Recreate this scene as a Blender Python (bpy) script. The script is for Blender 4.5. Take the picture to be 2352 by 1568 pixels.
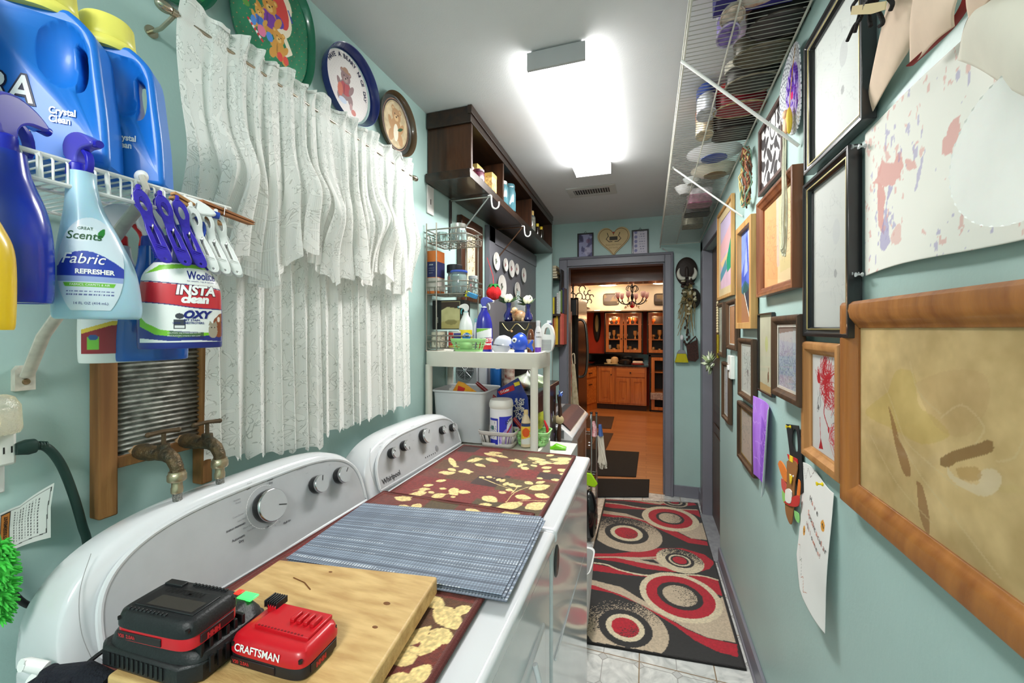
import bpy, bmesh, math, random
import numpy as np
from mathutils import Vector, Matrix, Euler
random.seed(7); RNG=np.random.default_rng(7)
for o in list(bpy.data.objects): bpy.data.objects.remove(o)
SC=bpy.context.scene; COL=SC.collection; PI=math.pi
# ---------------------------------------------------------------- camera, world, lights, exposure
CAMZ=1.451; FP=929.0; TH=math.atan(308/FP); CT=math.cos(TH); ST=math.sin(TH)
cam=bpy.data.cameras.new('camera'); co=bpy.data.objects.new('camera',cam); COL.objects.link(co)
co.location=(0,0,CAMZ); co.rotation_euler=(PI/2,0,TH)
cam.sensor_width=36; cam.lens=FP/2352*36; cam.shift_y=-29/2352; cam.clip_start=.02; cam.clip_end=60
SC.camera=co
SC.view_settings.view_transform='Standard'; SC.view_settings.look='None'
SC.view_settings.gamma=1; SC.view_settings.exposure=0.52
wd=bpy.data.worlds.new('world'); SC.world=wd; wd.use_nodes=True
wd.node_tree.nodes['Background'].inputs[0].default_value=(.62,.74,.6,1)
wd.node_tree.nodes['Background'].inputs[1].default_value=.25
def light(name,kind,loc,power,col,rot=(0,0,0),sx=.1,sy=.1,spread=None):
    l=bpy.data.lights.new(name,kind); l.energy=power; l.color=col
    if kind=='AREA':
        l.shape='RECTANGLE'; l.size=sx; l.size_y=sy
        if spread: l.spread=spread
    else: l.shadow_soft_size=sx
    o=bpy.data.objects.new(name,l); COL.objects.link(o); o.location=loc; o.rotation_euler=rot; return o
# the tube fixture on the ceiling, a fill light added behind the camera, the kitchen's lamps
light('tube_glow','AREA',(-.30,1.925,2.360),16,(1,.985,.96),(0,0,0),.17,1.0)
light('rear_fill_light','AREA',(-.15,-.75,2.36),33,(1,.99,.97),(math.radians(22),0,0),.5,.9)
light('kitchen_ceiling_glow','AREA',(-.2,5.6,2.14),12,(1,.80,.58),(0,0,0),1.2,2.0)
light('kitchen_cabinet_glow','POINT',(-.6,6.9,2.0),7,(1,.72,.46),sx=.08)
# ---------------------------------------------------------------- helpers
def P(u,v,x=None,y=None,z=None):      # where the line of sight through a point of the photo meets a real plane
    d=(-FP*ST+CT*(u-1176),FP*CT+ST*(u-1176),755-v)
    t=x/d[0] if x is not None else y/d[1] if y is not None else (z-CAMZ)/d[2]
    return Vector((d[0]*t,d[1]*t,CAMZ+d[2]*t))
def lin(c):
    c=np.asarray(c,dtype=float)/255.
    return np.where(c<=.04045,c/12.92,((c+.055)/1.055)**2.4)
MC={}
def mat(c,r=.5,metal=0,var=0,scale=8,bump=0,bs=60,emit=0,trans=0,alpha=1,ior=1.45,coat=0,stretch=None,c2=None,sss=0,key='',spec=None):
    k=(tuple(c),r,metal,var,scale,bump,bs,emit,trans,alpha,coat,stretch,tuple(c2) if c2 else None,sss,key,spec)
    if k in MC: return MC[k]
    m=bpy.data.materials.new('m%d'%len(MC)); m.use_nodes=True; nt=m.node_tree; N=nt.nodes; L=nt.links
    b=N['Principled BSDF']; cl=tuple(lin(c))+(1,)
    b.inputs['Base Color'].default_value=cl; b.inputs['Roughness'].default_value=r; b.inputs['Metallic'].default_value=metal
    b.inputs['IOR'].default_value=ior
    if spec is not None: b.inputs['Specular IOR Level'].default_value=spec
    if trans: b.inputs['Transmission Weight'].default_value=trans
    if alpha<1: b.inputs['Alpha'].default_value=alpha
    if coat: b.inputs['Coat Weight'].default_value=coat; b.inputs['Coat Roughness'].default_value=.08
    if sss: b.inputs['Subsurface Weight'].default_value=sss; b.inputs['Subsurface Scale'].default_value=.01
    if emit: b.inputs['Emission Color'].default_value=cl; b.inputs['Emission Strength'].default_value=emit
    tc=N.new('ShaderNodeTexCoord'); mp=N.new('ShaderNodeMapping'); L.new(tc.outputs['Object'],mp.inputs[0])
    if stretch: mp.inputs['Scale'].default_value=stretch
    n=N.new('ShaderNodeTexNoise'); n.inputs['Scale'].default_value=scale; n.inputs['Detail'].default_value=5; L.new(mp.outputs[0],n.inputs[0])
    vv=var if var else .04
    mx=N.new('ShaderNodeMix'); mx.data_type='RGBA'
    d2=tuple(lin(c2))+(1,) if c2 else tuple(min(1,q*(1-2*vv)) for q in cl[:3])+(1,)
    d1=cl if c2 else tuple(min(1,q*(1+vv*.6)) for q in cl[:3])+(1,)
    mx.inputs['A'].default_value=d1; mx.inputs['B'].default_value=d2
    rp=N.new('ShaderNodeMapRange'); rp.inputs[1].default_value=.35; rp.inputs[2].default_value=.68
    L.new(n.outputs[0],rp.inputs[0]); L.new(rp.outputs[0],mx.inputs['Factor']); L.new(mx.outputs['Result'],b.inputs['Base Color'])
    if bump:
        n2=N.new('ShaderNodeTexNoise'); n2.inputs['Scale'].default_value=bs; n2.inputs['Detail'].default_value=3; L.new(mp.outputs[0],n2.inputs[0])
        bp=N.new('ShaderNodeBump'); bp.inputs['Strength'].default_value=bump; bp.inputs['Distance'].default_value=.004
        L.new(n2.outputs[0],bp.inputs['Height']); L.new(bp.outputs[0],b.inputs['Normal'])
    MC[k]=m; return m
def wood(c,c2,r=.45,axis='z',scale=3,coat=0,bump=.15):
    s={'x':(1,16,16),'y':(16,1,16),'z':(16,16,1)}[axis]
    return mat(c,r,c2=c2,scale=scale,stretch=s,bump=bump,bs=6,coat=coat)
def vcm(r=.6,metal=0,coat=0,bump=0,bs=900,sheen=0,key='',trl=0):
    k=('vc',r,metal,coat,bump,bs,sheen,key,trl)
    if k in MC: return MC[k]
    m=bpy.data.materials.new('vc%d'%len(MC)); m.use_nodes=True; nt=m.node_tree; N=nt.nodes; L=nt.links
    b=N['Principled BSDF']; a=N.new('ShaderNodeAttribute'); a.attribute_name='Col'
    L.new(a.outputs['Color'],b.inputs['Base Color'])
    b.inputs['Roughness'].default_value=r; b.inputs['Metallic'].default_value=metal; b.inputs['Coat Weight'].default_value=coat; b.inputs['Coat Roughness'].default_value=.05
    if sheen: b.inputs['Sheen Weight'].default_value=sheen
    tc=N.new('ShaderNodeTexCoord'); n2=N.new('ShaderNodeTexNoise'); n2.inputs['Scale'].default_value=bs; L.new(tc.outputs['Object'],n2.inputs[0])
    bp=N.new('ShaderNodeBump'); bp.inputs['Strength'].default_value=bump if bump else .03; bp.inputs['Distance'].default_value=.002
    L.new(n2.outputs[0],bp.inputs['Height']); L.new(bp.outputs[0],b.inputs['Normal'])
    MC[k]=m; return m
INFO={}
def thing(name,label,cat,loc=(0,0,0),rot=0,group=None,rx=0,ry=0):
    o=bpy.data.objects.new(name,None); COL.objects.link(o); o.location=loc; o.rotation_euler=(rx,ry,rot)
    o.empty_display_size=.02; o['label']=label; o['category']=cat
    if group: o['group']=group
    o['mw']=0; del o['mw']
    INFO[o.name]=Matrix.LocRotScale(Vector(loc),Euler((rx,ry,rot)),None)
    return o
def WM(o):
    m=Matrix.Identity(4)
    while o is not None:
        m=Matrix.LocRotScale(o.location,o.rotation_euler,o.scale)@m; o=o.parent
    return m
class B:
    def __init__(s,M=None): s.bm=bmesh.new(); s.mi=0; s.M=M
    def _fin(s,vs,fs):
        for f in fs: f.material_index=s.mi
        if s.M is not None: bmesh.ops.transform(s.bm,matrix=s.M,verts=vs)
        return s
    def poly(s,pts):
        vs=[s.bm.verts.new(p) for p in pts]; return s._fin(vs,[s.bm.faces.new(vs)])
    def box(s,x0,x1,y0,y1,z0,z1,M=None):
        x0,x1=min(x0,x1),max(x0,x1); y0,y1=min(y0,y1),max(y0,y1); z0,z1=min(z0,z1),max(z0,z1)
        c=[Vector((x,y,z)) for z in (z0,z1) for y in (y0,y1) for x in (x0,x1)]
        if M is not None: c=[M@p for p in c]
        vs=[s.bm.verts.new(p) for p in c]
        fs=[s.bm.faces.new([vs[i] for i in f]) for f in ((0,2,3,1),(4,5,7,6),(0,1,5,4),(2,6,7,3),(0,4,6,2),(1,3,7,5))]
        return s._fin(vs,fs)
    def hexa(s,c):
        vs=[s.bm.verts.new(p) for p in c]
        fs=[s.bm.faces.new([vs[i] for i in f]) for f in ((0,2,3,1),(4,5,7,6),(0,1,5,4),(2,6,7,3),(0,4,6,2),(1,3,7,5))]
        return s._fin(vs,fs)
    def rings(s,rs,cap=True,closed=False,cyc=True):
        R=[[s.bm.verts.new(p) for p in r] for r in rs]; n=len(R[0]); fs=[]
        for i in range(len(R) if closed else len(R)-1):
            a,b=R[i],R[(i+1)%len(R)]
            for j in range(n if cyc else n-1):
                k=(j+1)%n
                try: fs.append(s.bm.faces.new((a[j],a[k],b[k],b[j])))
                except ValueError: pass
        if cap and not closed and cyc:
            fs.append(s.bm.faces.new(list(reversed(R[0])))); fs.append(s.bm.faces.new(R[-1]))
        return s._fin([v for r in R for v in r],fs)
    def tube(s,pts,r,n=8,closed=False,cap=True,flat=None):
        pts=[Vector(p) for p in pts]; m=len(pts); rs=[]; up=None
        for i,p in enumerate(pts):
            if closed: t=pts[(i+1)%m]-pts[i-1]
            else: t=pts[min(i+1,m-1)]-pts[max(i-1,0)]
            if t.length<1e-9: t=Vector((0,0,1))
            t.normalize()
            if up is None:
                up=Vector((0,0,1)) if abs(t.z)<.9 else Vector((1,0,0))
            a=(up-t*up.dot(t))
            if a.length<1e-6: a=t.orthogonal()
            a.normalize(); up=a; b=t.cross(a); rr=r[i] if isinstance(r,(list,tuple)) else r
            fl=flat or 1
            rs.append([p+a*rr*math.cos(2*PI*k/n)*fl+b*rr*math.sin(2*PI*k/n) for k in range(n)])
        return s.rings(rs,cap,closed)
    def cyl(s,p,q,r0,r1=None,n=20,flat=None): return s.tube([p,q],[r0,r0 if r1 is None else r1],n,flat=flat)
    def lathe(s,prof,n=24,M=None,cap=True):     # profile of (r,z) round z
        M=M or Matrix.Identity(4)
        return s.rings([[M@Vector((r*math.cos(2*PI*k/n),r*math.sin(2*PI*k/n),z)) for k in range(n)] for r,z in prof],cap)
    def loft(s,secs,n=32,e=2.,cap=True):        # sections of (z,cx,cy,rx,ry)
        rs=[]
        for z,cx,cy,rx,ry in secs:
            r=[]
            for k in range(n):
                a=2*PI*k/n; c,d=math.cos(a),math.sin(a)
                r.append(Vector((cx+rx*math.copysign(abs(c)**(2/e),c),cy+ry*math.copysign(abs(d)**(2/e),d),z)))
            rs.append(r)
        return s.rings(rs,cap)
    def ell(s,c,r,M=None,n=20,m=12):
        M=M or Matrix.Identity(4); rs=[]
        for i in range(m+1):
            a=-PI/2+PI*i/m; a=max(-PI/2+.02,min(PI/2-.02,a))
            rs.append([Vector(c)+M@Vector((r[0]*math.cos(a)*math.cos(2*PI*k/n),r[1]*math.cos(a)*math.sin(2*PI*k/n),r[2]*math.sin(a))) for k in range(n)])
        return s.rings(rs,True)
    def prism(s,pts,d,f,holes=()):              # outline in 2D, thickness d along the frame's third axis; f(a,b,c)->xyz
        bm2=bmesh.new(); es=[]
        for lp in [pts]+list(holes):
            vv=[bm2.verts.new((p[0],p[1],0)) for p in lp]
            es+=[bm2.edges.new((vv[i],vv[(i+1)%len(vv)])) for i in range(len(vv))]
        bmesh.ops.triangle_fill(bm2,edges=es,use_beauty=True,use_dissolve=not holes)
        bm2.verts.ensure_lookup_table(); bm2.verts.index_update()
        n=len(bm2.verts); base=[v.co.copy() for v in bm2.verts]
        v0=[s.bm.verts.new(f(p.x,p.y,0)) for p in base]; v1=[s.bm.verts.new(f(p.x,p.y,d)) for p in base]; fs=[]
        for fc in bm2.faces:
            ix=[v.index for v in fc.verts]
            fs.append(s.bm.faces.new([v0[i] for i in reversed(ix)])); fs.append(s.bm.faces.new([v1[i] for i in ix]))
        for e in bm2.edges:
            if len(e.link_faces)==1:
                a,b=e.verts[0].index,e.verts[1].index; fs.append(s.bm.faces.new((v0[a],v0[b],v1[b],v1[a])))
        bm2.free(); s._fin(v0+v1,fs); return s
    def grid(s,nu,nv,f,cyc=False):
        return s.rings([[Vector(f(j/(nu if cyc else nu-1),i/(nv-1))) for j in range(nu)] for i in range(nv)],False,False,cyc)
def add(name,b,mats,parent=None,label=None,cat=None,group=None,kind=None,smooth=True,bev=0,seg=2,world=False,sol=0,sub=0,ang=40):
    bm=b.bm
    bmesh.ops.recalc_face_normals(bm,faces=bm.faces)
    if parent is not None and world:
        bmesh.ops.transform(bm,matrix=WM(parent).inverted(),verts=bm.verts)
    off=Vector((0,0,0))
    if parent is None:
        xs=[v.co for v in bm.verts]
        off=Vector(((min(v.x for v in xs)+max(v.x for v in xs))/2,(min(v.y for v in xs)+max(v.y for v in xs))/2,min(v.z for v in xs)))
        bmesh.ops.translate(bm,vec=-off,verts=bm.verts)
    if smooth:
        for f in bm.faces: f.smooth=True
        for e in bm.edges:
            if len(e.link_faces)==2 and e.calc_face_angle(0)>math.radians(ang): e.smooth=False
    me=bpy.data.meshes.new(name); bm.to_mesh(me); bm.free()
    return reg(name,me,mats,parent,label,cat,group,kind,off,bev,seg,sol,sub)
def reg(name,me,mats,parent=None,label=None,cat=None,group=None,kind=None,off=(0,0,0),bev=0,seg=2,sol=0,sub=0):
    if not isinstance(mats,(list,tuple)): mats=[mats]
    for m in mats: me.materials.append(m)
    o=bpy.data.objects.new(name,me); COL.objects.link(o); o.location=off
    if parent is not None: o.parent=parent
    if label: o['label']=label
    if cat: o['category']=cat
    if group: o['group']=group
    if kind: o['kind']=kind
    if sub: md=o.modifiers.new('sub','SUBSURF'); md.levels=sub; md.render_levels=sub
    if sol: md=o.modifiers.new('sol','SOLIDIFY'); md.thickness=sol; md.offset=0
    if bev:
        md=o.modifiers.new('bev','BEVEL'); md.width=bev; md.segments=seg; md.limit_method='ANGLE'; md.angle_limit=math.radians(50)
    return o
def copy_tree(o,loc=None,rot=None,label=None,parent=None,group=None):
    c=o.copy(); COL.objects.link(c)
    if parent is not None: c.parent=parent
    if loc is not None: c.location=loc
    if rot is not None: c.rotation_euler=rot
    if label: c['label']=label
    if group: c['group']=group
    for ch in [q for q in list(bpy.data.objects) if q.parent is o]: copy_tree(ch,parent=c)
    return c
# ---- painted colour fields: a numpy canvas in metres turned into a coloured mesh
class Cv:
    def __init__(s,w,h,res,bg,vary=0):
        s.w,s.h=w,h; s.nx=max(4,int(w/res)+1); s.ny=max(4,int(h/res)+1)
        s.X,s.Y=np.meshgrid(np.linspace(0,w,s.nx),np.linspace(0,h,s.ny))
        s.a=np.empty((s.ny,s.nx,3)); s.a[:]=bg
        if vary: s.a*=1+vary*(s.noise(w/4,3)[...,None]-.5)
    def noise(s,size,seed=0,ar=1.):
        r=np.random.default_rng(seed); out=0; amp=1; tot=0
        for k in range(3):
            sx=size/2**k; sy=sx*ar; gx=int(s.w/sx)+3; gy=int(s.h/sy)+3; g=r.random((gy,gx))
            fx=s.X/sx; fy=s.Y/sy; ix=fx.astype(int); iy=fy.astype(int); tx=fx-ix; ty=fy-iy; tx=tx*tx*(3-2*tx); ty=ty*ty*(3-2*ty)
            out=out+amp*((g[iy,ix]*(1-tx)+g[iy,ix+1]*tx)*(1-ty)+(g[iy+1,ix]*(1-tx)+g[iy+1,ix+1]*tx)*ty); tot+=amp; amp*=.5
        return out/tot
    def put(s,m,col,al=1.):
        s.a[m]=s.a[m]*(1-al)+np.array(col,float)*al; return s
    def ell(s,cx,cy,rx,ry,col,rot=0,al=1.,wob=0):
        c,d=math.cos(rot),math.sin(rot); x=(s.X-cx)*c+(s.Y-cy)*d; y=-(s.X-cx)*d+(s.Y-cy)*c
        q=(x/rx)**2+(y/ry)**2
        if wob: q=q+wob*(s.noise(min(rx,ry)*.7,int(cx*997)%90)-.5)
        return s.put(q<1,col,al)
    def leaf(s,x0,y0,x1,y1,w,col,al=1.):
        L=math.hypot(x1-x0,y1-y0)+1e-9; ux,uy=(x1-x0)/L,(y1-y0)/L; t=((s.X-x0)*ux+(s.Y-y0)*uy)/L; d=np.abs(-(s.X-x0)*uy+(s.Y-y0)*ux)
        tt=np.clip(t,0,1); return s.put((t>0)&(t<1)&(d<w*np.sin(PI*tt)**.7*(1.15-.3*tt)),col,al)
    def pol(s,pts,col,al=1.):
        m=np.zeros(s.X.shape,bool); n=len(pts)
        for i in range(n):
            x0,y0=pts[i][0],pts[i][1]; x1,y1=pts[(i+1)%n][0],pts[(i+1)%n][1]
            if abs(y1-y0)<1e-12: continue
            c=((s.Y>=min(y0,y1))&(s.Y<max(y0,y1)))&(s.X<(x1-x0)*(s.Y-y0)/(y1-y0)+x0); m^=c
        return s.put(m,col,al)
    def line(s,pts,w,col,al=1.):
        m=np.zeros(s.X.shape,bool)
        for i in range(len(pts)-1):
            x0,y0=pts[i][0],pts[i][1]; dx,dy=pts[i+1][0]-x0,pts[i+1][1]-y0; L=dx*dx+dy*dy+1e-12
            t=np.clip(((s.X-x0)*dx+(s.Y-y0)*dy)/L,0,1); w_=w[i] if isinstance(w,(list,tuple)) else w
            m|=((s.X-x0-t*dx)**2+(s.Y-y0-t*dy)**2)<w_*w_
        return s.put(m,col,al)
    def speck(s,m,col,dens,seed=1):
        return s.put(m&(np.random.default_rng(seed).random(s.X.shape)<dens),col)
def curve(pts,n=8):          # smooth a polyline
    out=[]; m=len(pts)
    for i in range(m-1):
        p0=pts[max(i-1,0)]; p1=pts[i]; p2=pts[i+1]; p3=pts[min(i+2,m-1)]
        for k in range(n):
            t=k/n; out.append(tuple(.5*((2*b)+(-a+c)*t+(2*a-5*b+4*c-d)*t*t+(-a+3*b-3*c+d)*t**3) for a,b,c,d in zip(p0,p1,p2,p3)))
    out.append(tuple(pts[-1])); return out
def cvmesh(name,cv,f,m,parent=None,world=False,mask=None,**k):
    X,Y,Z=f(cv.X,cv.Y); V=np.stack([X+0*cv.X,Y+0*cv.X,Z+0*cv.X],-1).reshape(-1,3)
    idx=np.arange(cv.nx*cv.ny).reshape(cv.ny,cv.nx)
    Q=np.stack([idx[:-1,:-1],idx[:-1,1:],idx[1:,1:],idx[1:,:-1]],-1).reshape(-1,4)
    C=np.concatenate([lin(np.clip(cv.a,0,255)),np.ones(cv.a.shape[:2]+(1,))],-1).reshape(-1,4)
    if mask is not None:
        mk=mask.reshape(-1); Q=Q[mk[Q].all(1)]; used=np.unique(Q); rm=np.zeros(len(V),int); rm[used]=np.arange(len(used)); V=V[used]; C=C[used]; Q=rm[Q]
    off=Vector((0,0,0))
    if parent is not None and world:
        M=np.array(WM(parent).inverted()); V=V@M[:3,:3].T+M[:3,3]
    if parent is None:
        lo=V.min(0); hi=V.max(0); off=Vector(((lo[0]+hi[0])/2,(lo[1]+hi[1])/2,lo[2])); V=V-np.array(off)
    me=bpy.data.meshes.new(name); me.vertices.add(len(V)); me.vertices.foreach_set('co',V.ravel())
    me.loops.add(len(Q)*4); me.loops.foreach_set('vertex_index',Q.ravel().astype(np.int32))
    me.polygons.add(len(Q)); me.polygons.foreach_set('loop_start',np.arange(len(Q),dtype=np.int32)*4); me.polygons.foreach_set('loop_total',np.full(len(Q),4,dtype=np.int32))
    me.update(calc_edges=True); me.validate()
    at=me.color_attributes.new('Col','FLOAT_COLOR','POINT'); at.data.foreach_set('color',C.astype(np.float32).ravel())
    me.polygons.foreach_set('use_smooth',np.ones(len(me.polygons),dtype=bool)); me.update()
    return reg(name,me,m,parent,off=off,**k)
def text(b,s,size,f,ox=0,oy=0,bold=0,shear=0,sx=1,align='LEFT',mi=None,sp=1.,cuts=0):
    cu=bpy.data.curves.new('t','FONT'); cu.body=s; cu.size=size; cu.align_x=align; cu.shear=shear; cu.offset=bold; cu.resolution_u=3; cu.space_character=sp
    ob=bpy.data.objects.new('t',cu); me=ob.to_mesh(); bt=bmesh.new(); bt.from_mesh(me); ob.to_mesh_clear()
    bpy.data.objects.remove(ob); bpy.data.curves.remove(cu)
    if cuts: bmesh.ops.subdivide_edges(bt,edges=bt.edges,cuts=cuts)
    bt.verts.ensure_lookup_table(); bt.verts.index_update()
    vs=[b.bm.verts.new(f(v.co.x*sx+ox,v.co.y+oy)) for v in bt.verts]; fs=[]
    for fc in bt.faces:
        try: fs.append(b.bm.faces.new([vs[v.index] for v in fc.verts]))
        except ValueError: pass
    o=b.mi
    if mi is not None: b.mi=mi
    b._fin(vs,fs); b.mi=o; bt.free(); return b
def apply_bool(ob,cuts):
    for c in cuts:
        md=ob.modifiers.new('b','BOOLEAN'); md.operation='DIFFERENCE'; md.object=c; md.solver='EXACT'
    bpy.context.view_layer.update(); dg=bpy.context.evaluated_depsgraph_get()
    me=bpy.data.meshes.new_from_object(ob.evaluated_get(dg)); ob.modifiers.clear(); ob.data=me
    for p in me.polygons: p.use_smooth=True
    for c in cuts: bpy.data.objects.remove(c)
def facing(o):    # rotation about z that turns a thing's front (-y) to the given world direction
    return math.atan2(o[1],o[0])+PI/2
BLACK=mat((22,22,24),.45); WHITE=mat((238,238,236),.4); CHROME=mat((200,200,200),.18,1); STEEL=mat((150,148,142),.35,1)
# ---------------------------------------------------------------- room shell
XL,XR,YB,YF,ZC=-.96,.437,-1.35,3.78,2.44
TEAL=mat((172,200,195),.42,var=.03,scale=2.5,bump=.12,bs=90)
GREY=mat((124,124,134),.38,var=.03,bump=.06,bs=50)
CEIL=mat((214,215,216),.9,var=.01,bump=.15,bs=220)
def st(name,b,m,**k): k.setdefault('smooth',False); return add(name,b,m,kind='structure',**k)
b=B(); WY0,WY1,WZ0,WZ1=.70,1.32,1.22,1.98
b.box(XL-.1,XL,YB,WY0,0,ZC); b.box(XL-.1,XL,WY1,YF,0,ZC); b.box(XL-.1,XL,WY0,WY1,0,WZ0); b.box(XL-.1,XL,WY0,WY1,WZ1,ZC)
st('wall_left',b,TEAL)
b=B(); b.box(XL-.07,XL-.04,WY0,WY1,WZ0,WZ0+.04).box(XL-.07,XL-.04,WY0,WY1,WZ1-.04,WZ1).box(XL-.07,XL-.04,WY0,WY0+.04,WZ0,WZ1).box(XL-.07,XL-.04,WY1-.04,WY1,WZ0,WZ1).box(XL-.07,XL-.04,WY0,WY1,1.58,1.62)
w1=st('window_1',b,mat((225,225,220),.5))
add('window_pane',B().box(XL-.058,XL-.054,WY0+.03,WY1-.03,WZ0+.03,WZ1-.03),mat((200,215,205),.1,alpha=.35),w1,world=True)
# right wall with the doorway near its far end
DY0,DY1,DZ=2.80,3.46,2.06
b=B(); b.box(XR,XR+.1,YB,DY0,0,ZC).box(XR,XR+.1,DY1,YF,0,ZC).box(XR,XR+.1,DY0,DY1,DZ,ZC); st('wall_right',b,TEAL)
b=B(); b.box(.415,XR+.05,DY1-.014,DY1+.1,0,DZ+.08).box(.415,XR,DY0-.02,DY1+.1,DZ,DZ+.09); st('trim_3',b,GREY,bev=.004)
DBR=wood((92,66,50),(62,44,34),.35,'z',2)
b=B(); b.box(.487,.52,DY0,DY1-.015,.01,DZ); 
for z0,z1 in ((.15,.75),(.85,1.35),(1.45,1.95)):
    b.box(.478,.485,DY0+.1,DY1-.1,z0,z1); b.box(.472,.478,DY0+.16,DY1-.16,z0+.06,z1-.06)
d=st('door_1',b,DBR,bev=.004)
b=B(); b.box(.40,.60,DY0-.02,DY1,0,.012); st('trim_4',b,mat((150,152,156),.45,var=.1,scale=30),bev=.003)
# far wall with the open doorway to the kitchen
OX0,OX1,OZ=-.704,.155,2.035
b=B(); b.box(XL-.1,OX0,YF,YF+.12,0,ZC).box(OX1,XR+.1,YF,YF+.12,0,ZC).box(OX0,OX1,YF,YF+.12,OZ,ZC); st('wall_far',b,TEAL)
b=B(); b.box(OX1,OX1+.07,YF-.022,YF,0,OZ+.08).box(OX0-.075,OX0,YF-.022,YF,0,OZ+.08).box(OX0,OX1,YF-.022,YF,OZ,OZ+.08)
b.box(OX1-.012,OX1,YF,YF+.12,0,OZ).box(OX0,OX0+.012,YF,YF+.12,0,OZ).box(OX0,OX1,YF,YF+.12,OZ-.012,OZ)
b.tube([(OX1+.06,YF-.026,0),(OX1+.06,YF-.026,OZ+.08)],.011).tube([(OX0-.07,YF-.026,OZ+.072),(OX1+.07,YF-.026,OZ+.072)],.012)
st('trim_1',b,GREY,bev=.005)
# short return wall that carries the end of the cupboard, with the bookshelf niche behind it
st('wall_return',B().box(XL,-.79,3.5,3.54,0,ZC),TEAL)
st('wall_back',B().box(XL-.1,XR+.1,YB-.1,YB,0,ZC),TEAL)
st('ceiling',B().box(XL-.1,XR+.1,YB-.1,YF+.12,ZC,ZC+.1),CEIL)
b=B(); b.box(XR-.014,XR,YB,DY0-.02,0,.10).box(XR-.02,XR,YB,DY0-.02,0,.02); st('baseboard_right',b,GREY,bev=.003)
b=B(); b.box(OX1+.07,XR,YF-.014,YF,0,.10).box(XR-.014,XR,DY1+.1,YF,0,.10); st('baseboard_far',b,GREY,bev=.003)
b=B(); b.box(XL,XL+.014,YB,YF,0,.10); st('baseboard_left',b,GREY,bev=.003)
# vinyl floor: marbled cut-corner tiles with small lozenges
def floor_mat():
    m=bpy.data.materials.new('vinyl_tile'); m.use_nodes=True; nt=m.node_tree; N=nt.nodes; L=nt.links; b=N['Principled BSDF']
    g=N.new('ShaderNodeNewGeometry'); sp=N.new('ShaderNodeSeparateXYZ'); L.new(g.outputs['Position'],sp.inputs[0])
    def M(op,a,c=None):
        n=N.new('ShaderNodeMath'); n.operation=op
        for i,v in enumerate((a,c)):
            if v is None: continue
            if isinstance(v,(int,float)): n.inputs[i].default_value=v
            else: L.new(v,n.inputs[i])
        return n.outputs[0]
    def cell(o,off,p): return M('ABSOLUTE',M('SUBTRACT',M('FRACT',M('DIVIDE',M('ADD',o,off),p)),.5))
    ax=cell(sp.outputs[0],10*.1525-.124+.07625,.1525); ay=cell(sp.outputs[1],10*.1525+.07625,.1525)   # .5 at cell centre edge
    dd=M('ADD',ax,ay)                              # 0 at lozenge centre
    ring=M('LESS_THAN',M('ABSOLUTE',M('SUBTRACT',dd,.14)),.016)
    line=M('MULTIPLY',M('LESS_THAN',M('MINIMUM',ax,ay),.011),M('GREATER_THAN',dd,.14))
    bx=cell(sp.outputs[0],10*.305-.124-.1525,.305); by=cell(sp.outputs[1],10*.305-.02,.305)
    seam=M('GREATER_THAN',M('MAXIMUM',bx,by),.492)
    n=N.new('ShaderNodeTexNoise'); n.inputs['Scale'].default_value=9; n.inputs['Detail'].default_value=8; n.inputs['Distortion'].default_value=2.5
    rp=N.new('ShaderNodeValToRGB'); e=rp.color_ramp.elements
    e[0].position=.3; e[0].color=tuple(lin((178,180,178)))+(1,); e[1].position=.62; e[1].color=tuple(lin((222,222,218)))+(1,); L.new(g.outputs['Position'],n.inputs[0]); L.new(n.outputs[0],rp.inputs[0])
    def mix(f,a,c):
        x=N.new('ShaderNodeMix'); x.data_type='RGBA'; L.new(f,x.inputs['Factor']); L.new(a,x.inputs['A']); x.inputs['B'].default_value=tuple(lin(c))+(1,); return x.outputs['Result']
    c=mix(M('LESS_THAN',dd,.125),rp.outputs[0],(190,190,188)); c=mix(M('MAXIMUM',ring,line),c,(158,156,152)); c=mix(seam,c,(140,118,92))
    L.new(c,b.inputs['Base Color']); b.inputs['Roughness'].default_value=.28; return m
st('floor',B().box(XL-.1,XR+.2,YB-.1,YF+.02,-.05,0),floor_mat())
# ---------------------------------------------------------------- ceiling lamp and vent
def lamp(label,x0,x1,y0,y1,em):
    t=thing('ceiling_light',label,'light',((x0+x1)/2,(y0+y1)/2,ZC),0)
    w=x1-x0; l=y1-y0; d=mat((255,255,252),.4,emit=em,key='lamp'); e=mat((176,177,178),.5,key='endcap')
    add('base_pan',B().box(-w/2+.012,w/2-.012,-l/2+.004,l/2-.004,-.012,0),e,t)
    add('diffuser',B().box(-w/2,w/2,-l/2+.006,l/2-.006,-.068,-.010),d,t,bev=.006)
    add('end_cap',B().box(-w/2-.001,w/2+.001,-l/2-.006,-l/2+.006,-.070,-.008),e,t)
    add('end_cap',B().box(-w/2-.001,w/2+.001,l/2-.006,l/2+.006,-.070,-.008),mat((235,235,235),.5),t)
    return t
lamp('long white fluorescent ceiling fixture glowing in the middle of the ceiling',-.402,-.198,1.39,2.46,10)
lamp('white fluorescent ceiling fixture over the near end of the room',-.40,.10,-1.2,-.30,2)  # unseen housing for the added fill light, brightens the near end
t=thing('ceiling_vent','small white louvred ceiling vent behind the glowing light','vent',(-.37,2.93,ZC))
add('frame',B().prism([(-.17,-.10),(.17,-.10),(.17,.10),(-.17,.10)],.008,lambda a,b_,c:(a,b_,-c),[[(-.125,-.055),(.125,-.055),(.125,.055),(-.125,.055)]]),mat((196,196,192),.5),t,bev=.002)
add('backing',B().box(-.125,.125,-.055,.055,-.002,0),BLACK,t)
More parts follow.
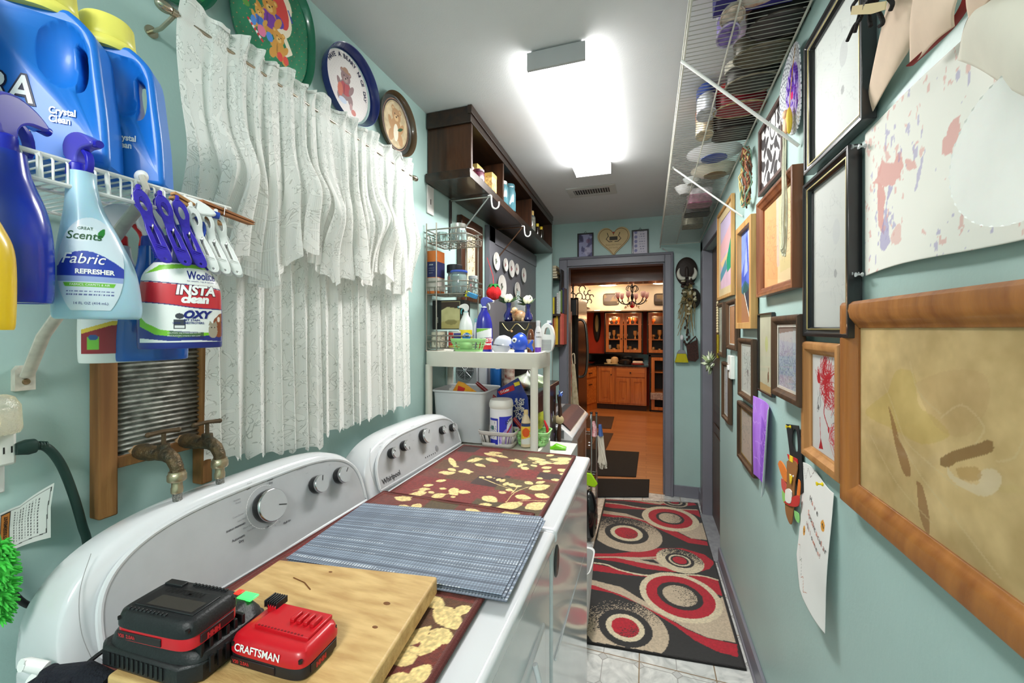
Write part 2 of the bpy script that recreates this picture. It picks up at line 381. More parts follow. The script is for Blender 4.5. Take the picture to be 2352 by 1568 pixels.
for k in range(14):
    x=-.115+.23*k/13; add('louvre',B().box(-.002,.002,-.055,.055,-.008,0,Matrix.Translation((x,0,0))@Matrix.Rotation(.5,4,'Y')),mat((180,180,176),.5),t)
# ---------------------------------------------------------------- runner rug
RED=(176,26,44); CHAR=(44,42,42); TAN=(190,172,148); CRM=(212,198,168)
ry0,ry1=1.86,3.74
def rg(u,v): p=P(u,v,z=.01); return (p.x+.33,p.y-ry0)
cv=Cv(.735,ry1-ry0,.004,CHAR)
def Z8(x,y): return (1200+x*.2985,1100+y*.2985)
def R8(*pts): return [rg(*Z8(x,y)) for x,y in pts]
N1=cv.noise(.006,5); N2=cv.noise(.5,8)
cv.pol(R8((500,790),(560,785),(720,830),(960,950),(1100,1060),(1260,1150),(1420,1220),(1650,1270),(1660,1370),(1500,1325),(1330,1240),(1180,1130),(900,960),(700,880),(500,840)),RED)
cv.pol(R8((1240,1030),(1420,1010),(1540,900),(1640,1260),(1420,1215),(1250,1140),(1100,1050)),TAN)
cv.pol(R8((500,770),(560,780),(760,830),(940,940),(1100,1050),(1180,1100),(1000,1010),(760,890),(560,820),(500,810)),TAN)
cv.pol(R8((500,640),(700,680),(900,740),(1200,745),(1380,745),(1500,770),(1540,900),(1480,880),(1330,770),(1050,760),(800,735),(560,705),(500,700)),RED)
cv.line(R8(*curve([(500,640),(640,655),(760,700),(960,740),(1200,735),(1380,745),(1500,775)])),.007,CRM)
cv.pol(R8((500,570),(680,572),(900,555),(1050,530),(1230,530),(1400,580),(1480,640),(1440,690),(1340,722),(1150,715),(950,690),(760,640),(500,600)),RED)
cv.line(R8(*curve([(500,602),(700,598),(900,605),(1030,600)])),.007,TAN); cv.pol(R8((700,598),(900,608),(1040,612),(1100,680),(900,640)),TAN); cv.pol(R8((900,618),(1010,618),(1060,655)),CHAR)
cv.pol(R8((500,245),(650,255),(860,300),(1040,345),(1180,400),(1280,450),(1420,480),(1430,512),(1280,490),(1150,430),(980,350),(760,300),(500,270)),RED)
cv.pol(R8((500,230),(620,240),(800,265),(960,320),(1100,355),(1150,365),(1000,335),(820,290),(600,262),(500,250)),TAN)
cv.pol(R8((1150,362),(1300,355),(1400,330),(1430,470),(1300,455),(1200,405)),TAN)
cv.pol(R8((560,175),(800,200),(1000,228),(1200,228),(1360,240),(1380,300),(1320,270),(1150,240),(900,232),(700,222),(560,200)),RED)
cv.line(R8(*curve([(560,176),(750,192),(920,222),(1100,228),(1340,236)])),.009,TAN)
cv.pol(R8((590,145),(800,135),(1050,150),(1110,175),(1300,165),(1340,200),(1240,208),(1000,195),(780,165),(600,160)),RED)
cv.pol(R8((760,150),(1000,155),(1100,180),(1060,196),(900,170)),TAN); cv.pol(R8((960,160),(1030,162),(1060,180)),CHAR)
def circ(xc,yc,xr,cols,fr,vr=1.0):
    c=rg(*Z8(xc,yc)); e=rg(*Z8(xr,yc)); r=abs(e[0]-c[0])
    for col,k in zip(cols,fr): cv.ell(c[0],c[1],r*k,r*k*vr,col,wob=.05)
    return c,r
def speckle(c,r,k0,k1,dirx,diry,col):
    x=(cv.X-c[0]); y=(cv.Y-c[1]); q=np.hypot(x,y)/r; g=(x*dirx+y*diry)/r
    cv.put((q<k1)&(q>k0)&(RNG.random(cv.X.shape)<np.clip(.1+.9*g,0,.95)),col)
c,r=circ(790,1140,1120,(TAN,CHAR,CRM,RED),(1,.64,.46,.33)); speckle(c,r,.64,1,-.5,1.0,CHAR); speckle(c,r,0,.33,.6,-.6,CHAR)
c,r=circ(1210,895,1520,(CRM,RED,CHAR,TAN),(1,.84,.56,.42)); speckle(c,r,0,.42,.7,.2,CHAR)
c,r=circ(800,415,1075,(TAN,CHAR,CRM,RED),(1,.62,.46,.33)); speckle(c,r,.62,1,-.3,1.1,CHAR); speckle(c,r,0,.33,.6,-.3,CHAR)
c,r=circ(1135,300,1350,(CRM,RED,CHAR,TAN),(1,.78,.5,.4)); speckle(c,r,0,.4,.8,.1,CHAR)
c,r=circ(1210,625,1390,(CRM,CHAR,CRM,CHAR,RED),(1,.6,.47,.38,.3)); speckle(c,r,.6,1,.2,1,CHAR)
circ(1170,176,1270,(TAN,CHAR,TAN,CHAR,RED),(1,.85,.6,.45,.35))
cv.a*=(.86+.28*N1)[...,None]; e=.010
ln=.015+.098*(cv.X-.085); lf=3.50-ry0+.29*(cv.X+.015)*.78
rm=(cv.Y>ln)&(cv.Y<lf); cv.put((cv.X<e)|(cv.X>cv.w-e)|(cv.Y<ln+e)|(cv.Y>lf-e),(30,28,28))
t=thing('runner_rug','black red and tan runner rug with swirls and circles along the aisle floor','rug',(.06,2.36,0))
RUGM=vcm(.95,bump=.5,bs=500,sheen=.2,key='rug')
shear=lambda X,Y:(X-.30+ (Y/cv.h)*(.0), Y+ry0)
cvmesh('pile',cv,lambda X,Y:(X-.33,Y+ry0,.010+.0015*np.sin(Y*7)*np.sin(X*9)),RUGM,t,world=True,mask=rm)
add('backing',B().prism([(-.329,ry0+.008),(.404,ry0+.080),(.404,3.668),(-.329,3.502)],.0075,lambda a,b_,c:(a,b_,.001+c)),mat((34,32,32),.9),t,world=True)
# ---------------------------------------------------------------- left wall: wire shelf with bottles
WW=mat((236,236,232),.35,coat=.3)
t=thing('wire_shelf','white coated wire shelf on the left wall holding two blue detergent jugs','shelf',(-.8,.1,1.655))
b=B(); z=1.650
for k in range(58): 
    y=-.25+k*.0127+.006; b.tube([(XL+.01,y,z),(-.655,y,z),(-.651,y,z-.004),(-.650,y,z-.030)],.0014,5)
add('deck_wires',b,WW,t,world=True,kind='stuff')
b=B()
for y in (-.25,.487): b.tube([(XL+.01,y,z-.004),(-.655,y,z-.004)],.0028,8)
b.tube([(-.655,-.26,z+.0005),(-.655,.49,z+.0005)],.0030).tube([(-.650,-.26,z-.030),(-.650,.49,z-.030)],.0030).tube([(XL+.012,-.26,z-.004),(XL+.012,.49,z-.004)],.0028).tube([(-.80,-.26,z-.004),(-.80,.49,z-.004)],.0028)
add('rail',b,WW,t,world=True)
b=B()
for k in range(21): 
    y=.480-k*.0305; b.tube([(-.654,y,z+.001),(-.650,y,z-.030)],.0026,6)
add('lip_wires',b,WW,t,world=True,kind='stuff')
b=B(); b.tube([(-.945,.372,1.375),(-.90,.372,1.44),(-.70,.371,1.60),(-.66,.371,1.628)],.0085,10,flat=.6)
b.prism([(.360,1.352),(.383,1.352),(.383,1.385),(.378,1.392),(.365,1.392),(.360,1.385)],.012,lambda a,c,d:(XL+d,a,c))
b.tube([(-.655,.366,1.622),(-.645,.366,1.64),(-.655,.366,1.660)],.004)
add('brace',b,mat((205,198,184),.5,var=.1,scale=60),t,world=True,label='scuffed off-white diagonal brace')
add('screw',B().lathe([(.0005,0),(.0045,.0),(.005,.001),(.004,.003),(.001,.0025)],14,Matrix.Translation((XL+.012,.372,1.366))@Matrix.Rotation(PI/2,4,'Y')),mat((150,130,100),.4,1),t,world=True)
b=B(); b.ell((-.665,.371,1.662),(.010,.007,.009)); add('clip',b,WW,t,world=True)

BLU=mat((24,118,216),.38,coat=.12,sss=.05,var=.02); YEL=mat((244,236,112),.35)
def jug(label,ox,oy,full):
    t=thing('detergent_jug',label,'jug',(ox,oy,1.6585),math.atan2(.69,.72),group=None)
    out=curve([(-.190,.004),(-.196,.05),(-.195,.11),(-.180,.150),(-.135,.180),(-.108,.192)],4)+curve([(-.040,.192),(-.026,.180),(-.014,.160),(-.008,.11),(-.003,.06),(-.0005,.004)],4)+[(-.004,.0),(-.186,.0)]
    b=B(); b.prism(out,.049,lambda a,c,d:(a,d,c)); body=add('body',b,BLU,t,bev=.014,seg=5)
    hole=[(-.032,.088),(-.024,.093),(-.020,.110),(-.021,.135),(-.028,.150),(-.036,.152)]+[(-.034,.12)]
    c1=add('cut',B().prism(curve(hole,3),.2,lambda a,c,d:(a,d-.07,c)),BLU,t)
    c2=add('cut',B().ell((-.045,-.014,.134),(.028,.030,.048),n=32,m=18),BLU,t); c3=add('cut',B().ell((-.045,.063,.134),(.028,.030,.048),n=32,m=18),BLU,t)
    apply_bool(body,[c1,c2,c3])
    cx=-.072; b=B(); b.lathe([(.034,.184),(.036,.189),(.034,.196),(.031,.199)],32,Matrix.Translation((cx,.0245,0))); add('neck_ring',b,YEL,t)
    b=B(); rs=[]
    for zz,r in ((.198,.0335),(.201,.035),(.206,.0335),(.228,.0315),(.232,.029),(.2325,.02)):
        rs.append([Vector((cx+(r*.9+(.0007 if k%2 and .203<zz<.231 else 0))*math.cos(2*PI*k/72),.0245+(r*.9+(.0007 if k%2 and .203<zz<.231 else 0))*math.sin(2*PI*k/72),zz)) for k in range(72)])
    b.rings(rs); add('cap',b,YEL,t)
    f=lambda x,y:(x,-.0012,y)
    # printed front: rainbow panel, name and words
    cv=Cv(.115,.125,.0006,(20,104,200)); X=cv.X; Y=cv.Y
    mask=np.zeros(X.shape,bool)
    def shape(fn):
        before=cv.a.copy(); fn(); return (np.abs(cv.a-before).sum(-1)>0)
    m=shape(lambda:cv.pol([(0,.098),(.062,.098),(.066,.104),(.066,.118),(.055,.121),(.03,.116),(0,.112)],(240,216,40))); mask|=m
    m=shape(lambda:cv.pol([(0,.105),(.02,.094),(.055,.074),(.062,.063),(.0,.063)],(232,60,36))); mask|=m
    cv.pol([(0,.099),(.02,.089),(.05,.072),(.055,.064),(.0,.064)],(240,150,40)); cv.pol([(0,.093),(.018,.084),(.042,.070),(.045,.064),(.0,.064)],(238,216,50)); cv.pol([(0,.086),(.012,.079),(.03,.068),(.03,.064),(0,.064)],(90,170,60)); cv.pol([(0,.078),(.01,.072),(.016,.064),(0,.064)],(40,130,70))
    m=shape(lambda:cv.pol(curve([(0,.005),(.04,.008),(.075,.018),(.095,.035),(.085,.043),(.05,.046),(0,.045)],4),(160,214,240))); mask|=m
    for i in range(60):
        x=random.uniform(.0,.09); y=.012+random.random()*.03; cv.ell(x,y,.0025,.0025,(214,238,250)); cv.ell(x,y,.0017,.0017,(140,204,238))
    cv.ell(.088,.038,.007,.007,(225,242,250),al=1); cv.ell(.088,.038,.0058,.0058,(90,170,225))
    cvmesh('label_print',cv,lambda X,Y:(X-.180,-.0006+0*X,Y+.022),vcm(.4),t,mask=mask)
    b=B(); b.mi=0; text(b,'XTRA',.046,lambda x,y:(x,-.0010,y),-.070,.066,bold=.0030,shear=.15,sx=.72,align='RIGHT')
    b.mi=1; text(b,'XTRA',.046,lambda x,y:(x,-.0014,y),-.070,.066,bold=.0006,shear=.15,sx=.72,align='RIGHT')
    b.mi=2; text(b,'AMAZING POWER',.0105,lambda x,y:(x,-.0014,y),-.186,.125,bold=.0003,shear=.25,sx=.85)
    b.mi=3; text(b,'PLUS',.0115,lambda x,y:(x,-.0014,y),-.135,.050,bold=.0006,shear=.2); b.mi=0; text(b,'OXI',.020,lambda x,y:(x,-.0012,y),-.104,.050,bold=.0012,sx=.8); text(b,'CLEAN',.019,lambda x,y:(x,-.0012,y),-.116,.034,bold=.0012,sx=.8)
    b.mi=1; text(b,'OXI',.020,lambda x,y:(x,-.0016,y),-.104,.050,bold=.0003,sx=.8); text(b,'CLEAN',.019,lambda x,y:(x,-.0016,y),-.116,.034,bold=.0003,sx=.8)
    b.mi=3; b.poly([(-.112,-.0013,.025),(-.072,-.0013,.025),(-.072,-.0013,.033),(-.112,-.0013,.033)]); b.mi=0; text(b,'STAINFIGHTERS',.0062,lambda x,y:(x,-.0017,y),-.110,.027,bold=.0001,sx=.8)
    b.mi=1; text(b,'Crystal',.0118,lambda x,y:(x,-.0014,y),-.056,.058,bold=.0004,sx=.72); text(b,'Clean',.0118,lambda x,y:(x,-.0014,y),-.056,.0475,bold=.0004,sx=.72)
    add('lettering',b,[mat((18,24,60),.4),mat((250,250,250),.4),mat((196,50,30),.4),mat((240,216,50),.4)],t,smooth=False)
    return t
jug('blue laundry detergent jug with yellow ribbed cap, nearer of the two on the wire shelf',-.657,.332,1)
jug('blue laundry detergent jug with yellow ribbed cap, farther of the two beside the curtain',-.666,.400,1)
# white bottle at the frame's very edge
b=B(); b.loft([(0,0,0,.045,.03),(.01,0,0,.05,.034),(.17,0,0,.05,.034),(.2,0,0,.03,.025),(.24,0,0,.016,.016)]); 
t=thing('bleach_bottle','plain white bottle standing left of the blue jugs on the wire shelf','bottle',(-.735,.205,1.658),.5)
add('body',b,WHITE,t); add('cap',B().lathe([(.018,.235),(.018,.265),(.016,.268)],20),mat((40,60,150),.4),t)

def trigger(t,z,hm,m2,lean=1,s=1.,d=1,hr=0,cx=0):          # spray head pointing along local +x*d
    R=Matrix.Translation((cx,0,0))@Matrix.Rotation(hr,4,'Z')
    q=lambda x,zz:(x*s*d,0,z+zz*s)
    add('collar',B(R).lathe([(.0155*s,z-.004*s),(.016*s,z),(.0150*s,z+.018*s),(.012*s,z+.021*s)],28),m2,t)
    b=B(R); b.prism(curve([(-.020,.035),(-.022,.055),(-.012,.072),(.010,.078),(.035,.070),(.052,.056),(.050,.048),(.030,.046),(.018,.040),(.012,.030),(.010,.018),(-.010,.018),(-.014,.028)],3),.022*s,lambda a,c,e:(a*s*d,e-.011*s,z+c*s)); add('spray_head',b,hm,t,bev=.004*s,seg=3)
    b=B(R); b.prism(curve([(.022,.046),(.034,.036),(.038,.018),(.034,.002),(.029,.003),(.031,.018),(.026,.032),(.016,.044)],2),.012*s,lambda a,c,e:(a*s*d,e-.006*s,z+c*s)); add('trigger',b,m2,t,bev=.0015*s)
    add('nozzle',B(R).cyl(q(.048,.0535),q(.060,.052),.0075*s,.007*s,14),m2,t)
class Front:    # maps (x,z) onto the front of a lofted bottle
    def __init__(s,secs,off=.0006): s.S=secs; s.o=off
    def at(s,z):
        S=s.S; z=np.asarray(z,float); zz=[q[0] for q in S]; return [np.interp(z,zz,[q[i] for q in S]) for i in (1,2,3,4)]
    def __call__(s,x,z,k=1):
        cx,cy,rx,ry=s.at(z); q=np.clip((np.asarray(x)-cx)/rx,-.995,.995); y=cy-ry*np.sqrt(1-q*q)-s.o*k
        return (cx+q*rx,y,z)
    def pt(s,k=2): return lambda x,z:Vector([float(v) for v in s(x,z,k)])
def bottle(name,label,cat,loc,rot,secs,m,e=2,**k):
    t=thing(name,label,cat,loc,rot,**k); add('body',B().loft(secs,36,e),m,t); return t
def dense(secs,n=6):
    return [tuple(p) for p in curve(secs,n)]
# fabric refresher: pale blue bottle, violet head
rf=facing((.87,-.5))
S1=dense([(0,.000,0,.0365,.022),(.004,.000,0,.0395,.024),(.02,.000,0,.040,.025),(.06,-.002,0,.0365,.024),(.10,-.007,0,.027,.021),(.135,-.012,0,.0175,.016),(.165,-.0145,0,.0135,.0135),(.178,-.0145,0,.0130,.0130)])
t=bottle('spray_bottle','pale blue fabric refresher spray bottle with violet head hanging on the wire shelf','bottle',(-.647,.316,1.463),rf,S1,mat((182,222,242),.35,trans=.12,sss=.2,coat=.2))
trigger(t,.176,mat((96,92,214),.25,trans=.2,coat=.4),mat((40,40,180),.3),d=1,s=.62,hr=-.95,cx=-.0185)
F1=Front(S1); cv=Cv(.066,.125,.0006,(214,228,240))
cv.pol(curve([(0,.05),(.01,.066),(.035,.070),(.066,.052),(.066,.04),(.0,.04)],3),(40,64,176)); cv.pol([(0,.04),(.066,.04),(.066,.052),(0,.052)],(40,64,176)); cv.pol([(0,.034),(.066,.034),(.066,.0405),(0,.0405)],(150,170,220)); cv.pol([(.008,.028),(.056,.028),(.058,.033),(.006,.033)],(118,196,60))
for k,y in enumerate((.0225,.0185)): cv.put((np.abs(cv.Y-y)<.0008)&(np.sin(cv.X*2600+k)+np.sin(cv.X*1400)>-.4)&(cv.X>.008)&(cv.X<.056),(90,100,160))
cv.leaf(.040,.086,.046,.100,.0032,(40,130,50)); cv.ell(.022,.092,.018,.010,(240,246,250),al=.5)
mk=(((cv.X-.033)/.0335)**2+((cv.Y-.050)/.062)**2)<1
cvmesh('label_print',cv,lambda X,Y:F1((X-.0375)*.86-.001,Y+.010),vcm(.35,coat=.3),t,mask=mk)
b=B(); p_=F1.pt(2); p=lambda x,y:p_(x*.86-.001,y); b.mi=0; text(b,'Scents',.0135,p,-.029,.0945,bold=.0001,shear=.2,cuts=1); text(b,'GREAT',.005,p,-.018,.106); b.mi=1; text(b,'Fabric',.0175,p,-.034,.0655,bold=.0001,shear=.3,cuts=1); text(b,'REFRESHER',.0078,p,-.020,.0535,bold=.0003,cuts=1); text(b,'FABRICS, CARPETS & AIR',.0036,p,-.025,.0392); b.mi=2; text(b,'14 FL OZ (414 mL)',.0044,p,-.022,.017)
add('lettering',b,[mat((40,90,50),.5),mat((250,250,250),.4),mat((60,70,140),.5)],t,smooth=False)
# dark blue spray bottle, further left
S2=dense([(0,0,0,.034,.028),(.005,0,0,.038,.030),(.06,0,0,.038,.031),(.10,0,0,.033,.028),(.135,0,0,.022,.021),(.16,0,0,.018,.018)])
t=bottle('spray_bottle','dark blue see-through spray bottle hanging left of the fabric refresher','bottle',(-.653,.238,1.480),rf,S2,mat((28,62,205),.2,trans=.35,coat=.4))
add('liquid',B().loft([(z_,cx,cy,rx*.93,ry*.93) for z_,cx,cy,rx,ry in S2 if .004<z_<.062]),mat((10,90,140),.1,trans=.3),t)
trigger(t,.162,mat((96,92,200),.2,trans=.3,coat=.5),mat((30,40,170),.3),d=1,s=.80,hr=.95)
S3=dense([(0,0,0,.030,.022),(.004,0,0,.034,.024),(.07,0,0,.034,.024),(.10,0,0,.026,.02),(.12,0,0,.016,.016),(.14,0,0,.014,.014)])
t=bottle('spray_bottle','yellow spray bottle hanging at the left edge of the picture','bottle',(-.617,.199,1.452),rf,S3,mat((250,205,30),.3,coat=.3)); trigger(t,.142,mat((240,240,240),.3),mat((220,60,50),.3),d=-1,s=.8)
b=B(); F3=Front(S3)
for k in range(7): text(b,'caution irritant keep out of reach',.003,F3.pt(2),-.024,.085-.008*k)
add('lettering',b,mat((150,110,20),.5),t,smooth=False)
# pet stain cleaner, and the two bottles behind it
S4=dense([(0,0,0,.045,.024),(.004,0,0,.0485,.027),(.05,0,0,.0485,.028),(.085,0,0,.046,.027),(.105,-.002,0,.040,.024),(.13,-.004,0,.022,.018),(.16,-.004,0,.016,.016)])
rw=facing((.90,-.45))
t=bottle('cleaner_bottle','white and red pet stain cleaner bottle hanging below the plastic clips','bottle',(-.645,.410,1.424),rw,S4,mat((36,48,130),.3,coat=.3)); trigger(t,.162,mat((240,240,240),.3),mat((40,70,170),.3),d=1,s=.75)
F4=Front(S4); W=.092; cv=Cv(W,.112,.0006,(238,238,236)); X,Y=cv.X,cv.Y
cv.pol([(0,.056)]+curve([(0,.084),(.03,.082),(.06,.080),(W,.077)],3)+[(W,.048),(.06,.049),(.03,.053),(0,.056)],(206,34,48))
cv.line(curve([(0,.085),(.03,.083),(.06,.081),(W,.078)],3),.0007,(40,40,110)); cv.line(curve([(0,.056),(.03,.053),(.06,.049),(W,.048)],3),.0007,(40,40,110))
cv.pol([(0,0),(W,0),(W,.016),(.08,.014),(.05,.013),(.02,.018),(.006,.027),(0,.036)],(124,196,40)); cv.pol([(0,0),(W,0),(W,.011),(.07,.009),(.04,.007),(.015,.011),(0,.022)],(32,44,130)); cv.pol([(0,0),(W,0),(.06,.003),(.03,.002),(0,.006)],(232,232,232))
cv.pol([(.005,.095),(.02,.108),(.05,.112),(W,.112),(W,.106),(.05,.106),(.025,.102)],(124,196,40))
cv.pol([(.034,.019),(.047,.019),(.047,.032),(.034,.032)],(60,60,70)); cv.ell(.0405,.037,.005,.004,(60,60,70)); cv.pol([(.035,.020),(.046,.020),(.046,.024),(.035,.024)],(225,225,225))
cv.ell(.088,.022,.0085,.016,(140,70,34),wob=.4); cv.ell(.091,.035,.006,.008,(150,78,40),rot=-.5); cv.ell(.0875,.033,.002,.004,(235,225,215)); cv.ell(.080,.016,.006,.011,(170,158,140),wob=.4); cv.pol([(.074,.024),(.076,.031),(.080,.026),(.084,.031),(.086,.023)],(160,150,132)); cv.ell(.078,.021,.0008,.001,(30,30,30)); cv.ell(.082,.021,.0008,.001,(30,30,30)); cv.ell(.092,.029,.001,.0012,(20,20,20))
cv.pol([(.030,.008),(.068,.005),(.068,.014),(.030,.0165)],(40,44,80),al=.6)
cvmesh('label_print',cv,lambda X,Y:F4(X-W/2,Y+.008),vcm(.35,coat=.3),t)
b=B(); p=F4.pt(2); b.mi=0; text(b,'Woolite',.0165,p,.003,.0985,bold=.0004,sx=.62,cuts=1); text(b,'for carpets, rugs & upholstery',.0030,p,.003,.0945); b.mi=1; text(b,'INSTA',.0185,p,-.010,.076,bold=.0008,shear=.15,sx=.9,cuts=1); text(b,'clean',.0155,p,-.004,.0645,bold=.0010,shear=.15,cuts=1); b.mi=2; p=F4.pt(1.4); text(b,'INSTA',.0185,p,-.010,.0757,bold=.0016,shear=.15,sx=.9,cuts=1)
p=F4.pt(2); b.mi=0; text(b,'with',.003,p,.004,.0525); text(b,'OXY',.0145,p,-.002,.0425,bold=.0008,shear=.25,cuts=1); text(b,'PET STAIN',.0040,p,-.001,.038,bold=.0001); text(b,'DESTROYERS',.0040,p,-.001,.034,bold=.0001); text(b,'SAFER',.0034,p,-.0135,.034); b.mi=1; text(b,'CAUTION: may irritate eyes and skin',.0024,p,-.0185,.0205); text(b,'PRECAUCION: irritante a ojos y piel',.0024,p,-.0185,.0165)
bm_=b; add('lettering',b,[mat((26,36,120),.5),mat((250,250,250),.4),mat((90,20,40),.5)],t,smooth=False)
S5=dense([(0,0,0,.040,.028),(.005,0,0,.044,.03),(.06,0,0,.042,.03),(.10,0,0,.032,.025),(.14,0,0,.018,.018),(.17,0,0,.015,.015)])
t=bottle('cleaner_bottle','clear blue spray bottle hanging behind the pet stain cleaner','bottle',(-.715,.412,1.405),rw,S5,mat((30,110,215),.1,trans=.5,coat=.4)); trigger(t,.17,mat((240,240,240),.3),mat((40,70,170),.3),d=1,s=.8)
S6=dense([(0,0,0,.036,.026),(.005,0,0,.040,.028),(.07,0,0,.040,.028),(.11,0,0,.034,.025),(.15,0,0,.018,.018),(.17,0,0,.015,.015)])
t=bottle('cleaner_bottle','red and white labelled cleaner bottle hanging in front of the washboard post','bottle',(-.745,.385,1.404),rw,S6,mat((226,226,222),.3,coat=.3)); trigger(t,.17,mat((240,240,240),.3),mat((200,40,40),.3),d=1,s=.8)
F6=Front(S6); cv=Cv(.072,.10,.0009,(228,228,226)); cv.pol([(0,0),(.072,0),(.072,.045),(.03,.04),(0,.028)],(150,30,42)); cv.pol([(0,.028),(.03,.04),(.072,.045),(.072,.050),(.03,.046),(0,.034)],(226,190,60)); cv.pol([(0,.060),(.072,.074),(.072,.1),(0,.1)],(226,44,44),al=1); cv.pol([(.006,.006),(.018,.006),(.018,.024),(.006,.024)],(120,190,60)); cv.ell(.012,.023,.005,.004,(40,80,140))
cvmesh('label_print',cv,lambda X,Y:F6(X-.036,Y+.012),vcm(.35),t)
b=B(); text(b,'Removes',.008,F6.pt(2),-.010,.085,bold=.0003); text(b,'Tough',.008,F6.pt(2),-.010,.077,bold=.0003); text(b,'Grease',.008,F6.pt(2),-.010,.069,bold=.0003); add('lettering',b,mat((24,24,30),.5),t,smooth=False)
# plastic clips hooked on the lip of the shelf
def plastic_clip(m,label,x,y,z,lean,group):
    t=thing('plastic_clip',label,'clip',(x,y,z),rf+.15,group=group,rx=0,ry=0)
    for sgn,nm in ((1,'jaw'),(-1,'jaw')):
        out=curve([(-.0025,.000),(-.007,-.006),(-.0085,-.018),(-.0065,-.028),(-.0055,-.040),(-.0075,-.052),(-.0080,-.078),(-.0075,-.088),(-.0035,-.0935),(.0035,-.0935),(.0075,-.088),(.0080,-.078),(.0075,-.052),(.0055,-.040),(.0065,-.028),(.0085,-.018),(.007,-.006),(.0025,0)],2)
        h1=[(.0035*math.cos(a*PI/6),-.018+.0085*math.sin(a*PI/6)) for a in range(12)]; h2=[(-.0018,-.046),(.0018,-.046),(.0018,-.070),(-.0018,-.070)]; h3=[(.0016*math.cos(a*PI/4),-.0885+.0016*math.sin(a*PI/4)) for a in range(8)]
        A=Matrix.Rotation(.20*sgn,4,'Z')
        def f(a,c,d,s=sgn): 
            yy=-s*(.0105 - .0075*math.exp(-((c+.040)/.016)**2)+ (.004 if c<-.075 else 0)); return (a+lean*c*(-1)+(.010 if s<0 else 0)*(-c/.09),yy+d-.0015,c)
        add('jaw',B().prism(out,.003,f,[h1,h2,h3]),m,t,bev=.0006)
        b=B()
        for k in range(6): b.box(-.0055,.0055,-.0006,.0006,-.0006,.0006,Matrix.Translation((lean*(.071+k*.0028),-sgn*.0123-.0025*sgn,-.071-k*.0028)) @Matrix.Rotation(.3,4,'Y'))
        add('grip_ribs',b,m,t)
    b=B(); b.tube([(lean*.05,.006*math.cos(a),-.046+.006*math.sin(a)) for a in [k*PI/5 for k in range(-2,13)]],.0009,6); add('spring',b,mat((150,150,150),.3,1),t)
    b=B(); b.tube([(0,-.0105,-.002),(0,-.009,.004),(0,.009,.004),(0,.0105,-.002)],.0028,8); add('bridge',b,m,t)
    return t
VIO=mat((58,40,176),.35,coat=.2,var=.08,scale=200); WPL=mat((240,240,238),.3,coat=.2)
for i,(y0,l) in enumerate(((.352,'leftmost violet plastic clip on the shelf lip, beside the pale blue bottle'),(.377,'middle one of the three violet plastic clips'),(.398,'violet plastic clip next to the white ones'))): plastic_clip(VIO,l,-.640,y0,1.634,.30,'violet plastic clips')
for i,(y0,l) in enumerate(((.416,'white plastic clip next to the violet ones'),(.434,'middle one of the three white plastic clips'),(.453,'rightmost white plastic clip at the end of the shelf lip'))): plastic_clip(WPL,l,-.640,y0,1.630,.30,'white plastic clips')
def pin(label,a,c,m):
    a=Vector(a); c=Vector(c); L=(c-a).length; d=(c-a).normalized(); up=Vector((0,0,1)); s=d.cross(up).normalized(); up=s.cross(d)
    R=Matrix((d,s,up)).transposed().to_4x4(); t=thing('clothespin',label,'clothespin',a); t.rotation_euler=R.to_euler()
    for sg in (1,-1):
        o=[(0,.0012),(0,.0055),(L*.6,.0045),(L*.93,.0040),(L,.0014),(L*.95,.0006),(L*.6,.0006),(L*.35,.0010)]
        b=B(); b.prism(o,.010,lambda p,q,r,sg=sg:(p,r-.005,q*sg)); add('prong',b,m,t,bev=.0005)
    b=B()
    for x in (L*.30,L*.72,L*.78): b.box(x,x+.0012,-.0053,.0053,-.0058,.0058)
    b2=B(); b2.tube([(L*.38,.0056,.006),(L*.38,-.0056,.006)],.0007,6).tube([(L*.38,.0056,-.006),(L*.38,-.0056,-.006)],.0007,6).tube([(L*.38,.0056,.006),(L*.38,.0056,-.006)],.0007,6).tube([(L*.38,-.0056,.006),(L*.38,-.0056,-.006)],.0007,6); b.bm.free(); add('spring',b2,mat((150,150,150),.3,1),t)
PW=wood((208,160,104),(176,122,72),.6,'x',6)
pin('pale wooden clothespin clipped to the shelf lip above the white clips',(-.636,.391,1.640),(-.636,.464,1.616),PW)
pin('darker wooden clothespin clipped at the end of the shelf lip',(-.640,.432,1.641),(-.640,.520,1.631),wood((180,116,66),(150,90,48),.6,'x',6))
# ---------------------------------------------------------------- washboard, taps, socket
OAK=wood((158,112,62),(112,72,36),.7,'z',2,bump=.4)
t=thing('washboard','old wooden washboard with ribbed metal scrubbing face hanging on the left wall','washboard',(XL+.02,.55,1.11))
for y0,y1 in ((.453,.481),(.628,.652)): add('post',B().box(XL+.004,XL+.034,y0,y1,1.108,1.60),OAK,t,world=True,bev=.003)
for z0,z1 in ((1.192,1.214),(1.42,1.56)): add('rail',B().box(XL+.010,XL+.030,.481,.628,z0,z1),OAK,t,world=True,bev=.002)
b=B(); b.grid(2,200,lambda u,v:(XL+.022+.0044*math.cos(v*2*PI*21),.480+.149*u,1.213+.208*v)); add('metal_face',b,mat((182,180,172),.45,.4,c2=(112,110,102),scale=40,bump=.4,bs=120),t,world=True,sol=.001,ang=80)
BR=mat((112,92,64),.5,.6,c2=(70,66,56),scale=60,bump=.8,bs=160); NI=mat((182,168,140),.35,.8,bump=.3,bs=100)
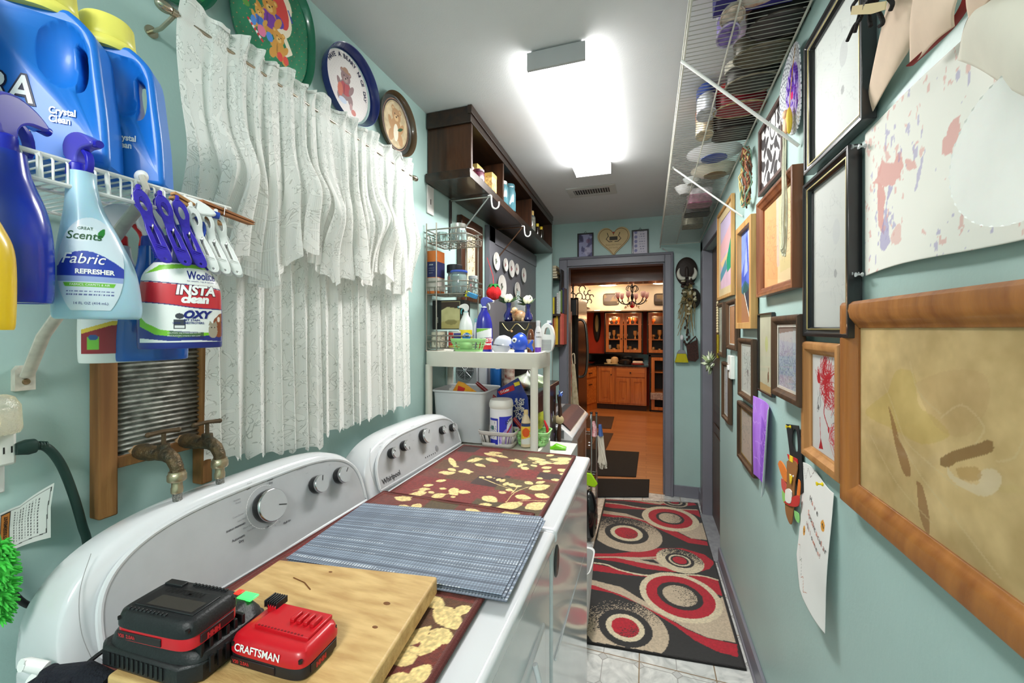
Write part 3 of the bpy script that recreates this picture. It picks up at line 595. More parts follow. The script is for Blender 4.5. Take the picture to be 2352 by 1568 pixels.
def tap(label,y,group):
    t=thing('hose_tap',label,'tap',(XL+.11,y,1.13),group=group)
    z=1.213
    b=B(); b.cyl((XL+.004,y-.008,z+.002),(XL+.030,y-.006,z+.002),.0105,.0115); add('pipe_stub',b,mat((186,150,112),.5),t,world=True)
    b=B(); b.tube([(XL+.03,y-.006,z+.002),(XL+.04,y-.004,z+.002),(XL+.062,y-.002,z),(XL+.080,y,z)],[.013,.0155,.0145,.011],14).tube([(XL+.078,y,z),(XL+.10,y,z+.001),(XL+.118,y,z-.006),(XL+.126,y+.001,z-.020),(XL+.127,y+.001,z-.032)],[.0125,.013,.0115,.0105,.011],14)
    b.cyl((XL+.092,y,z+.006),(XL+.092,y,z+.020),.011,.0095,6); add('valve_body',b,BR,t,world=True)
    b=B(); b.cyl((XL+.092,y,z+.018),(XL+.092,y,z+.040),.0038,None,10).tube([(XL+.092-.004,y-.022,z+.042),(XL+.092,y,z+.044),(XL+.092+.004,y+.022,z+.042)],[.0046,.0038,.0046],8).ell((XL+.088,y-.023,z+.042),(.005,.005,.005),n=10,m=6).ell((XL+.096,y+.023,z+.042),(.005,.005,.005),n=10,m=6); add('handle',b,mat((96,78,58),.6,.5,bump=.4),t,world=True)
    b=B(); b.lathe([(.0135,-.046),(.0150,-.044),(.0150,-.034),(.0135,-.032),(.013,-.028)],20,Matrix.Translation((XL+.127,y+.001,z))).lathe([(.009,-.068),(.0095,-.066),(.0095,-.058),(.0085,-.056),(.0085,-.046)],18,Matrix.Translation((XL+.127,y+.001,z))); add('coupling',b,NI,t,world=True)
    add('braided_hose',B().tube([(XL+.127,y+.001,z-.066),(XL+.127,y+.003,z-.10),(XL+.12,y+.008,z-.16),(XL+.09,y+.02,z-.4)],.0075,12),mat((168,166,160),.4,.8,bump=1,bs=500,c2=(100,100,98),scale=300),t,world=True)
tap('corroded brass hose tap, left one below the washboard',.520,'hose taps on the left wall'); tap('corroded brass hose tap, right one beside the curtain hem',.600,'hose taps on the left wall')
t=thing('wall_socket','white wall socket with a plugged in adapter and night light at the left edge','socket',(XL,.335,1.20))
add('plate',B().box(XL,XL+.006,.290,.352,1.195,1.32),mat((214,212,208),.5),t,world=True,bev=.002)
add('adapter',B().box(XL+.006,XL+.040,.290,.352,1.243,1.295),mat((232,230,224),.4),t,world=True,bev=.004)
b=B()
for y in (.330,.338,.346): b.box(XL+.040,XL+.0405,y-.0008,y+.0008,1.262,1.272)
add('slots',b,BLACK,t,world=True)
t=thing('night_light','ribbed clear plastic night light plugged in above the black plug','light',(XL+.041,.33,1.295))
b=B(); b.loft([(1.293,XL+.045,.325,.014,.028),(1.30,XL+.045,.325,.017,.031),(1.335,XL+.043,.325,.016,.030),(1.348,XL+.040,.325,.011,.024),(1.352,XL+.038,.325,.006,.016)],30); add('shade',b,mat((226,224,210),.12,trans=.7,bump=.5,bs=200),t,world=True)
add('bulb',B().ell((XL+.045,.322,1.315),(.006,.008,.014)),mat((255,244,180),.4,emit=1.2),t,world=True)
GRN=mat((26,52,46),.45)
t=thing('power_cord','thick dark green power cord with plug running down behind the dryer','cord',(XL+.02,.38,1.0))
b=B(); b.loft([(0,0,0,.009,.007),(.012,0,0,.012,.010),(.020,0,0,.011,.010),(.024,0,0,.006,.006)],16,3,)
bmesh.ops.transform(b.bm,matrix=Matrix.Translation((XL+.040,.350,1.266))@Matrix.Rotation(-PI/2,4,'X')@Matrix.Rotation(PI/2,4,'Z'),verts=b.bm.verts); add('plug',b,GRN,t,world=True)
pts=curve([(XL+.040,.370,1.266),(XL+.040,.385,1.258),(XL+.038,.402,1.225),(XL+.035,.418,1.17),(XL+.03,.432,1.11),(XL+.03,.44,1.06),(XL+.03,.445,.90)],6)
add('cable',B().tube(pts,.0062,12),GRN,t,world=True)
b=B()
for k in range(5): b.tube([(XL+.040,.368+k*.0035,1.2665-k*.0008),(XL+.040,.370+k*.0035,1.2663-k*.0008)],.0076-.0003*k,12)
add('strain_relief',b,GRN,t,world=True)
b=B(); b.tube(curve([(XL+.02,.325,1.12),(XL+.02,.342,1.075),(XL+.02,.352,1.045),(XL+.02,.37,1.01),(XL+.02,.40,.985),(XL+.02,.43,.97)],5),.0045,10); add('thin_cord',b,BLACK,None,label='thin black cord hanging behind the dryer console at the left edge',cat='cord')
# curled warning label
cv=Cv(.078,.055,.0006,(214,214,210)); cv.pol([(.022,.004),(.034,.004),(.034,.051),(.022,.051)],(196,120,50)); cv.line([(.022,.004),(.034,.004),(.034,.051),(.022,.051),(.022,.004)],.0006,(30,28,26))
for k in range(9): cv.put((np.abs(cv.X-.040-k*.0032)<.0005)&(cv.Y>.008)&(cv.Y<.048)&(np.sin(cv.Y*1900+k*9)>-.5),(70,70,70))
cv.line([(.020,.003),(.074,.006),(.076,.052),(.02,.052)],.0004,(40,40,40))
t=thing('warning_label','white warning label with an orange band curling off the wall behind the dryer','label',(XL+.01,.36,1.10))
lb=lambda X,Y:(XL+.004+.035*np.clip((X-.03)/.05,0,1)**2+.012*np.clip((Y-.03)/.03,0,1)*(X/.078), .331+X*.76+0*Y, 1.090+Y*1.25+.020*(X/.078)+.020*np.clip(X-.045,0,1)/.033*(Y/.05))
cvmesh('sheet',cv,lb,vcm(.6),t,world=True)
b=B(); text(b,'AVERTISSEMENT',.0068,lambda x,y:Vector([float(q) for q in lb(.0305-y,.007+x)])+Vector((.0006,0,0)),0,0,bold=.0002,sx=.82); add('lettering',b,mat((40,24,14),.5),t,world=True,smooth=False)
# feather duster
t=thing('duster','bright green fluffy duster hanging at the left edge','duster',(XL+.12,.325,1.0))
b=B(); c0=P(-6,1335,x=-.86)
for k in range(420):
    a=random.uniform(0,2*PI); h=random.uniform(-.055,.055); r=.020*math.sqrt(max(0,1-(h/.062)**2)); q=c0+Vector((math.cos(a)*r*.4,math.sin(a)*r*.4,h)); e=c0+Vector((math.cos(a)*(r+.003),math.sin(a)*(r+.003),h+random.uniform(-.012,.004)))
    b.tube([q,(q+e)/2+Vector((0,0,.002)),e],[.0022,.0020,.0006],5)
b.ell(c0,(.013,.013,.052)); add('fibres',b,mat((70,196,70),.8,var=.25,scale=100),t,world=True,kind='stuff')
add('handle',B().cyl(c0+Vector((0,0,.05)),c0+Vector((0,-.02,.16)),.005),mat((60,160,60),.4),t,world=True)
# ---------------------------------------------------------------- curtains
def lace_mat(dens,key):
    m=bpy.data.materials.new('lace_'+key); m.use_nodes=True; nt=m.node_tree; N=nt.nodes; L=nt.links; b=N['Principled BSDF']; out=N['Material Output']
    uv=N.new('ShaderNodeUVMap')
    def M(op,a,c=None,d=None):
        n=N.new('ShaderNodeMath'); n.operation=op
        for i,v in enumerate((a,c,d)):
            if v is None: continue
            if isinstance(v,(int,float)): n.inputs[i].default_value=v
            else: L.new(v,n.inputs[i])
        return n.outputs[0]
    sp=N.new('ShaderNodeSeparateXYZ'); L.new(uv.outputs[0],sp.inputs[0])
    v=N.new('ShaderNodeTexVoronoi'); v.inputs['Scale'].default_value=15; v.inputs['Randomness'].default_value=.85; L.new(uv.outputs[0],v.inputs['Vector'])
    df=N.new('ShaderNodeVectorMath'); df.operation='SUBTRACT'; L.new(uv.outputs[0],df.inputs[0]); L.new(v.outputs['Position'],df.inputs[1])
    s2=N.new('ShaderNodeSeparateXYZ'); L.new(df.outputs[0],s2.inputs[0])
    ang=M('ARCTAN2',s2.outputs[1],s2.outputs[0]); ln=N.new('ShaderNodeVectorMath'); ln.operation='LENGTH'; L.new(df.outputs[0],ln.inputs[0]); r=ln.outputs['Value']
    pet=M('ADD',.019,M('MULTIPLY',.009,M('COSINE',M('MULTIPLY',ang,6.0))))          # rosette outline
    inflower=M('LESS_THAN',r,pet); edge=M('LESS_THAN',M('ABSOLUTE',M('SUBTRACT',r,pet)),.0016); eye=M('LESS_THAN',M('ABSOLUTE',M('SUBTRACT',r,.0065)),.0011)
    nz=N.new('ShaderNodeTexNoise'); nz.inputs['Scale'].default_value=17; nz.inputs['Detail'].default_value=2; nz.inputs['Distortion'].default_value=1.6; L.new(uv.outputs[0],nz.inputs[0])
    leaf=M('GREATER_THAN',nz.outputs[0],.56); ledge=M('LESS_THAN',M('ABSOLUTE',M('SUBTRACT',nz.outputs[0],.56)),.008)
    solid=M('MAXIMUM',inflower,leaf); line=M('MAXIMUM',M('MAXIMUM',edge,eye),ledge)
    net=M('GREATER_THAN',M('MULTIPLY',M('SINE',M('MULTIPLY',M('ADD',sp.outputs[0],sp.outputs[1]),1500)),M('SINE',M('MULTIPLY',M('SUBTRACT',sp.outputs[0],sp.outputs[1]),1500))),.28)
    a=M('SUBTRACT',1.0,M('MULTIPLY',M('MULTIPLY',net,M('SUBTRACT',1.0,solid)),dens)); a=M('SUBTRACT',a,M('MULTIPLY',line,.22)); a=M('MAXIMUM',a,.45)
    mx=N.new('ShaderNodeMix'); mx.data_type='RGBA'; mx.inputs['A'].default_value=tuple(lin((250,249,245)))+(1,); mx.inputs['B'].default_value=tuple(lin((216,215,209)))+(1,); L.new(line,mx.inputs['Factor']); L.new(mx.outputs['Result'],b.inputs['Base Color'])
    b.inputs['Roughness'].default_value=.8; b.inputs['Sheen Weight'].default_value=.3
    bp=N.new('ShaderNodeBump'); bp.inputs['Strength'].default_value=.5; bp.inputs['Distance'].default_value=.0015; L.new(M('SUBTRACT',solid,line),bp.inputs['Height']); L.new(bp.outputs[0],b.inputs['Normal'])
    tl=N.new('ShaderNodeBsdfTranslucent'); tl.inputs[0].default_value=(.9,.9,.86,1); m1=N.new('ShaderNodeMixShader'); m1.inputs[0].default_value=.25; L.new(b.outputs[0],m1.inputs[1]); L.new(tl.outputs[0],m1.inputs[2])
    tr=N.new('ShaderNodeBsdfTransparent'); m2=N.new('ShaderNodeMixShader'); L.new(a,m2.inputs[0]); L.new(tr.outputs[0],m2.inputs[1]); L.new(m1.outputs[0],m2.inputs[2]); L.new(m2.outputs[0],out.inputs[0])
    return m
LACE=lace_mat(.34,'a'); LACE2=lace_mat(.26,'b')
def cloth(name,f,nu,nv,W,Hh,m,parent,**k):
    S,T=np.meshgrid(np.linspace(0,1,nu),np.linspace(0,1,nv)); X,Y,Z=f(S,T); V=np.stack([X,Y,Z],-1).reshape(-1,3)
    Mi=np.array(WM(parent).inverted()); V=V@Mi[:3,:3].T+Mi[:3,3]
    idx=np.arange(nu*nv).reshape(nv,nu); Q=np.stack([idx[:-1,:-1],idx[:-1,1:],idx[1:,1:],idx[1:,:-1]],-1).reshape(-1,4)
    me=bpy.data.meshes.new(name); me.from_pydata(V.tolist(),[],Q.tolist()); me.update()
    uvl=me.uv_layers.new(name='UVMap'); UV=np.stack([S*W,T*Hh],-1).reshape(-1,2)[Q.ravel()]; uvl.data.foreach_set('uv',UV.ravel().astype(np.float32))
    me.polygons.foreach_set('use_smooth',np.ones(len(me.polygons),dtype=bool))
    return reg(name,me,m,parent,**k)
def fold(S,n,seed):
    r=np.random.default_rng(seed); a=0
    ph=np.cumsum(r.uniform(.6,1.5,n+2)); ph=(ph-ph[0])/(ph[-1]-ph[0]); w=np.interp(S,ph,np.arange(n+2)*PI*2)
    return .5+.5*np.sin(w)+.16*np.sin(w*2.3+seed)
ct=thing('lace_curtain','white lace tier curtain with scalloped hem covering the left wall window','curtain',(-.90,1.0,1.10))
def lower(S,T,y0,y1,seed,n,zb0,zb1):
    fo=.75*fold(S,n,seed)+.1; zb=zb0+(zb1-zb0)*S-.016*np.abs(np.sin(S*n*2.2*PI))**.6*0+.014*np.abs(np.sin(S*n*2.5*PI+1))
    Tt=T; z=1.80-(1.80-zb)*Tt; x=-.928+(.012+.016*Tt)*fo; y=y0+(y1-y0)*S+.010*np.sin(fo*5+seed)*Tt+(-.008*Tt*(1-S))
    return x,y,z
cloth('panel',lambda S,T:lower(S,T,.640,.975,3,6,1.152,1.09),420,170,.95,.70,LACE2,ct)
cloth('panel',lambda S,T:lower(S,T,.965,1.43,11,8,1.125,1.135),460,170,1.15,.68,LACE2,ct)
vt=thing('lace_valance','white lace valance with a ruffled top gathered on a brass rod above the tier curtain','curtain',(-.88,1.0,1.60))
def val(S,T):
    fo=fold(S,15,5); fo2=fold(S,8,21); hem=1.643-.045*np.abs(np.sin(S*PI*2.5+.5))-.02*S-.03*np.exp(-((S-.22)/.05)**2)*1.5-.02*np.sin(S*31)+.012*np.abs(np.sin(S*34*PI))
    z0=2.122-.012*S+.008*np.sin(S*47)*(T<.02); z=z0-(z0-hem)*T; edge=.35+.65*np.clip(S/.12,0,1); am=(.016*np.exp(-(T/.05)**2)+.006+.034*np.clip((T-.09)*1.5,0,1))*edge
    fm=fo*(1-T)+ (.6*fo2+.4*fo)*T
    swag=edge*.030*np.exp(-((T-.62)/.14)**2)*(.6+.4*np.sin(S*19))
    x=-.890+am*fm+swag*1.3+.008*np.sin(S*23+T*7)*T; y=.562+.848*S+.016*np.sin(fo*4+T*3)*T-.020*np.sin(S*2*PI*1.5)*T-.012*(1-S)**6*np.sin(T*7)
    return x,y,z
cloth('ruffle_face',val,640,260,2.1,.66,LACE,vt)
def head(S,T):
    fo=fold(S,24,9); z=2.072-.012*S+.040*T+.012*fo*T; x=-.878+.026*(fo-.4)*(.25+T)-.012*T; y=.570+.840*S+.008*np.sin(fo*6)*T; return x,y,z

def side(S,T):   # end return that curls at the near edge
    x=-.945+.05*S+.020*np.sin(T*6)*S; y=.570+.02*np.sin(T*8)*S-.014*(1-S)-.03*np.exp(-((T-.75)/.2)**2)*S; z=2.075-.30*T+.0*S; return x,y,z

t=thing('curtain_rod','thin brass curtain rod with small round ends above the window','curtain rod',(-.89,1.0,2.06))
BRS=mat((190,180,160),.2,1)
add('rod',B().tube([(-.892,.545,2.079),(-.892,1.43,2.062)],.005,10),BRS,t,world=True)
for y,z in ((.535,2.0795),(1.438,2.062)): add('finial',B().ell((-.892,y,z),(.011,.016,.011)).cyl((-.892,y+(.012 if y<1 else -.012),z),(-.892,y+(.022 if y<1 else -.022),z),.008),BRS,t,world=True)
for y,z in ((.552,2.079),(1.425,2.062)): add('bracket',B().tube([(XL,y,z-.022),(-.93,y,z-.022),(-.905,y,z-.012),(-.892,y,z-.006)],.004,8).cyl((XL,y,z-.022),(XL+.003,y,z-.022),.012),BRS,t,world=True)
# ---------------------------------------------------------------- trays on the wall
def bear(cv,x,y,s,c1,c2,cl=None,hat=None):
    E=cv.ell
    E(x,y-.55*s,.42*s,.55*s,c1); E(x-.38*s,y-.95*s,.2*s,.3*s,c1,rot=-.3); E(x+.38*s,y-.95*s,.2*s,.3*s,c1,rot=.3)
    if cl: E(x,y-.5*s,.40*s,.36*s,cl); E(x-.1*s,y-.55*s,.05*s,.3*s,tuple(q*.8 for q in cl))
    E(x-.45*s,y-.4*s,.14*s,.32*s,c1,rot=.5); E(x+.45*s,y-.4*s,.14*s,.32*s,c1,rot=-.5)
    E(x-.28*s,y+.36*s,.13*s,.13*s,c1); E(x+.28*s,y+.36*s,.13*s,.13*s,c1); E(x-.28*s,y+.36*s,.07*s,.07*s,c2); E(x+.28*s,y+.36*s,.07*s,.07*s,c2)
    E(x,y+.1*s,.36*s,.33*s,c1); E(x,y-.02*s,.17*s,.14*s,c2); E(x,y+.03*s,.05*s,.04*s,(30,20,18)); E(x-.13*s,y+.15*s,.035*s,.035*s,(25,18,16)); E(x+.13*s,y+.15*s,.035*s,.035*s,(25,18,16))
    if hat: E(x,y+.42*s,.38*s,.08*s,hat); E(x,y+.48*s,.2*s,.13*s,hat)
def tray(label,cy,cz,ry,rz,rimc,e,depth,cv,lip=.012,lean=.07,m=None,gold=None):
    t=thing('serving_tray',label,'tray',(XL,cy,cz-rz),0)
    m=m or mat(rimc,.25,coat=.6); b=B(); n=72; rs=[]
    def ring(k,x):
        r=[]
        for i in range(n):
            a=2*PI*i/n; c,d=math.cos(a),math.sin(a); yy=ry*k*math.copysign(abs(c)**(2/e),c); zz=rz*k*math.copysign(abs(d)**(2/e),d)
            r.append(Vector((.006+x+lean*max(0,(zz+rz))*.35,yy,rz+zz)))
        return r
    b.rings([ring(.90,.001),ring(.985,depth),ring(1.0,depth+.001),ring(1.0,depth-.002),ring(.925,.0),ring(.90,-.001)],closed=True)
    add('rim',b,m,t)
    kk=.915; f=lambda X,Y:(.0065+.002+lean*(Y*1.0+rz*(1-kk))*.35,X-ry*kk,Y+rz*(1-kk))
    mk=(np.abs((cv.X-cv.w/2)/(cv.w/2))**e+np.abs((cv.Y-cv.h/2)/(cv.h/2))**e)<1
    cvmesh('face',cv,f,vcm(.25,coat=.6),t,mask=mk); return t,f
def tcv(ry,rz,bg,res=.0011): return Cv(2*ry*.915,2*rz*.915,res,bg)
def dots(cv,st_,col,r=.0012):
    for i in range(int(cv.w/st_)+1):
        for j in range(int(cv.h/st_)+1): cv.ell((i+.5*(j%2))*st_,j*st_,r,r,col)
cv=tcv(.125,.152,(14,96,66),.0016); cv.a*=(.8+.4*cv.noise(.02,3))[...,None]; dots(cv,.016,(200,130,90))
for i in range(60): a=i*.9; cv.leaf(cv.w/2+.09*math.cos(a),cv.h/2+.12*math.sin(a),cv.w/2+.105*math.cos(a+.2),cv.h/2+.135*math.sin(a+.2),.004,(20,130,70))
tray('round dark green holly tray at the top edge above the curtain rod end',.565,2.281,.115,.152,(14,90,64),2.2,.018,cv)
cv=tcv(.128,.158,(16,112,76),.001); cv.a*=(.78+.44*cv.noise(.03,4,2))[...,None]; dots(cv,.017,(196,120,80),.0011)
w,h=cv.w,cv.h
cv.ell(w*.60,h*.60,.036,.045,(238,222,196)); cv.ell(w*.66,h*.78,.018,.030,(240,225,200),rot=.5); cv.ell(w*.60,h*.68,.024,.045,(214,60,56),rot=.3); cv.line([(w*.62,h*.5),(w*.74,h*.36),(w*.66,h*.30)],.007,(238,222,196)); cv.line([(w*.70,h*.74),(w*.76,h*.66)],.002,(50,60,170)); cv.ell(w*.56,h*.56,.020,.016,(90,60,170))
cv.ell(w*.26,h*.72,.022,.012,(226,60,70),rot=.5); cv.ell(w*.24,h*.66,.012,.02,(226,60,70))
bear(cv,w*.45,h*.62,.060,(206,140,56),(228,180,100),(120,50,160)); bear(cv,w*.33,h*.50,.036,(214,156,70),(236,190,110),(60,110,200)); bear(cv,w*.58,h*.40,.048,(212,150,64),(232,184,104),(214,150,60)); cv.ell(w*.60,h*.25,.009,.012,(220,70,60)); cv.ell(w*.68,h*.25,.009,.012,(220,70,60)); cv.ell(w*.36,h*.36,.012,.014,(226,120,160)); cv.ell(w*.46,h*.36,.010,.012,(80,140,220)); cv.ell(w*.26,h*.40,.008,.012,(80,140,220))
for k in range(9): cv.line([(w*(.20+.02*k),h*(.38-.012*k)),(w*(.212+.02*k),h*(.372-.012*k))],.0032,(236,236,236) if k%2 else (206,50,56))
cv.pol([(w*.12,h*.58),(w*.2,h*.52),(w*.22,h*.6)],(200,50,50)); cv.ell(w*.17,h*.5,.01,.008,(90,150,60))
tray('large green tray with teddy bears and a rocking horse above the curtain',.828,2.268,.130,.160,(14,100,70),2.6,.016,cv)
cv=tcv(.118,.118,(232,224,222),.0008); w=cv.w; dots(cv,.0085,(196,176,186),.0007); m_=((cv.X-w/2)**2+(cv.Y-w/2)**2)
bear(cv,w*.47,w*.60,.062,(150,120,122),(176,148,146),(180,74,84),(170,130,110)); cv.ell(w*.36,w*.40,.012,.022,(206,110,90)); cv.ell(w*.42,w*.26,.018,.010,(200,210,230)); cv.ell(w*.66,w*.18,.012,.010,(206,120,110)); cv.ell(w*.60,w*.24,.007,.012,(190,150,150))
t,f=tray('round blue rimmed tray with a bear in a red vest',1.118,2.262,.128,.122,(34,46,110),2,.030,cv,m=None)
b=B(); tx='HAVE A BEARY NICE DAY'; R_=.091
for i,c in enumerate(tx):
    a=math.radians(152-i*7.6)
    def g(x,y,a=a): xx=R_*math.cos(a)+x*math.sin(a)+y*math.cos(a); yy=R_*math.sin(a)-x*math.cos(a)+y*math.sin(a); v=f(.117*.915+xx*.98,.112+yy*.96); return Vector((float(v[0])+.0009,float(v[1]),float(v[2])))
    text(b,c,.019,g,-.005,-.004,bold=.0005)
add('lettering',b,mat((34,34,70),.4),t,smooth=False)
cv=tcv(.120,.120,(50,52,48),.0009); w=cv.w; cv.ell(w/2,w/2,.088,.098,(150,110,90)); cv.ell(w/2,w/2,.085,.095,(48,40,36)); cv.ell(w/2,w/2,.080,.090,(186,164,128)); cv.ell(w*.5,w*.5,.074,.084,(206,186,150)); cv.a*=(.85+.3*cv.noise(.02,8))[...,None]
bear(cv,w*.50,w*.63,.082,(184,144,104),(214,180,136)); cv.ell(w*.5,w*.36,.016,.034,(228,220,200)); cv.leaf(w*.55,w*.42,w*.72,w*.52,.006,(60,90,60))
tray('round dark brown tin lid with a teddy bear nearest the cupboard',1.392,2.266,.123,.120,(84,66,44),2,.020,cv)
# ---------------------------------------------------------------- washer and dryer
APW=mat((216,218,221),.16,coat=.6,var=.01); PAN=mat((178,180,183),.45,.1,var=.02,scale=30)
NPX,NPZ=.9578,.2873
def con(y,z,k=0.): return Vector((-.757-.3*(z-.955)+NPX*k,y,z+NPZ*k))     # a point on the console's sloping face
def pc(u,v):       # photo point on that face
    d=(-FP*ST+CT*(u-1176),FP*CT+ST*(u-1176),755-v); t=(-.757+.3*.955-.3*CAMZ)/(d[0]+.3*d[2]); return (d[1]*t,CAMZ+d[2]*t)
def machine(label,name,y0,y1,xf0,xf1,zt,hc,knobs,ph):
    t=thing(name,label,name.split('_')[-1],((-.9+xf0)/2,(y0+y1)/2,0)); yc=(y0+y1)/2; hw=(y1-y0)/2
    def hx(xa,xo,ya,yb,za,zb):
        return [Vector((x,y,z)) for z in (za,zb) for y,xf in ((ya,xf0+(xf1-xf0)*(ya-y0)/(y1-y0)),(yb,xf0+(xf1-xf0)*(yb-y0)/(y1-y0))) for x in (xa,xf+xo)]
    add('cabinet',B().hexa(hx(-.885,-.012,y0+.004,y1-.004,.015,zt-.035)),APW,t,world=True,bev=.012,seg=4)
    add('top_panel',B().hexa(hx(-.888,0,y0,y1,zt-.036,zt)),APW,t,world=True,bev=.010,seg=4)
    # console: arched sweep
    rs=[]; n=64
    for i in range(n+1):
        q=-math.cos(PI*i/n)*.9995; s=(1-abs(q)**ph)**(1/ph); s=max(s,.02); H_=hc*s; k=.018*(1-s)
        pr=[(-.757-k-.002,0),(-.757-k-.3*H_*.5,H_*.5),(-.757-k-.3*H_*.90,H_*.90),(-.757-k-.3*H_*.96-.004*s,H_*.965),(-.757-k-.3*H_-.013*s,H_),(-.85,H_*1.0),(-.872,H_*.97),(-.882,H_*.88),(-.885,H_*.5),(-.885,0)]
        rs.append([Vector((x,yc+hw*.995*q,zt-.001+z)) for x,z in pr])
    add('console',B().rings(rs),APW,t,world=True,ang=35)
    # silver face with a raised rim
    yp,hp,H2=yc+.012,hw-.030,hc-.026
    out=[(yp-hp,.004)]
    for i in range(49):
        a=PI-PI*i/48; c,d=math.cos(a),math.sin(a); out.append((yp+hp*math.copysign(abs(c)**(2/ph),c),.012+(H2-.012)*abs(d)**(2/ph)))
    out.append((yp+hp,.004))
    zb=zt+.008
    b=B(); b.prism(out,.0015,lambda a,c,d:con(a,zb+c,.001+d)); fp=add('control_panel',b,PAN,t,world=True)
    b=B(); b.tube([con(a,zb+c,.001) for a,c in out],.0048,8,closed=True); add('panel_rim',b,APW,t,world=True)
    add('seam',B().tube(curve([con(y0+.034,zt+.004,.0),con(y0+.024,zt+.06,.0),con(y0+.030,zt+hc*.62,-.002),con(y0+.05,zt+hc*.86,-.004)],6),.0005,5),mat((150,150,150),.6),t,world=True)
    Rk=Matrix.Rotation(math.atan2(NPX,NPZ),4,'Y')
    for (y,z,r,ang) in knobs:
        T=Matrix.Translation(con(y,z,.002))@Rk
        k=add('knob',B().lathe([(r*.86,0),(r*.95,.003),(r*1.0,.012),(r*.97,.020)],36,T),mat((30,30,32),.3),t,world=True)
        add('knob_ring',B().lathe([(r*.97,.019),(r*1.0,.021),(r*.97,.0245),(r*.93,.0255)],36,T),CHROME,k,world=True)
        add('knob_face',B().lathe([(r*.93,.019),(r*.93,.0262)],36,T),mat((176,178,180),.5,.05),k,world=True)
        add('pointer',B().box(-.0008,.0008,r*.35,r*.9,.0262,.0270,T@Matrix.Rotation(ang,4,'Z')),BLACK,k,world=True)
    return t
def ctxt(b,s,size,u,v,bold=0,al='CENTER'):
    y,z=pc(u,v); text(b,s,size,lambda x,h:con(y+x,z+h*NPX,.0032),0,0,bold=bold,align=al)
K=[pc(608,1163)+(.0345,-.35),pc(721,1114)+(.0215,1.25),pc(775,1093)+(.0215,.8)]
dr=machine('white clothes dryer with three knobs on its console, nearer of the two machines','clothes_dryer',.335,.982,-.222,-.212,.950,.184,K,3.4)
b=B(); b.mi=0
for s_,z_,u,v in (('OFF',.0052,569,1124),('Timed',.0062,618,1104),('Dry',.0062,620,1111),('OFF',.005,646,1175),('Fluff Air',.006,658,1200),('OFF',.0052,612,1213),('ENERGY PREFERRED',.0044,540,1213),('Automatic',.0065,546,1238),('Dry',.0065,552,1245)): ctxt(b,s_,z_,u,v,.00012)
b.mi=1
for s_,z_,u,v in (('Heavy',.0048,571,1111),('Dry',.0048,572,1117),('Wrinkle',.0048,542,1150),('Shield',.0048,545,1156),('Cool Down',.0048,545,1186),('Less Dry',.0048,553,1195),('More Dry',.0048,567,1211),('Very Dry',.0048,575,1217),('TEMPERATURE',.0048,691,1078),('CYCLE SIGNAL',.0045,744,1061),('Low',.004,703,1088),('Off',.004,755,1069),('70',.004,587,1108),('50',.004,601,1110),('30',.004,612,1112),('30',.004,646,1186),('20',.004,640,1200),('10',.004,630,1209)): ctxt(b,s_,z_,u,v)
y,z=pc(608,1163); b.mi=2
for i in range(40):
    a=math.radians(60+i*7.5); a2=a+math.radians(6.5); b.poly([con(y+r*math.cos(q),z+r*math.sin(q)*NPX,.0031) for r,q in ((.0435,a),(.0445,a),(.0445,a2),(.0435,a2))])
add('lettering',b,[mat((70,70,74),.5),mat((140,140,144),.5),mat((240,240,240),.4)],dr,world=True,smooth=False)
add('door_panel',B().box(-.236,-.2195,.375,.915,.20,.775),APW,dr,world=True,bev=.010,seg=4)
add('door_handle',B().tube(curve([(-.214,.80,.62),(-.205,.80,.66),(-.205,.80,.72),(-.216,.80,.765)],4),.006,10),APW,dr,world=True)
K=[pc(895,1042)+(.0175,2.36),pc(923,1025)+(.0175,-1.57),pc(969,1003)+(.0265,.8),pc(1011,989)+(.0165,1.8),pc(1034,983)+(.0165,2.0)]
wa=machine('white washing machine with five knobs on its console beside the plastic shelf','washing_machine',.988,1.60,-.2115,-.2065,.950,.160,K,3.4)
b=B(); b.mi=0; ctxt(b,'Whirlpool',.0225,899,1101,.0004)
b.mi=1
for s_,z_,u,v in (('LOAD SIZE',.0045,873,1020),('Auto',.004,872,1027),('TEMPERATURE',.0045,903,1000),('Deep Water',.0045,946,980),('Normal',.004,961,977),('Hot',.004,910,1008),('EXTRA RINSE',.0045,994,966),('FABRIC SOFTENER',.0042,1018,960),('Start',.0042,1010,1023),('Colors',.004,940,1000),('Heavy',.004,948,1012),('Rinse',.004,985,1002)): ctxt(b,s_,z_,u,v)
b.mi=2
for i in range(6):
    y,z=pc(976+i*4.4,1051-i*2.2); b.poly([con(y+dx,z+dz,.0032) for dx,dz in ((-.0022,-.002),(.0022,-.002),(.0022,.002),(-.0022,.002))])
y,z=pc(1002,1030); b.mi=3; b.poly([con(y+.011*math.cos(a),z+.011*math.sin(a),.0034) for a in [k*PI/12 for k in range(24)]])
add('lettering',b,[mat((48,48,52),.5),mat((140,140,144),.5),mat((30,30,32),.5),mat((150,152,155),.3,.4)],wa,world=True,smooth=False)
add('badge',B().lathe([(.002,0),(.026,0),(.027,.002),(.024,.004),(.003,.0045)],28,Matrix.Translation((-.2235,1.040,.845))@Matrix.Rotation(PI/2,4,'Y')@Matrix.Diagonal((1.5,1,1,1))),mat((70,66,66),.3,.4),wa,world=True)
add('front_crease',B().box(-.2235,-.2185,.988+.03,1.565,.60,.606),APW,wa,world=True,bev=.002)
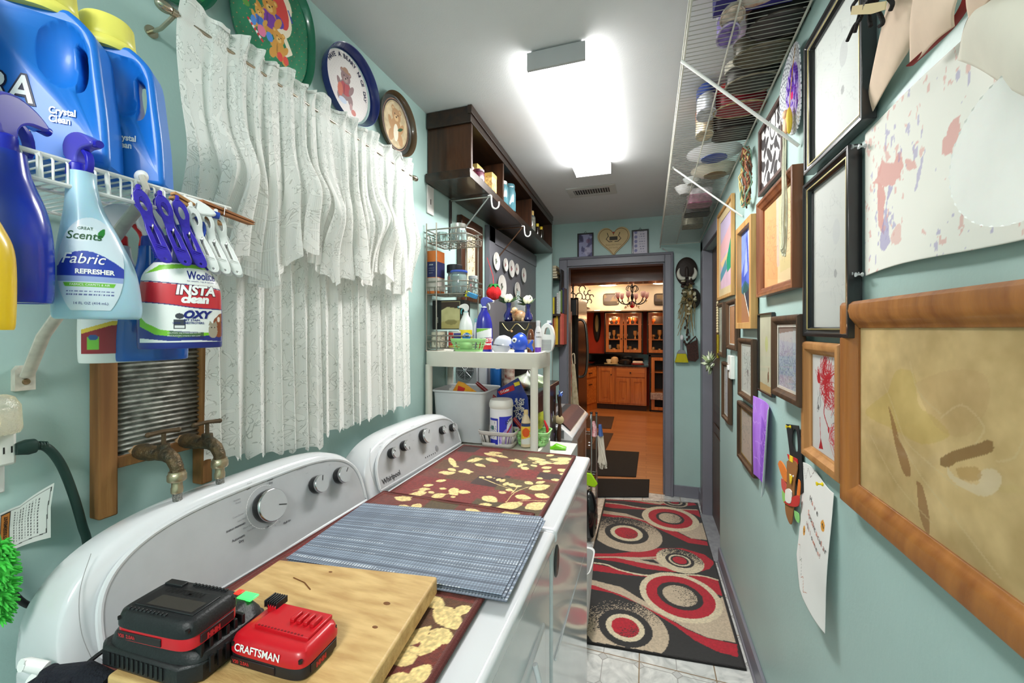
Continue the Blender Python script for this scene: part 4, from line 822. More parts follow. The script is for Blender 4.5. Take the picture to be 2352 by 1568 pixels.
# ---------------------------------------------------------------- leaf pattern mats
def Z6(x,y): return (780+x*.2636,900+y*.2636)
LEAF=[(560,905,720,870,16),(620,930,480,900,14),(520,970,640,1040,22),(600,1040,750,1010,24),(640,1000,700,960,10),(930,950,1040,870,0),
(960,560,1010,640,9),(990,630,1040,640,9),(1110,590,1250,565,14),(1180,560,1230,580,9),(1260,520,1380,540,14),(1280,560,1380,600,15),(1300,510,1420,520,9),(1180,610,1270,640,9),(1350,530,1470,560,9),(1470,580,1590,590,7),(1530,570,1580,610,6),(1570,620,1640,615,9),(1580,640,1650,660,8),(1640,560,1800,580,13),(1700,590,1860,610,14),(1800,545,1870,535,7),(1830,570,2000,590,13),(1850,610,2040,600,15),(1900,560,2060,580,12),(1760,650,1850,640,13),(1770,680,1840,670,12),(1740,620,1800,610,9),(1900,655,2000,680,14),(1920,690,1990,710,9),(1840,750,1930,755,9),
(860,690,950,680,11),(900,700,1010,690,12),(950,650,1010,680,8),(1030,680,1170,680,9),(1090,655,1130,700,10),(840,760,930,750,9),(730,800,820,790,11),(690,830,790,830,10),(600,890,760,860,16),(680,850,750,845,7),(990,820,1000,870,15),(960,850,1030,880,16),(1030,850,1140,860,11),(970,890,1010,900,14),(780,850,820,870,8),(800,900,930,870,15),(870,820,930,830,8),(1250,890,1370,940,24),(1210,970,1330,965,10),(1380,990,1600,950,20),(1620,1000,1820,950,26),(1620,760,1680,790,18),(1720,730,1770,745,14),(1710,780,1790,765,13),(1650,830,1830,800,20),(1530,890,1670,910,20),(1700,870,1830,900,19),(1220,720,1260,735,7),(1280,720,1330,735,7),(1340,740,1360,735,7),(1370,760,1400,740,6),(1400,770,1440,745,6),(1430,800,1470,770,6),(1390,850,1450,870,14),(1480,780,1530,810,13),(1520,810,1590,800,14),(1450,830,1510,850,12),(1590,620,1560,640,6),(1670,620,1720,640,12),(1680,600,1720,610,9),(1590,650,1640,665,8)]
STEM=[[(420,910),(560,1000),(640,960)],[(1250,740),(1380,790),(1500,830)],[(1450,940),(1530,860),(1650,810)],[(1340,990),(1600,930),(1810,930)],[(1150,600),(1300,560),(1420,530)],[(1640,580),(1850,590),(2030,580)],[(900,880),(980,860)],[(640,840),(760,820)],[(1500,870),(1560,800)]]
YLW=(226,200,136)
def leaf_rug(name_label,x0,x1,y0,y1,z,seed,draw,skew=0):
    cv=Cv(x1-x0,y1-y0,.0022,(110,42,30)); r=np.random.default_rng(seed); pal=[(104,38,26),(92,56,30),(86,66,36),(56,30,24),(108,44,32),(96,54,40),(80,62,34),(118,32,28)]
    for i in range(5):
        for j in range(6):
            cx=(i+.5)*cv.w/5+r.uniform(-.02,.02); cy=(j+.5)*cv.h/6+r.uniform(-.02,.02); cv.put((np.abs(cv.X-cx)<cv.w/9)&(np.abs(cv.Y-cy)<cv.h/11),pal[r.integers(8)])
    draw(cv); n=cv.noise(.004,3); cv.a*=(.72+.52*n)[...,None]
    e=.008; bd=(cv.X<e)|(cv.X>cv.w-e)|(cv.Y<e)|(cv.Y>cv.h-e); cv.put(bd,(96,40,34))
    t=thing('leaf_mat',name_label,'mat',((x0+x1)/2,(y0+y1)/2,z))
    hz=lambda X,Y:z+.006+.0012*np.sin(X*37+seed)*np.sin(Y*29)+.0022*(((X<e)|(X>cv.w-e)|(Y<e)|(Y>cv.h-e))*1.0)
    fn=lambda X,Y:(x0+X+skew*(Y/cv.h),y0+Y,hz(X,Y))
    cvmesh('pile',cv,fn,RUGM,t,world=True)
    b=B(); c=[(x0,y0),(x1,y0),(x1+skew,y1),(x0+skew,y1)]; b.tube([(p[0],p[1],z+.005) for p in c],.0052,8,closed=True); add('bound_edge',b,mat((92,40,36),.9,bump=.5,bs=400),t,world=True)
    add('backing',B().hexa([Vector((p[0],p[1],zz)) for zz in (z+.0005,z+.0045) for p in (c[0],c[1],c[3],c[2])]),mat((70,34,28),.9),t,world=True)
def dr1(cv,x0=-.735,y0=1.0):
    q=lambda x,y:(lambda p:(p.x-x0,p.y-y0))(P(*Z6(x,y),z=.962))
    for a,b_,c,d,w in LEAF:
        if not w: continue
        p=q(a,b_); s=q(c,d); L=math.hypot(s[0]-p[0],s[1]-p[1]); cv.leaf(p[0],p[1],s[0],s[1],min(L*.34,w*.0009+.004),YLW)
    for s_ in STEM: cv.line([q(*p) for p in curve(s_,3)],.0012,YLW)
leaf_rug('brown and gold leaf patterned mat on top of the washing machine',-.735,-.262,1.0,1.565,.9505,4,dr1)
def dr2(cv):
    x0,y0=-.745,.335
    q=lambda u,v:(lambda p:(p.x-x0,p.y-y0))(P(u,v,z=.967))
    for a,b_,c,d,w in LEAF[:6]:
        if w: p=q(*Z6(a,b_)); s=q(*Z6(c,d)); cv.leaf(p[0],p[1],s[0],s[1],.016,YLW)
    for a,b_,c,d,w in ((1070,1165,1110,1180,.014),(1120,1160,1200,1150,.016),(1150,1175,1215,1170,.014),(1000,1385,1060,1440,.020),(1020,1440,960,1500,.016),(900,1520,960,1480,.02),(880,1560,960,1568,.018),(990,1440,1040,1470,.016),(1040,1400,1085,1390,.012),(920,1480,990,1430,.014),(980,1365,1020,1390,.014),(940,1560,990,1520,.014)): p=q(a,b_); s=q(c,d); cv.leaf(p[0],p[1],s[0],s[1],w,YLW)
    r=np.random.default_rng(5)
    for i in range(26): x,y,a=r.uniform(.02,cv.w),r.uniform(0,.16),r.uniform(0,6); cv.leaf(x,y,x+.05*math.cos(a),y+.05*math.sin(a),.014,YLW)
leaf_rug('brown and gold leaf patterned mat on the dryer, under the placemats',-.745,-.282,.335,1.028,.957,9,dr2)
# ---------------------------------------------------------------- placemats, board, charger, batteries
def placemat(label,c,z,seed,group):
    w,h=.484,.322; cv=Cv(w,h,.0013,(138,152,170)); X,Y=cv.X,cv.Y; r=np.random.default_rng(seed)
    rows=(Y/.0026).astype(int); tone=r.uniform(.78,1.14,400)[rows]; cv.a*=tone[...,None]
    cols=((X/.0032).astype(int)%2); cv.a*=(1-.16*cols)[...,None]
    for k in range(38): y=r.uniform(0,h); x=r.uniform(-.1,w); L=r.uniform(.1,.3); cv.put((np.abs(Y-y)<.0011)&(X>x)&(X<x+L)&(cols==0),(214,220,226))
    for k in range(60): y=r.uniform(0,h); cv.put((np.abs(Y-y)<.0008),(60,66,80),.5)
    t=thing('placemat',label,'placemat',((c[0][0]+c[2][0])/2,(c[0][1]+c[2][1])/2,z),group=group)
    A,Bc,Cc,D=[np.array(p) for p in c]    # far-left, far-right, near-right, near-left
    def f(X,Y):
        s=X/w; q=Y/h; px=(D[0]*(1-s)+Cc[0]*s)*(1-q)+(A[0]*(1-s)+Bc[0]*s)*q; py=(D[1]*(1-s)+Cc[1]*s)*(1-q)+(A[1]*(1-s)+Bc[1]*s)*q
        return px,py,z+.0016+.0012*np.sin(s*5)*np.sin(q*4)+.0005*np.sin(X*2400)*0
    cvmesh('weave',cv,f,vcm(.6,bump=.5,bs=900,key='pm'),t,world=True,sol=.0012)
c0=[(-.735,.927),(-.252,1.000),(-.246,.684),(-.712,.652)]
placemat('grey blue woven placemat, lowest of the stack on the dryer',[(x+.012,y-.008) for x,y in c0],.9665,2,'woven placemats'); placemat('grey blue woven placemat in the middle of the stack on the dryer',[(x+.006,y-.002) for x,y in c0],.9690,3,'woven placemats'); placemat('grey blue woven placemat on top of the stack on the dryer',c0,.9715,4,'woven placemats')
t=thing('cutting_board','thick pale wooden cutting board with the batteries on it','cutting board',(-.51,.48,.9745))
bd=[(-.66,.330),(-.322,.352),(-.674,.602),(-.357,.650)]
add('slab',B().hexa([Vector((x,y,z_)) for z_ in (.9745,1.005) for x,y in bd]),mat((216,182,124),.5,c2=(184,146,92),scale=7,stretch=(2,9,9),bump=.25,bs=20),t,world=True,bev=.004,seg=3)
b=B()
for x,y,r in ((-.40,.56,.004),(-.385,.51,.003),(-.55,.60,.0025)): b.lathe([(r,0),(r*.6,.0004)],10,Matrix.Translation((x,y,1.0050))@Matrix.Diagonal((1.6,1,1,1)))
b.tube([(-.60,.565,1.0052),(-.57,.560,1.0053),(-.545,.548,1.0052)],.0011,5); add('knots',b,mat((120,76,36),.6),t,world=True)
PLA=mat((28,29,31),.45,bump=.15,bs=300); PLR=mat((196,22,34),.35,coat=.2)
T0=Matrix.Translation((-.612,.402,1.006))@Matrix.Rotation(.05,4,'Z')
t=thing('battery_charger','black tool battery charger with a green light on the cutting board','charger',(-.612,.402,1.006))
b=B(T0); b.prism([(-.088,-.052),(-.072,-.062),(.060,-.062),(.080,-.045),(.084,.030),(.070,.056),(-.070,.056),(-.088,.044)],.026,lambda a,c,d:(a,c,d)); add('base',b,PLA,t,world=True,bev=.004)
b=B(T0); b.loft([(.026,0,-.002,.084,.057),(.034,0,-.002,.082,.055),(.046,-.006,0,.070,.048),(.048,-.006,0,.066,.044)],40,5); add('cover',b,PLA,t,world=True)
b=B(T0)
for k in range(12): b.box(-.060+k*.0085,-.0565+k*.0085,-.0632,-.058,.006,.022)
add('side_slots',b,BLACK,t,world=True); b=B(T0)
for k in range(7): b.box(.0835,.0865,-.04+k*.0105,-.0355+k*.0105,.010,.030)
add('cooling_slots',b,BLACK,t,world=True)
for k in range(6): add('fin',B(T0).box(.060+k*.001,.078+k*.0005,-.046+k*.011,-.041+k*.011,.030,.048),BLACK,t,world=True,bev=.001)
add('green_light',B(T0).box(.040,.066,.034,.050,.0465,.0495),mat((60,240,90),.3,emit=1.6),t,world=True,bev=.003); add('red_light',B(T0).box(.026,.037,.040,.052,.0465,.0490),mat((220,60,40),.3,emit=.5),t,world=True,bev=.002)
add('power_lead',B().tube(curve([(-.695,.375,1.02),(-.72,.35,1.0),(-.73,.33,.985),(-.74,.30,.97)],4),.003,8),BLACK,t,world=True)
def battery(label,T,lower,upper,black):
    o=T.translation; t=thing('tool_battery',label,'battery',o)
    b=B(T); b.loft([(0,0,0,.058,.034),(.003,0,0,.0615,.037),(.017,0,0,.0615,.037),(.019,0,0,.060,.036)],48,6); add('lower_shell',b,lower,t,world=True)
    b=B(T); b.loft([(.018,0,0,.0625,.038),(.024,0,0,.0625,.038),(.034,0,0,.059,.035),(.037,0,0,.054,.031)],48,6); add('upper_shell',b,upper,t,world=True)
    b=B(T)
    if black:
        b.box(-.046,.050,-.022,.016,.0368,.0385)
        for k in range(10): b.box(-.045+k*.0065,-.041+k*.0065,-.031,-.027,.036,.0395)
        for k in range(10): b.box(-.010+k*.0060,-.0065+k*.0060,.026,.030,.036,.0395)
        b.box(-.050,-.020,.018,.028,.036,.0405); add('moulding',b,mat((34,35,37),.35),t,world=True,bev=.0008)
        b=B(T); text(b,'CRAFTSMAN',.0115,lambda x,y:(x,y,.0389),-.035,.006,bold=.0004,sx=.95); add('raised_name',b,mat((16,16,17),.5),t,world=True,smooth=False)
        b=B(T); b.poly([(-.030,-.019,.0388),(.044,-.019,.0388),(.046,.000,.0388),(-.028,.000,.0388)]); add('rating_label',b,mat((60,58,54),.25),t,world=True,smooth=False)
    else:
        b.box(-.040,.050,-.014,.032,.036,.0415).box(-.052,-.036,.018,.034,.034,.0445)
        for k in range(4): b.box(.004+k*.011,.011+k*.011,.002,.020,.041,.0475)
        add('terminal_rail',b,PLR,t,world=True,bev=.0015)
        b=B(T)
        for k in range(6): b.box(-.058+k*.0042,-.0555+k*.0042,.018,.038,.040,.050,)
        add('latch',b,BLACK,t,world=True,bev=.001)
        b=B(T)
        for k in range(14): b.box(-.034+k*.0055,-.031+k*.0055,-.0135,-.0115,.0412,.0418)
        add('contact_slots',b,mat((120,14,22),.5),t,world=True)
        b=B(T); text(b,'CRAFTSMAN',.0140,lambda x,y:(x,-.0388+.0008*(y/.01),.0210+y*.95),-.046,.0025,bold=.0003,sx=.92,shear=.1); add('name_print',b,mat((245,245,245),.4),t,world=True,smooth=False)
    b=B(T); b.box(.0608,.0632,-.022,.024,.005,.016); add('end_inset',b,mat((38,24,26),.4),t,world=True,bev=.001); b=B(T); b.box(-.052,.020,-.0385,-.0365,.0045,.0145); add('side_inset',b,mat((38,24,26),.4),t,world=True,bev=.001)
    b=B(T); text(b,'V20  2.0Ah',.0060,lambda x,y:(x,-.0388,y),-.048,.0075,bold=.0002); text(b,'HHH',.008,lambda x,y:(.0634,x,y),-.014,.0065,bold=.0008); add('side_print',b,mat((190,40,44),.5),t,world=True,smooth=False)
    for x,y in ((-.052,-.034),(.057,-.034),(.057,.028)): b=B(T); b.lathe([(.0026,.026),(.0026,.0295),(.001,.030)],12,Matrix.Translation((x,y*1.0,0))); add('screw',b,mat((60,56,56),.3,.8),t,world=True)
    return t
battery('black tool battery with red base sitting on the charger',Matrix.Translation((-.590,.372,1.0545))@Matrix.Rotation(.09,4,'Z'),PLR,PLA,True)
battery('red tool battery lying on the cutting board beside the charger',Matrix.Translation((-.470,.430,1.0055))@Matrix.Rotation(.04,4,'Z'),mat((34,30,32),.45),PLR,False)
# glove and white bracket at the lower left corner
t=thing('work_glove','black knitted glove with white cuff specks at the bottom left corner','glove',(-.70,.30,.96))
pts=[P(u,v,z=.985) for u,v in ((110,1560),(140,1545),(170,1548),(205,1552),(235,1562))]
b=B(); b.tube([P(60,1590,z=.985),P(120,1560,z=.99),P(190,1556,z=.99),P(250,1575,z=.985)],[.010,.016,.018,.014],14).tube([P(90,1585,z=.99),P(115,1545,z=.998),P(128,1530,z=1.0)],[.010,.011,.006],12).tube([P(150,1580,z=.99),P(185,1545,z=.995),P(222,1540,z=.99)],[.012,.012,.007],12); add('palm',b,mat((24,26,36),.95,bump=1,bs=300),t,world=True)
b=B(); b.tube([P(222,1540,z=.985),P(236,1556,z=.985),P(246,1580,z=.98)],[.006,.009,.009],10); add('cuff',b,mat((60,60,60),.95,c2=(220,214,196),scale=160),t,world=True)
t=thing('hook_bracket','white metal hook bracket at the bottom left corner','bracket',(-.80,.29,.98))
b=B(); b.tube([P(48,1528,x=-.80),P(60,1524,x=-.80),P(105,1534,x=-.78)],.008,10); add('arm',b,WHITE,t,world=True); add('base_arm',B().tube([P(70,1562,x=-.79),P(100,1560,x=-.79)],.008,10),WHITE,t,world=True)
# ---------------------------------------------------------------- right wall: framed drawings
GLS=bpy.data.materials.new('picture_glass'); GLS.use_nodes=True; _n=GLS.node_tree.nodes; _l=GLS.node_tree.links
_f=_n.new('ShaderNodeFresnel'); _f.inputs[0].default_value=1.28; _t=_n.new('ShaderNodeBsdfTransparent'); _g=_n.new('ShaderNodeBsdfGlossy'); _g.inputs['Roughness'].default_value=.04; _m=_n.new('ShaderNodeMixShader'); _q=_n.new('ShaderNodeMath'); _q.operation='MULTIPLY'; _q.inputs[1].default_value=.45; _l.new(_f.outputs[0],_q.inputs[0]); _l.new(_q.outputs[0],_m.inputs[0]); _l.new(_t.outputs[0],_m.inputs[1]); _l.new(_g.outputs[0],_m.inputs[2]); _l.new(_m.outputs[0],_n['Material Output'].inputs[0])
class Pic:
    def __init__(s,label,px,bw,depth,fm,bg,res=.0016,mb=0,mc=None,name='framed_picture',off=0,glass=True,prof=1,group=None,yl=None,zl=None):
        s.xf=XR-depth-off; q=[P(u,v,x=s.xf) for u,v in px] if px else None
        s.y1,s.y0=((q[0].y+q[2].y)/2,(q[1].y+q[3].y)/2) if px else yl
        s.z1,s.z0=((q[0].z+q[1].z)/2,(q[2].z+q[3].z)/2) if px else zl
        if yl and px: s.y1,s.y0=yl
        if zl and px: s.z1,s.z0=zl
        w,h=s.y1-s.y0,s.z1-s.z0; s.bw=bw; s.t=t=thing(name,label,'picture' if name!='painting' else 'painting',(XR-off,(s.y0+s.y1)/2,s.z0),group=group)
        D=depth; S_=[(0,D),(bw*.35,D),(bw*.5,D*.86),(bw*.85,D*.72),(bw,D*.55),(bw,D*.15),(0,D*.15)] if prof else [(0,D),(bw,D),(bw,D*.15),(0,D*.15)]
        if prof==2: S_=[(0,D*.75),(bw*.12,D*.96),(bw*.35,D),(bw*.6,D*.92),(bw*.85,D*.6),(bw,D*.5),(bw,D*.15),(0,D*.15)]
        rs=[]
        for cx,cz,sx,sz in ((s.y0,s.z0,1,1),(s.y1,s.z0,-1,1),(s.y1,s.z1,-1,-1),(s.y0,s.z1,1,-1)): rs.append([Vector((XR-off-d,cx+sx*a,cz+sz*a)) for a,d in S_])
        b=B(); b.rings(rs,closed=True); add('moulding',b,fm,t,world=True,ang=25,bev=.0012)
        s.xp=XR-off-depth*.38; s.cv=Cv(w-2*bw,h-2*bw,res,bg); s.off=off
        if mb:
            b=B(); o=[(s.y0+bw-.001,s.z0+bw-.001),(s.y1-bw+.001,s.z0+bw-.001),(s.y1-bw+.001,s.z1-bw+.001),(s.y0+bw-.001,s.z1-bw+.001)]; k=bw+mb; i_=[(s.y0+k,s.z0+k),(s.y1-k,s.z0+k),(s.y1-k,s.z1-k),(s.y0+k,s.z1-k)]
            b.prism(o,.0015,lambda a,c,d:(s.xp-.001-d,a,c),[i_]); add('mount',b,mc or mat((236,232,218),.8),t,world=True,smooth=False)
        if glass: add('glass',B().poly([(s.xp-.0034,s.y0+bw-.001,s.z0+bw-.001),(s.xp-.0034,s.y0+bw-.001,s.z1-bw+.001),(s.xp-.0034,s.y1-bw+.001,s.z1-bw+.001),(s.xp-.0034,s.y1-bw+.001,s.z0+bw-.001)]),GLS,t,world=True,smooth=False)
    def m(s,u,v): p=P(u,v,x=s.xp); return (s.y1-s.bw-p.y,p.z-s.z0-s.bw)
    def M(s,l): return [s.m(*p) for p in l]
    def done(s,r=.7): cvmesh('picture',s.cv,lambda X,Y:(s.xp+0*X,s.y1-s.bw-X,s.z0+s.bw+Y),vcm(r),s.t,world=True); return s.t
def squig(cv,n,col,x0,x1,y0,y1,seed,w=.0009,L=.03,al=.8):
    r=np.random.default_rng(seed)
    for i in range(n):
        x,y=r.uniform(x0,x1),r.uniform(y0,y1); a=r.uniform(0,6); p=[(x,y)]
        for k in range(5): a+=r.uniform(-1.2,1.2); x+=L/5*math.cos(a); y+=L/5*math.sin(a); p.append((x,y))
        cv.line(p,w,col,al)
WB=wood((172,112,54),(140,84,38),.38,'z',2,coat=.3); WBH=wood((176,116,58),(146,88,40),.38,'y',2,coat=.3)
WD=wood((86,62,42),(52,38,27),.45,'z',3); WH=wood((190,138,84),(158,108,60),.4,'z',2,coat=.2); WM2=wood((138,82,48),(100,56,32),.4,'z',2,coat=.2); BLK=mat((26,26,28),.28,coat=.4); OAKL=wood((200,158,98),(166,120,66),.5,'z',3)
# big golden brown picture
p=Pic('big golden brown abstract picture in a wide wooden frame, nearest on the right wall',[(1925,687),(2352,655),(1936,1149),(2352,1545)],.056,.030,WB,(222,192,136),.0022,prof=2,yl=(1.088,.30))
cv=p.cv; n1,n2,n3=cv.noise(.10,11),cv.noise(.05,12),cv.noise(.012,13)
cv.a+=((n1-.5)*np.array([[ [60],[58],[50] ]]).reshape(3,1,1)).transpose(1,2,0)+(n2-.5)[...,None]*36+(n3-.5)[...,None]*14
def blob(pts,col,al=.6): cv.pol(p.M(curve(pts+[pts[0]],4)),col,al)
blob([(2040,900),(2060,850),(2100,860),(2110,930),(2150,960),(2180,1000),(2120,1020),(2060,990),(2000,960),(1990,940)],(206,176,70),.28); blob([(2100,880),(2180,850),(2260,860),(2270,930),(2220,1000),(2150,980)],(196,156,108),.22)
blob([(2040,930),(2052,960),(2065,1005),(2085,1050),(2092,1090),(2075,1085),(2056,1020)],(140,92,48),.6); blob([(2105,1105),(2120,1120),(2135,1190),(2132,1230),(2112,1180)],(140,92,50),.55)
blob([(2160,1052),(2190,1035),(2240,1020),(2275,1010),(2280,1035),(2240,1050),(2200,1060),(2180,1072),(2162,1070)],(126,88,46),.65)
blob([(2175,1070),(2195,1095),(2230,1110),(2250,1110),(2245,1090),(2270,1075),(2298,1090),(2295,1120),(2262,1140),(2210,1120),(2180,1095)],(238,222,194),.6); blob([(2195,1075),(2240,1072),(2255,1090),(2240,1105),(2205,1098)],(196,156,96),.6)
for q in ([(2030,880),(2050,930),(2080,1010),(2130,1060),(2200,1120)],[(2160,960),(2210,930),(2260,980),(2240,1020)],[(2090,830),(2110,900),(2160,950)],[(2290,1060),(2330,1050),(2350,1010)],[(2000,1000),(2060,1110),(2140,1200)],[(2060,1000),(2120,1100),(2200,1200),(2300,1330)]): cv.line(p.M(curve(q,4)),.0014,(228,206,160),.5)
p.done(.5)
# two black frames
for lab,px,kw,sh in (('tall black framed pale drawing high on the right wall under the wire shelf',[(1845,63),(1978,-60),(1845,398),(1979,283)],{},(232,236,232)),('black framed faint pencil drawing below the other black frame',[(1841,435),(1945,327),(1845,772),(1950,776)],{},(216,218,214))):
    p=Pic(lab,px,.024,.030,BLK,sh,.002,mb=.0,**kw); w,h=p.cv.w,p.cv.h
    y0,y1,z0,z1=p.y0,p.y1,p.z0,p.z1; g=.018
    b=B(); b.prism([(y0+g,z0+g),(y1-g,z0+g),(y1-g,z1-g),(y0+g,z1-g)],.0020,lambda a,c,d:(p.xf+.0055-d,a,c),[[(y0+g+.0025,z0+g+.0025),(y1-g-.0025,z0+g+.0025),(y1-g-.0025,z1-g-.0025),(y0+g+.0025,z1-g-.0025)]]); add('gold_line',b,mat((196,180,120),.35,.6),p.t,world=True,smooth=False)
    squig(p.cv,34,(150,152,154),.02,w-.02,.02,h-.03,5,.0006,.05,.25); p.cv.ell(w*.6,h*.35,.008,.010,(150,150,152),al=.6); p.cv.ell(w*.62,h*.62,.02,.03,(204,206,206),al=.6); p.done(.6)
# red scribble
p=Pic('child\'s red and black scribble drawing in a honey coloured wooden frame',[(1833,786),(1920,785),(1842,1048),(1925,1112)],.034,.030,WH,(232,230,228),.0011,prof=2,glass=True)
cv=p.cv; w,h=cv.w,cv.h; r=np.random.default_rng(3)
def sk(pts,n,sp,wd,col): 
    for i in range(n): cv.line(curve([(x*w+r.normal()*sp,y*h+r.normal()*sp) for x,y in pts],4),wd,col,.8)
sk([(.5,.98),(.42,.85),(.55,.75),(.50,.6),(.62,.55)],26,.012,.0011,(200,28,40)); sk([(.7,.9),(.6,.7),(.85,.6),(.8,.5)],20,.012,.0009,(206,40,50)); sk([(.2,.85),(.3,.75),(.5,.72),(.8,.85)],10,.010,.0010,(200,30,44)); cv.ell(w*.25,h*.76,.010,.014,(200,30,44))
cv.line(curve([(w*.5,h*.55),(w*.45,h*.42),(w*.55,h*.33),(w*.62,h*.28)],5),.0022,(200,30,44)); cv.ell(w*.62,h*.27,.005,.008,(200,30,44)); sk([(.8,.3),(.7,.2),(.85,.1),(.9,.03)],14,.010,.0008,(220,70,80)); cv.pol([(w*.25,h*.02),(w*.42,h*.04),(w*.33,h*.14)],(196,28,40)); cv.line([(w*.3,h*.35),(w*.32,h*.1)],.0014,(200,40,50)); sk([(.25,.6),(.18,.5),(.2,.4),(.3,.5),(.3,.62)],3,.004,.0005,(60,60,66)); cv.ell(w*.24,h*.45,.003,.007,(24,24,26)); cv.line([(w*.7,h*.4),(w*.8,h*.47)],.0006,(40,40,50)); cv.line([(w*.75,h*.35),(w*.85,h*.38)],.0006,(40,40,50))
p.done(.6)
# orange and cream drawing
p=Pic('orange and cream sheet of faint drawings in a mid brown frame below the checkered plaque',[(1737,470),(1818,378),(1736,690),(1820,652)],.032,.034,WM2,(226,202,158),.0018,mb=.0); cv=p.cv; w,h=cv.w,cv.h
cv.pol([(0,0),(w*.47,0),(w*.45,h),(0,h)],(232,168,112)); cv.pol([(w*.44,h*.2),(w*.52,h*.2),(w*.50,h),(w*.42,h)],(216,190,170)); cv.pol([(w*.55,h*.12),(w*.98,h*.14),(w*.98,h*.3),(w*.55,h*.26)],(206,190,130),.5)
squig(cv,50,(150,110,80),w*.1,w*.40,h*.2,h*.75,7,.0007,.05,.6); squig(cv,60,(150,124,90),w*.58,w*.92,h*.3,h*.9,8,.0007,.05,.6); p.done()
# blue mountains
p=Pic('blue and white mountain painting in a rough light wood frame',[(1688,543),(1722,478),(1691,757),(1726,752)],.027,.032,OAKL,(70,90,180),.0025,prof=0,glass=False); cv=p.cv; w,h=cv.w,cv.h
cv.a+=(cv.noise(.05,4)-.5)[...,None]*90; cv.pol([(0,h),(w*.4,h),(w*.3,h*.7),(0,h*.55)],(150,170,225),.6); cv.pol([(w*.5,h),(w*.8,h),(w*.6,h*.6)],(226,230,244),.7); cv.pol([(w*.2,h*.5),(w*.4,h*.9),(w*.5,h*.55)],(200,206,236),.6)
cv.pol([(0,h*.30),(w*.3,h*.44),(w*.6,h*.36),(w,h*.48),(w,0),(0,0)],(44,46,60)); cv.pol([(0,h*.40),(w*.3,h*.46),(w*.6,h*.40),(w,h*.5),(w,h*.46),(w*.5,h*.34),(0,h*.28)],(30,90,80),.7); cv.pol([(0,0),(w*.7,0),(w*.22,h*.30),(0,h*.34)],(150,104,70)); cv.line([(w*.72,0),(w*.24,h*.32)],.004,(236,228,214)); p.done()
# pink and green watercolour
p=Pic('pink and green watercolour landscape with wide natural mount, nearest the doorway',[(1648,505),(1687,418),(1648,702),(1687,660)],.018,.02,OAKL,(214,180,196),.003,mb=.045,mc=mat((214,194,150),.7),glass=False,prof=0,yl=(2.79,2.335)); cv=p.cv; w,h=cv.w,cv.h
cv.a+=(cv.noise(.08,5)-.5)[...,None]*30; cv.pol([(0,h),(w,h),(w,h*.8),(0,h*.62)],(196,184,214),.8); cv.pol([(0,h*.62),(w,h*.8),(w,h*.55),(0,h*.45)],(232,176,176),.8); cv.pol([(w*.1,h*.42),(w*.8,h*.5),(w*.9,h*.35),(w*.2,h*.35)],(244,206,140),.8); cv.pol([(w*.55,h*.4),(w*.9,h*.66),(w,h*.7),(w,h*.3),(w*.6,h*.25)],(30,150,110)); cv.pol([(0,h*.25),(w*.5,h*.42),(w*.6,h*.3),(.0,h*.16)],(60,140,160),.8); p.done()
# small brown frames
def small(label,px,bg,kind,seed,bw=.026,m=WD,depth=.025,off=0,mb=.006,**k):
    p=Pic(label,px,bw,depth,m,bg,.0022,mb=mb,off=off,prof=2,**k); cv=p.cv; w,h=cv.w,cv.h
    if kind=='pencil': squig(cv,30,(120,122,118),w*.1,w*.9,h*.1,h*.9,seed,.0008,.05,.7)
    if kind=='tree': 
        cv.line([(w*.5,h*.1),(w*.45,h*.5),(w*.6,h*.8)],.0016,(90,92,84)); squig(cv,50,(96,100,90),w*.2,w*.9,h*.2,h*.8,seed,.0009,.05,.7); cv.ell(w*.5,h*.45,.012,.010,(110,100,104),al=.7)
    if kind=='blue':
        cv.pol([(0,0),(w,0),(w,h*.72),(0,h*.76)],(196,206,216)); cv.pol([(0,h*.86),(w,h*.92),(w,h),(0,h)],(150,140,128)); squig(cv,160,(120,132,168),w*.05,w*.95,h*.03,h*.66,seed,.0010,.05,.5); squig(cv,30,(150,176,150),w*.05,w*.95,h*.03,h*.5,seed+1,.0010,.05,.5)
    if kind=='warm': cv.a+=(cv.noise(.05,seed)-.5)[...,None]*30; squig(cv,20,(190,120,70),w*.1,w*.9,h*.1,h*.9,seed,.0008,.06,.6)
    return p.done()
small('narrow brown framed pale picture at the doorway edge under the pink watercolour',[(1650,695),(1665,692),(1650,820),(1668,822)],(200,204,190),'pencil',1,yl=(2.795,2.57))
small('brown framed orange brown picture under the pink watercolour, beside the narrow one',[(1666,692),(1686,685),(1668,800),(1690,808)],(206,146,90),'warm',2)
small('small brown framed sketch beside the light switch near the doorway',[(1656,830),(1672,835),(1656,955),(1672,978)],(206,206,204),'pencil',3)
small('brown framed pencil sketch of branches right of the light switch',[(1692,776),(1724,778),(1694,907),(1727,932)],(212,216,208),'tree',4)
small('brown framed beige picture with gold inner edge, lowest framed one',[(1691,923),(1725,938),(1692,1058),(1730,1090)],(206,192,178),'pencil',5,mc=mat((190,160,100),.4,.4))
p=Pic('thin black framed beige picture with a small figure, half behind the brown framed one',[(1740,722),(1773,715),(1738,895),(1771,912)],.006,.014,BLK,(206,204,178),.002,prof=0); cv=p.cv; w,h=cv.w,cv.h
cv.a+=(cv.noise(.06,6)-.5)[...,None]*24; cv.ell(w*.5,h*.62,.02,.03,(196,206,110),al=.5); cv.ell(w*.62,h*.20,.008,.02,(90,60,30)); cv.line([(w*.6,h*.13),(w*.66,h*.32)],.002,(150,80,30)); cv.pol([(0,0),(w,0),(w,h*.08),(0,h*.10)],(200,150,80),.6); p.done()
small('brown framed blue grey abstract overlapping the thin black frame',[(1769,731),(1829,716),(1769,908),(1833,933)],(208,212,210),'blue',8,bw=.028,off=.016,mb=.008)
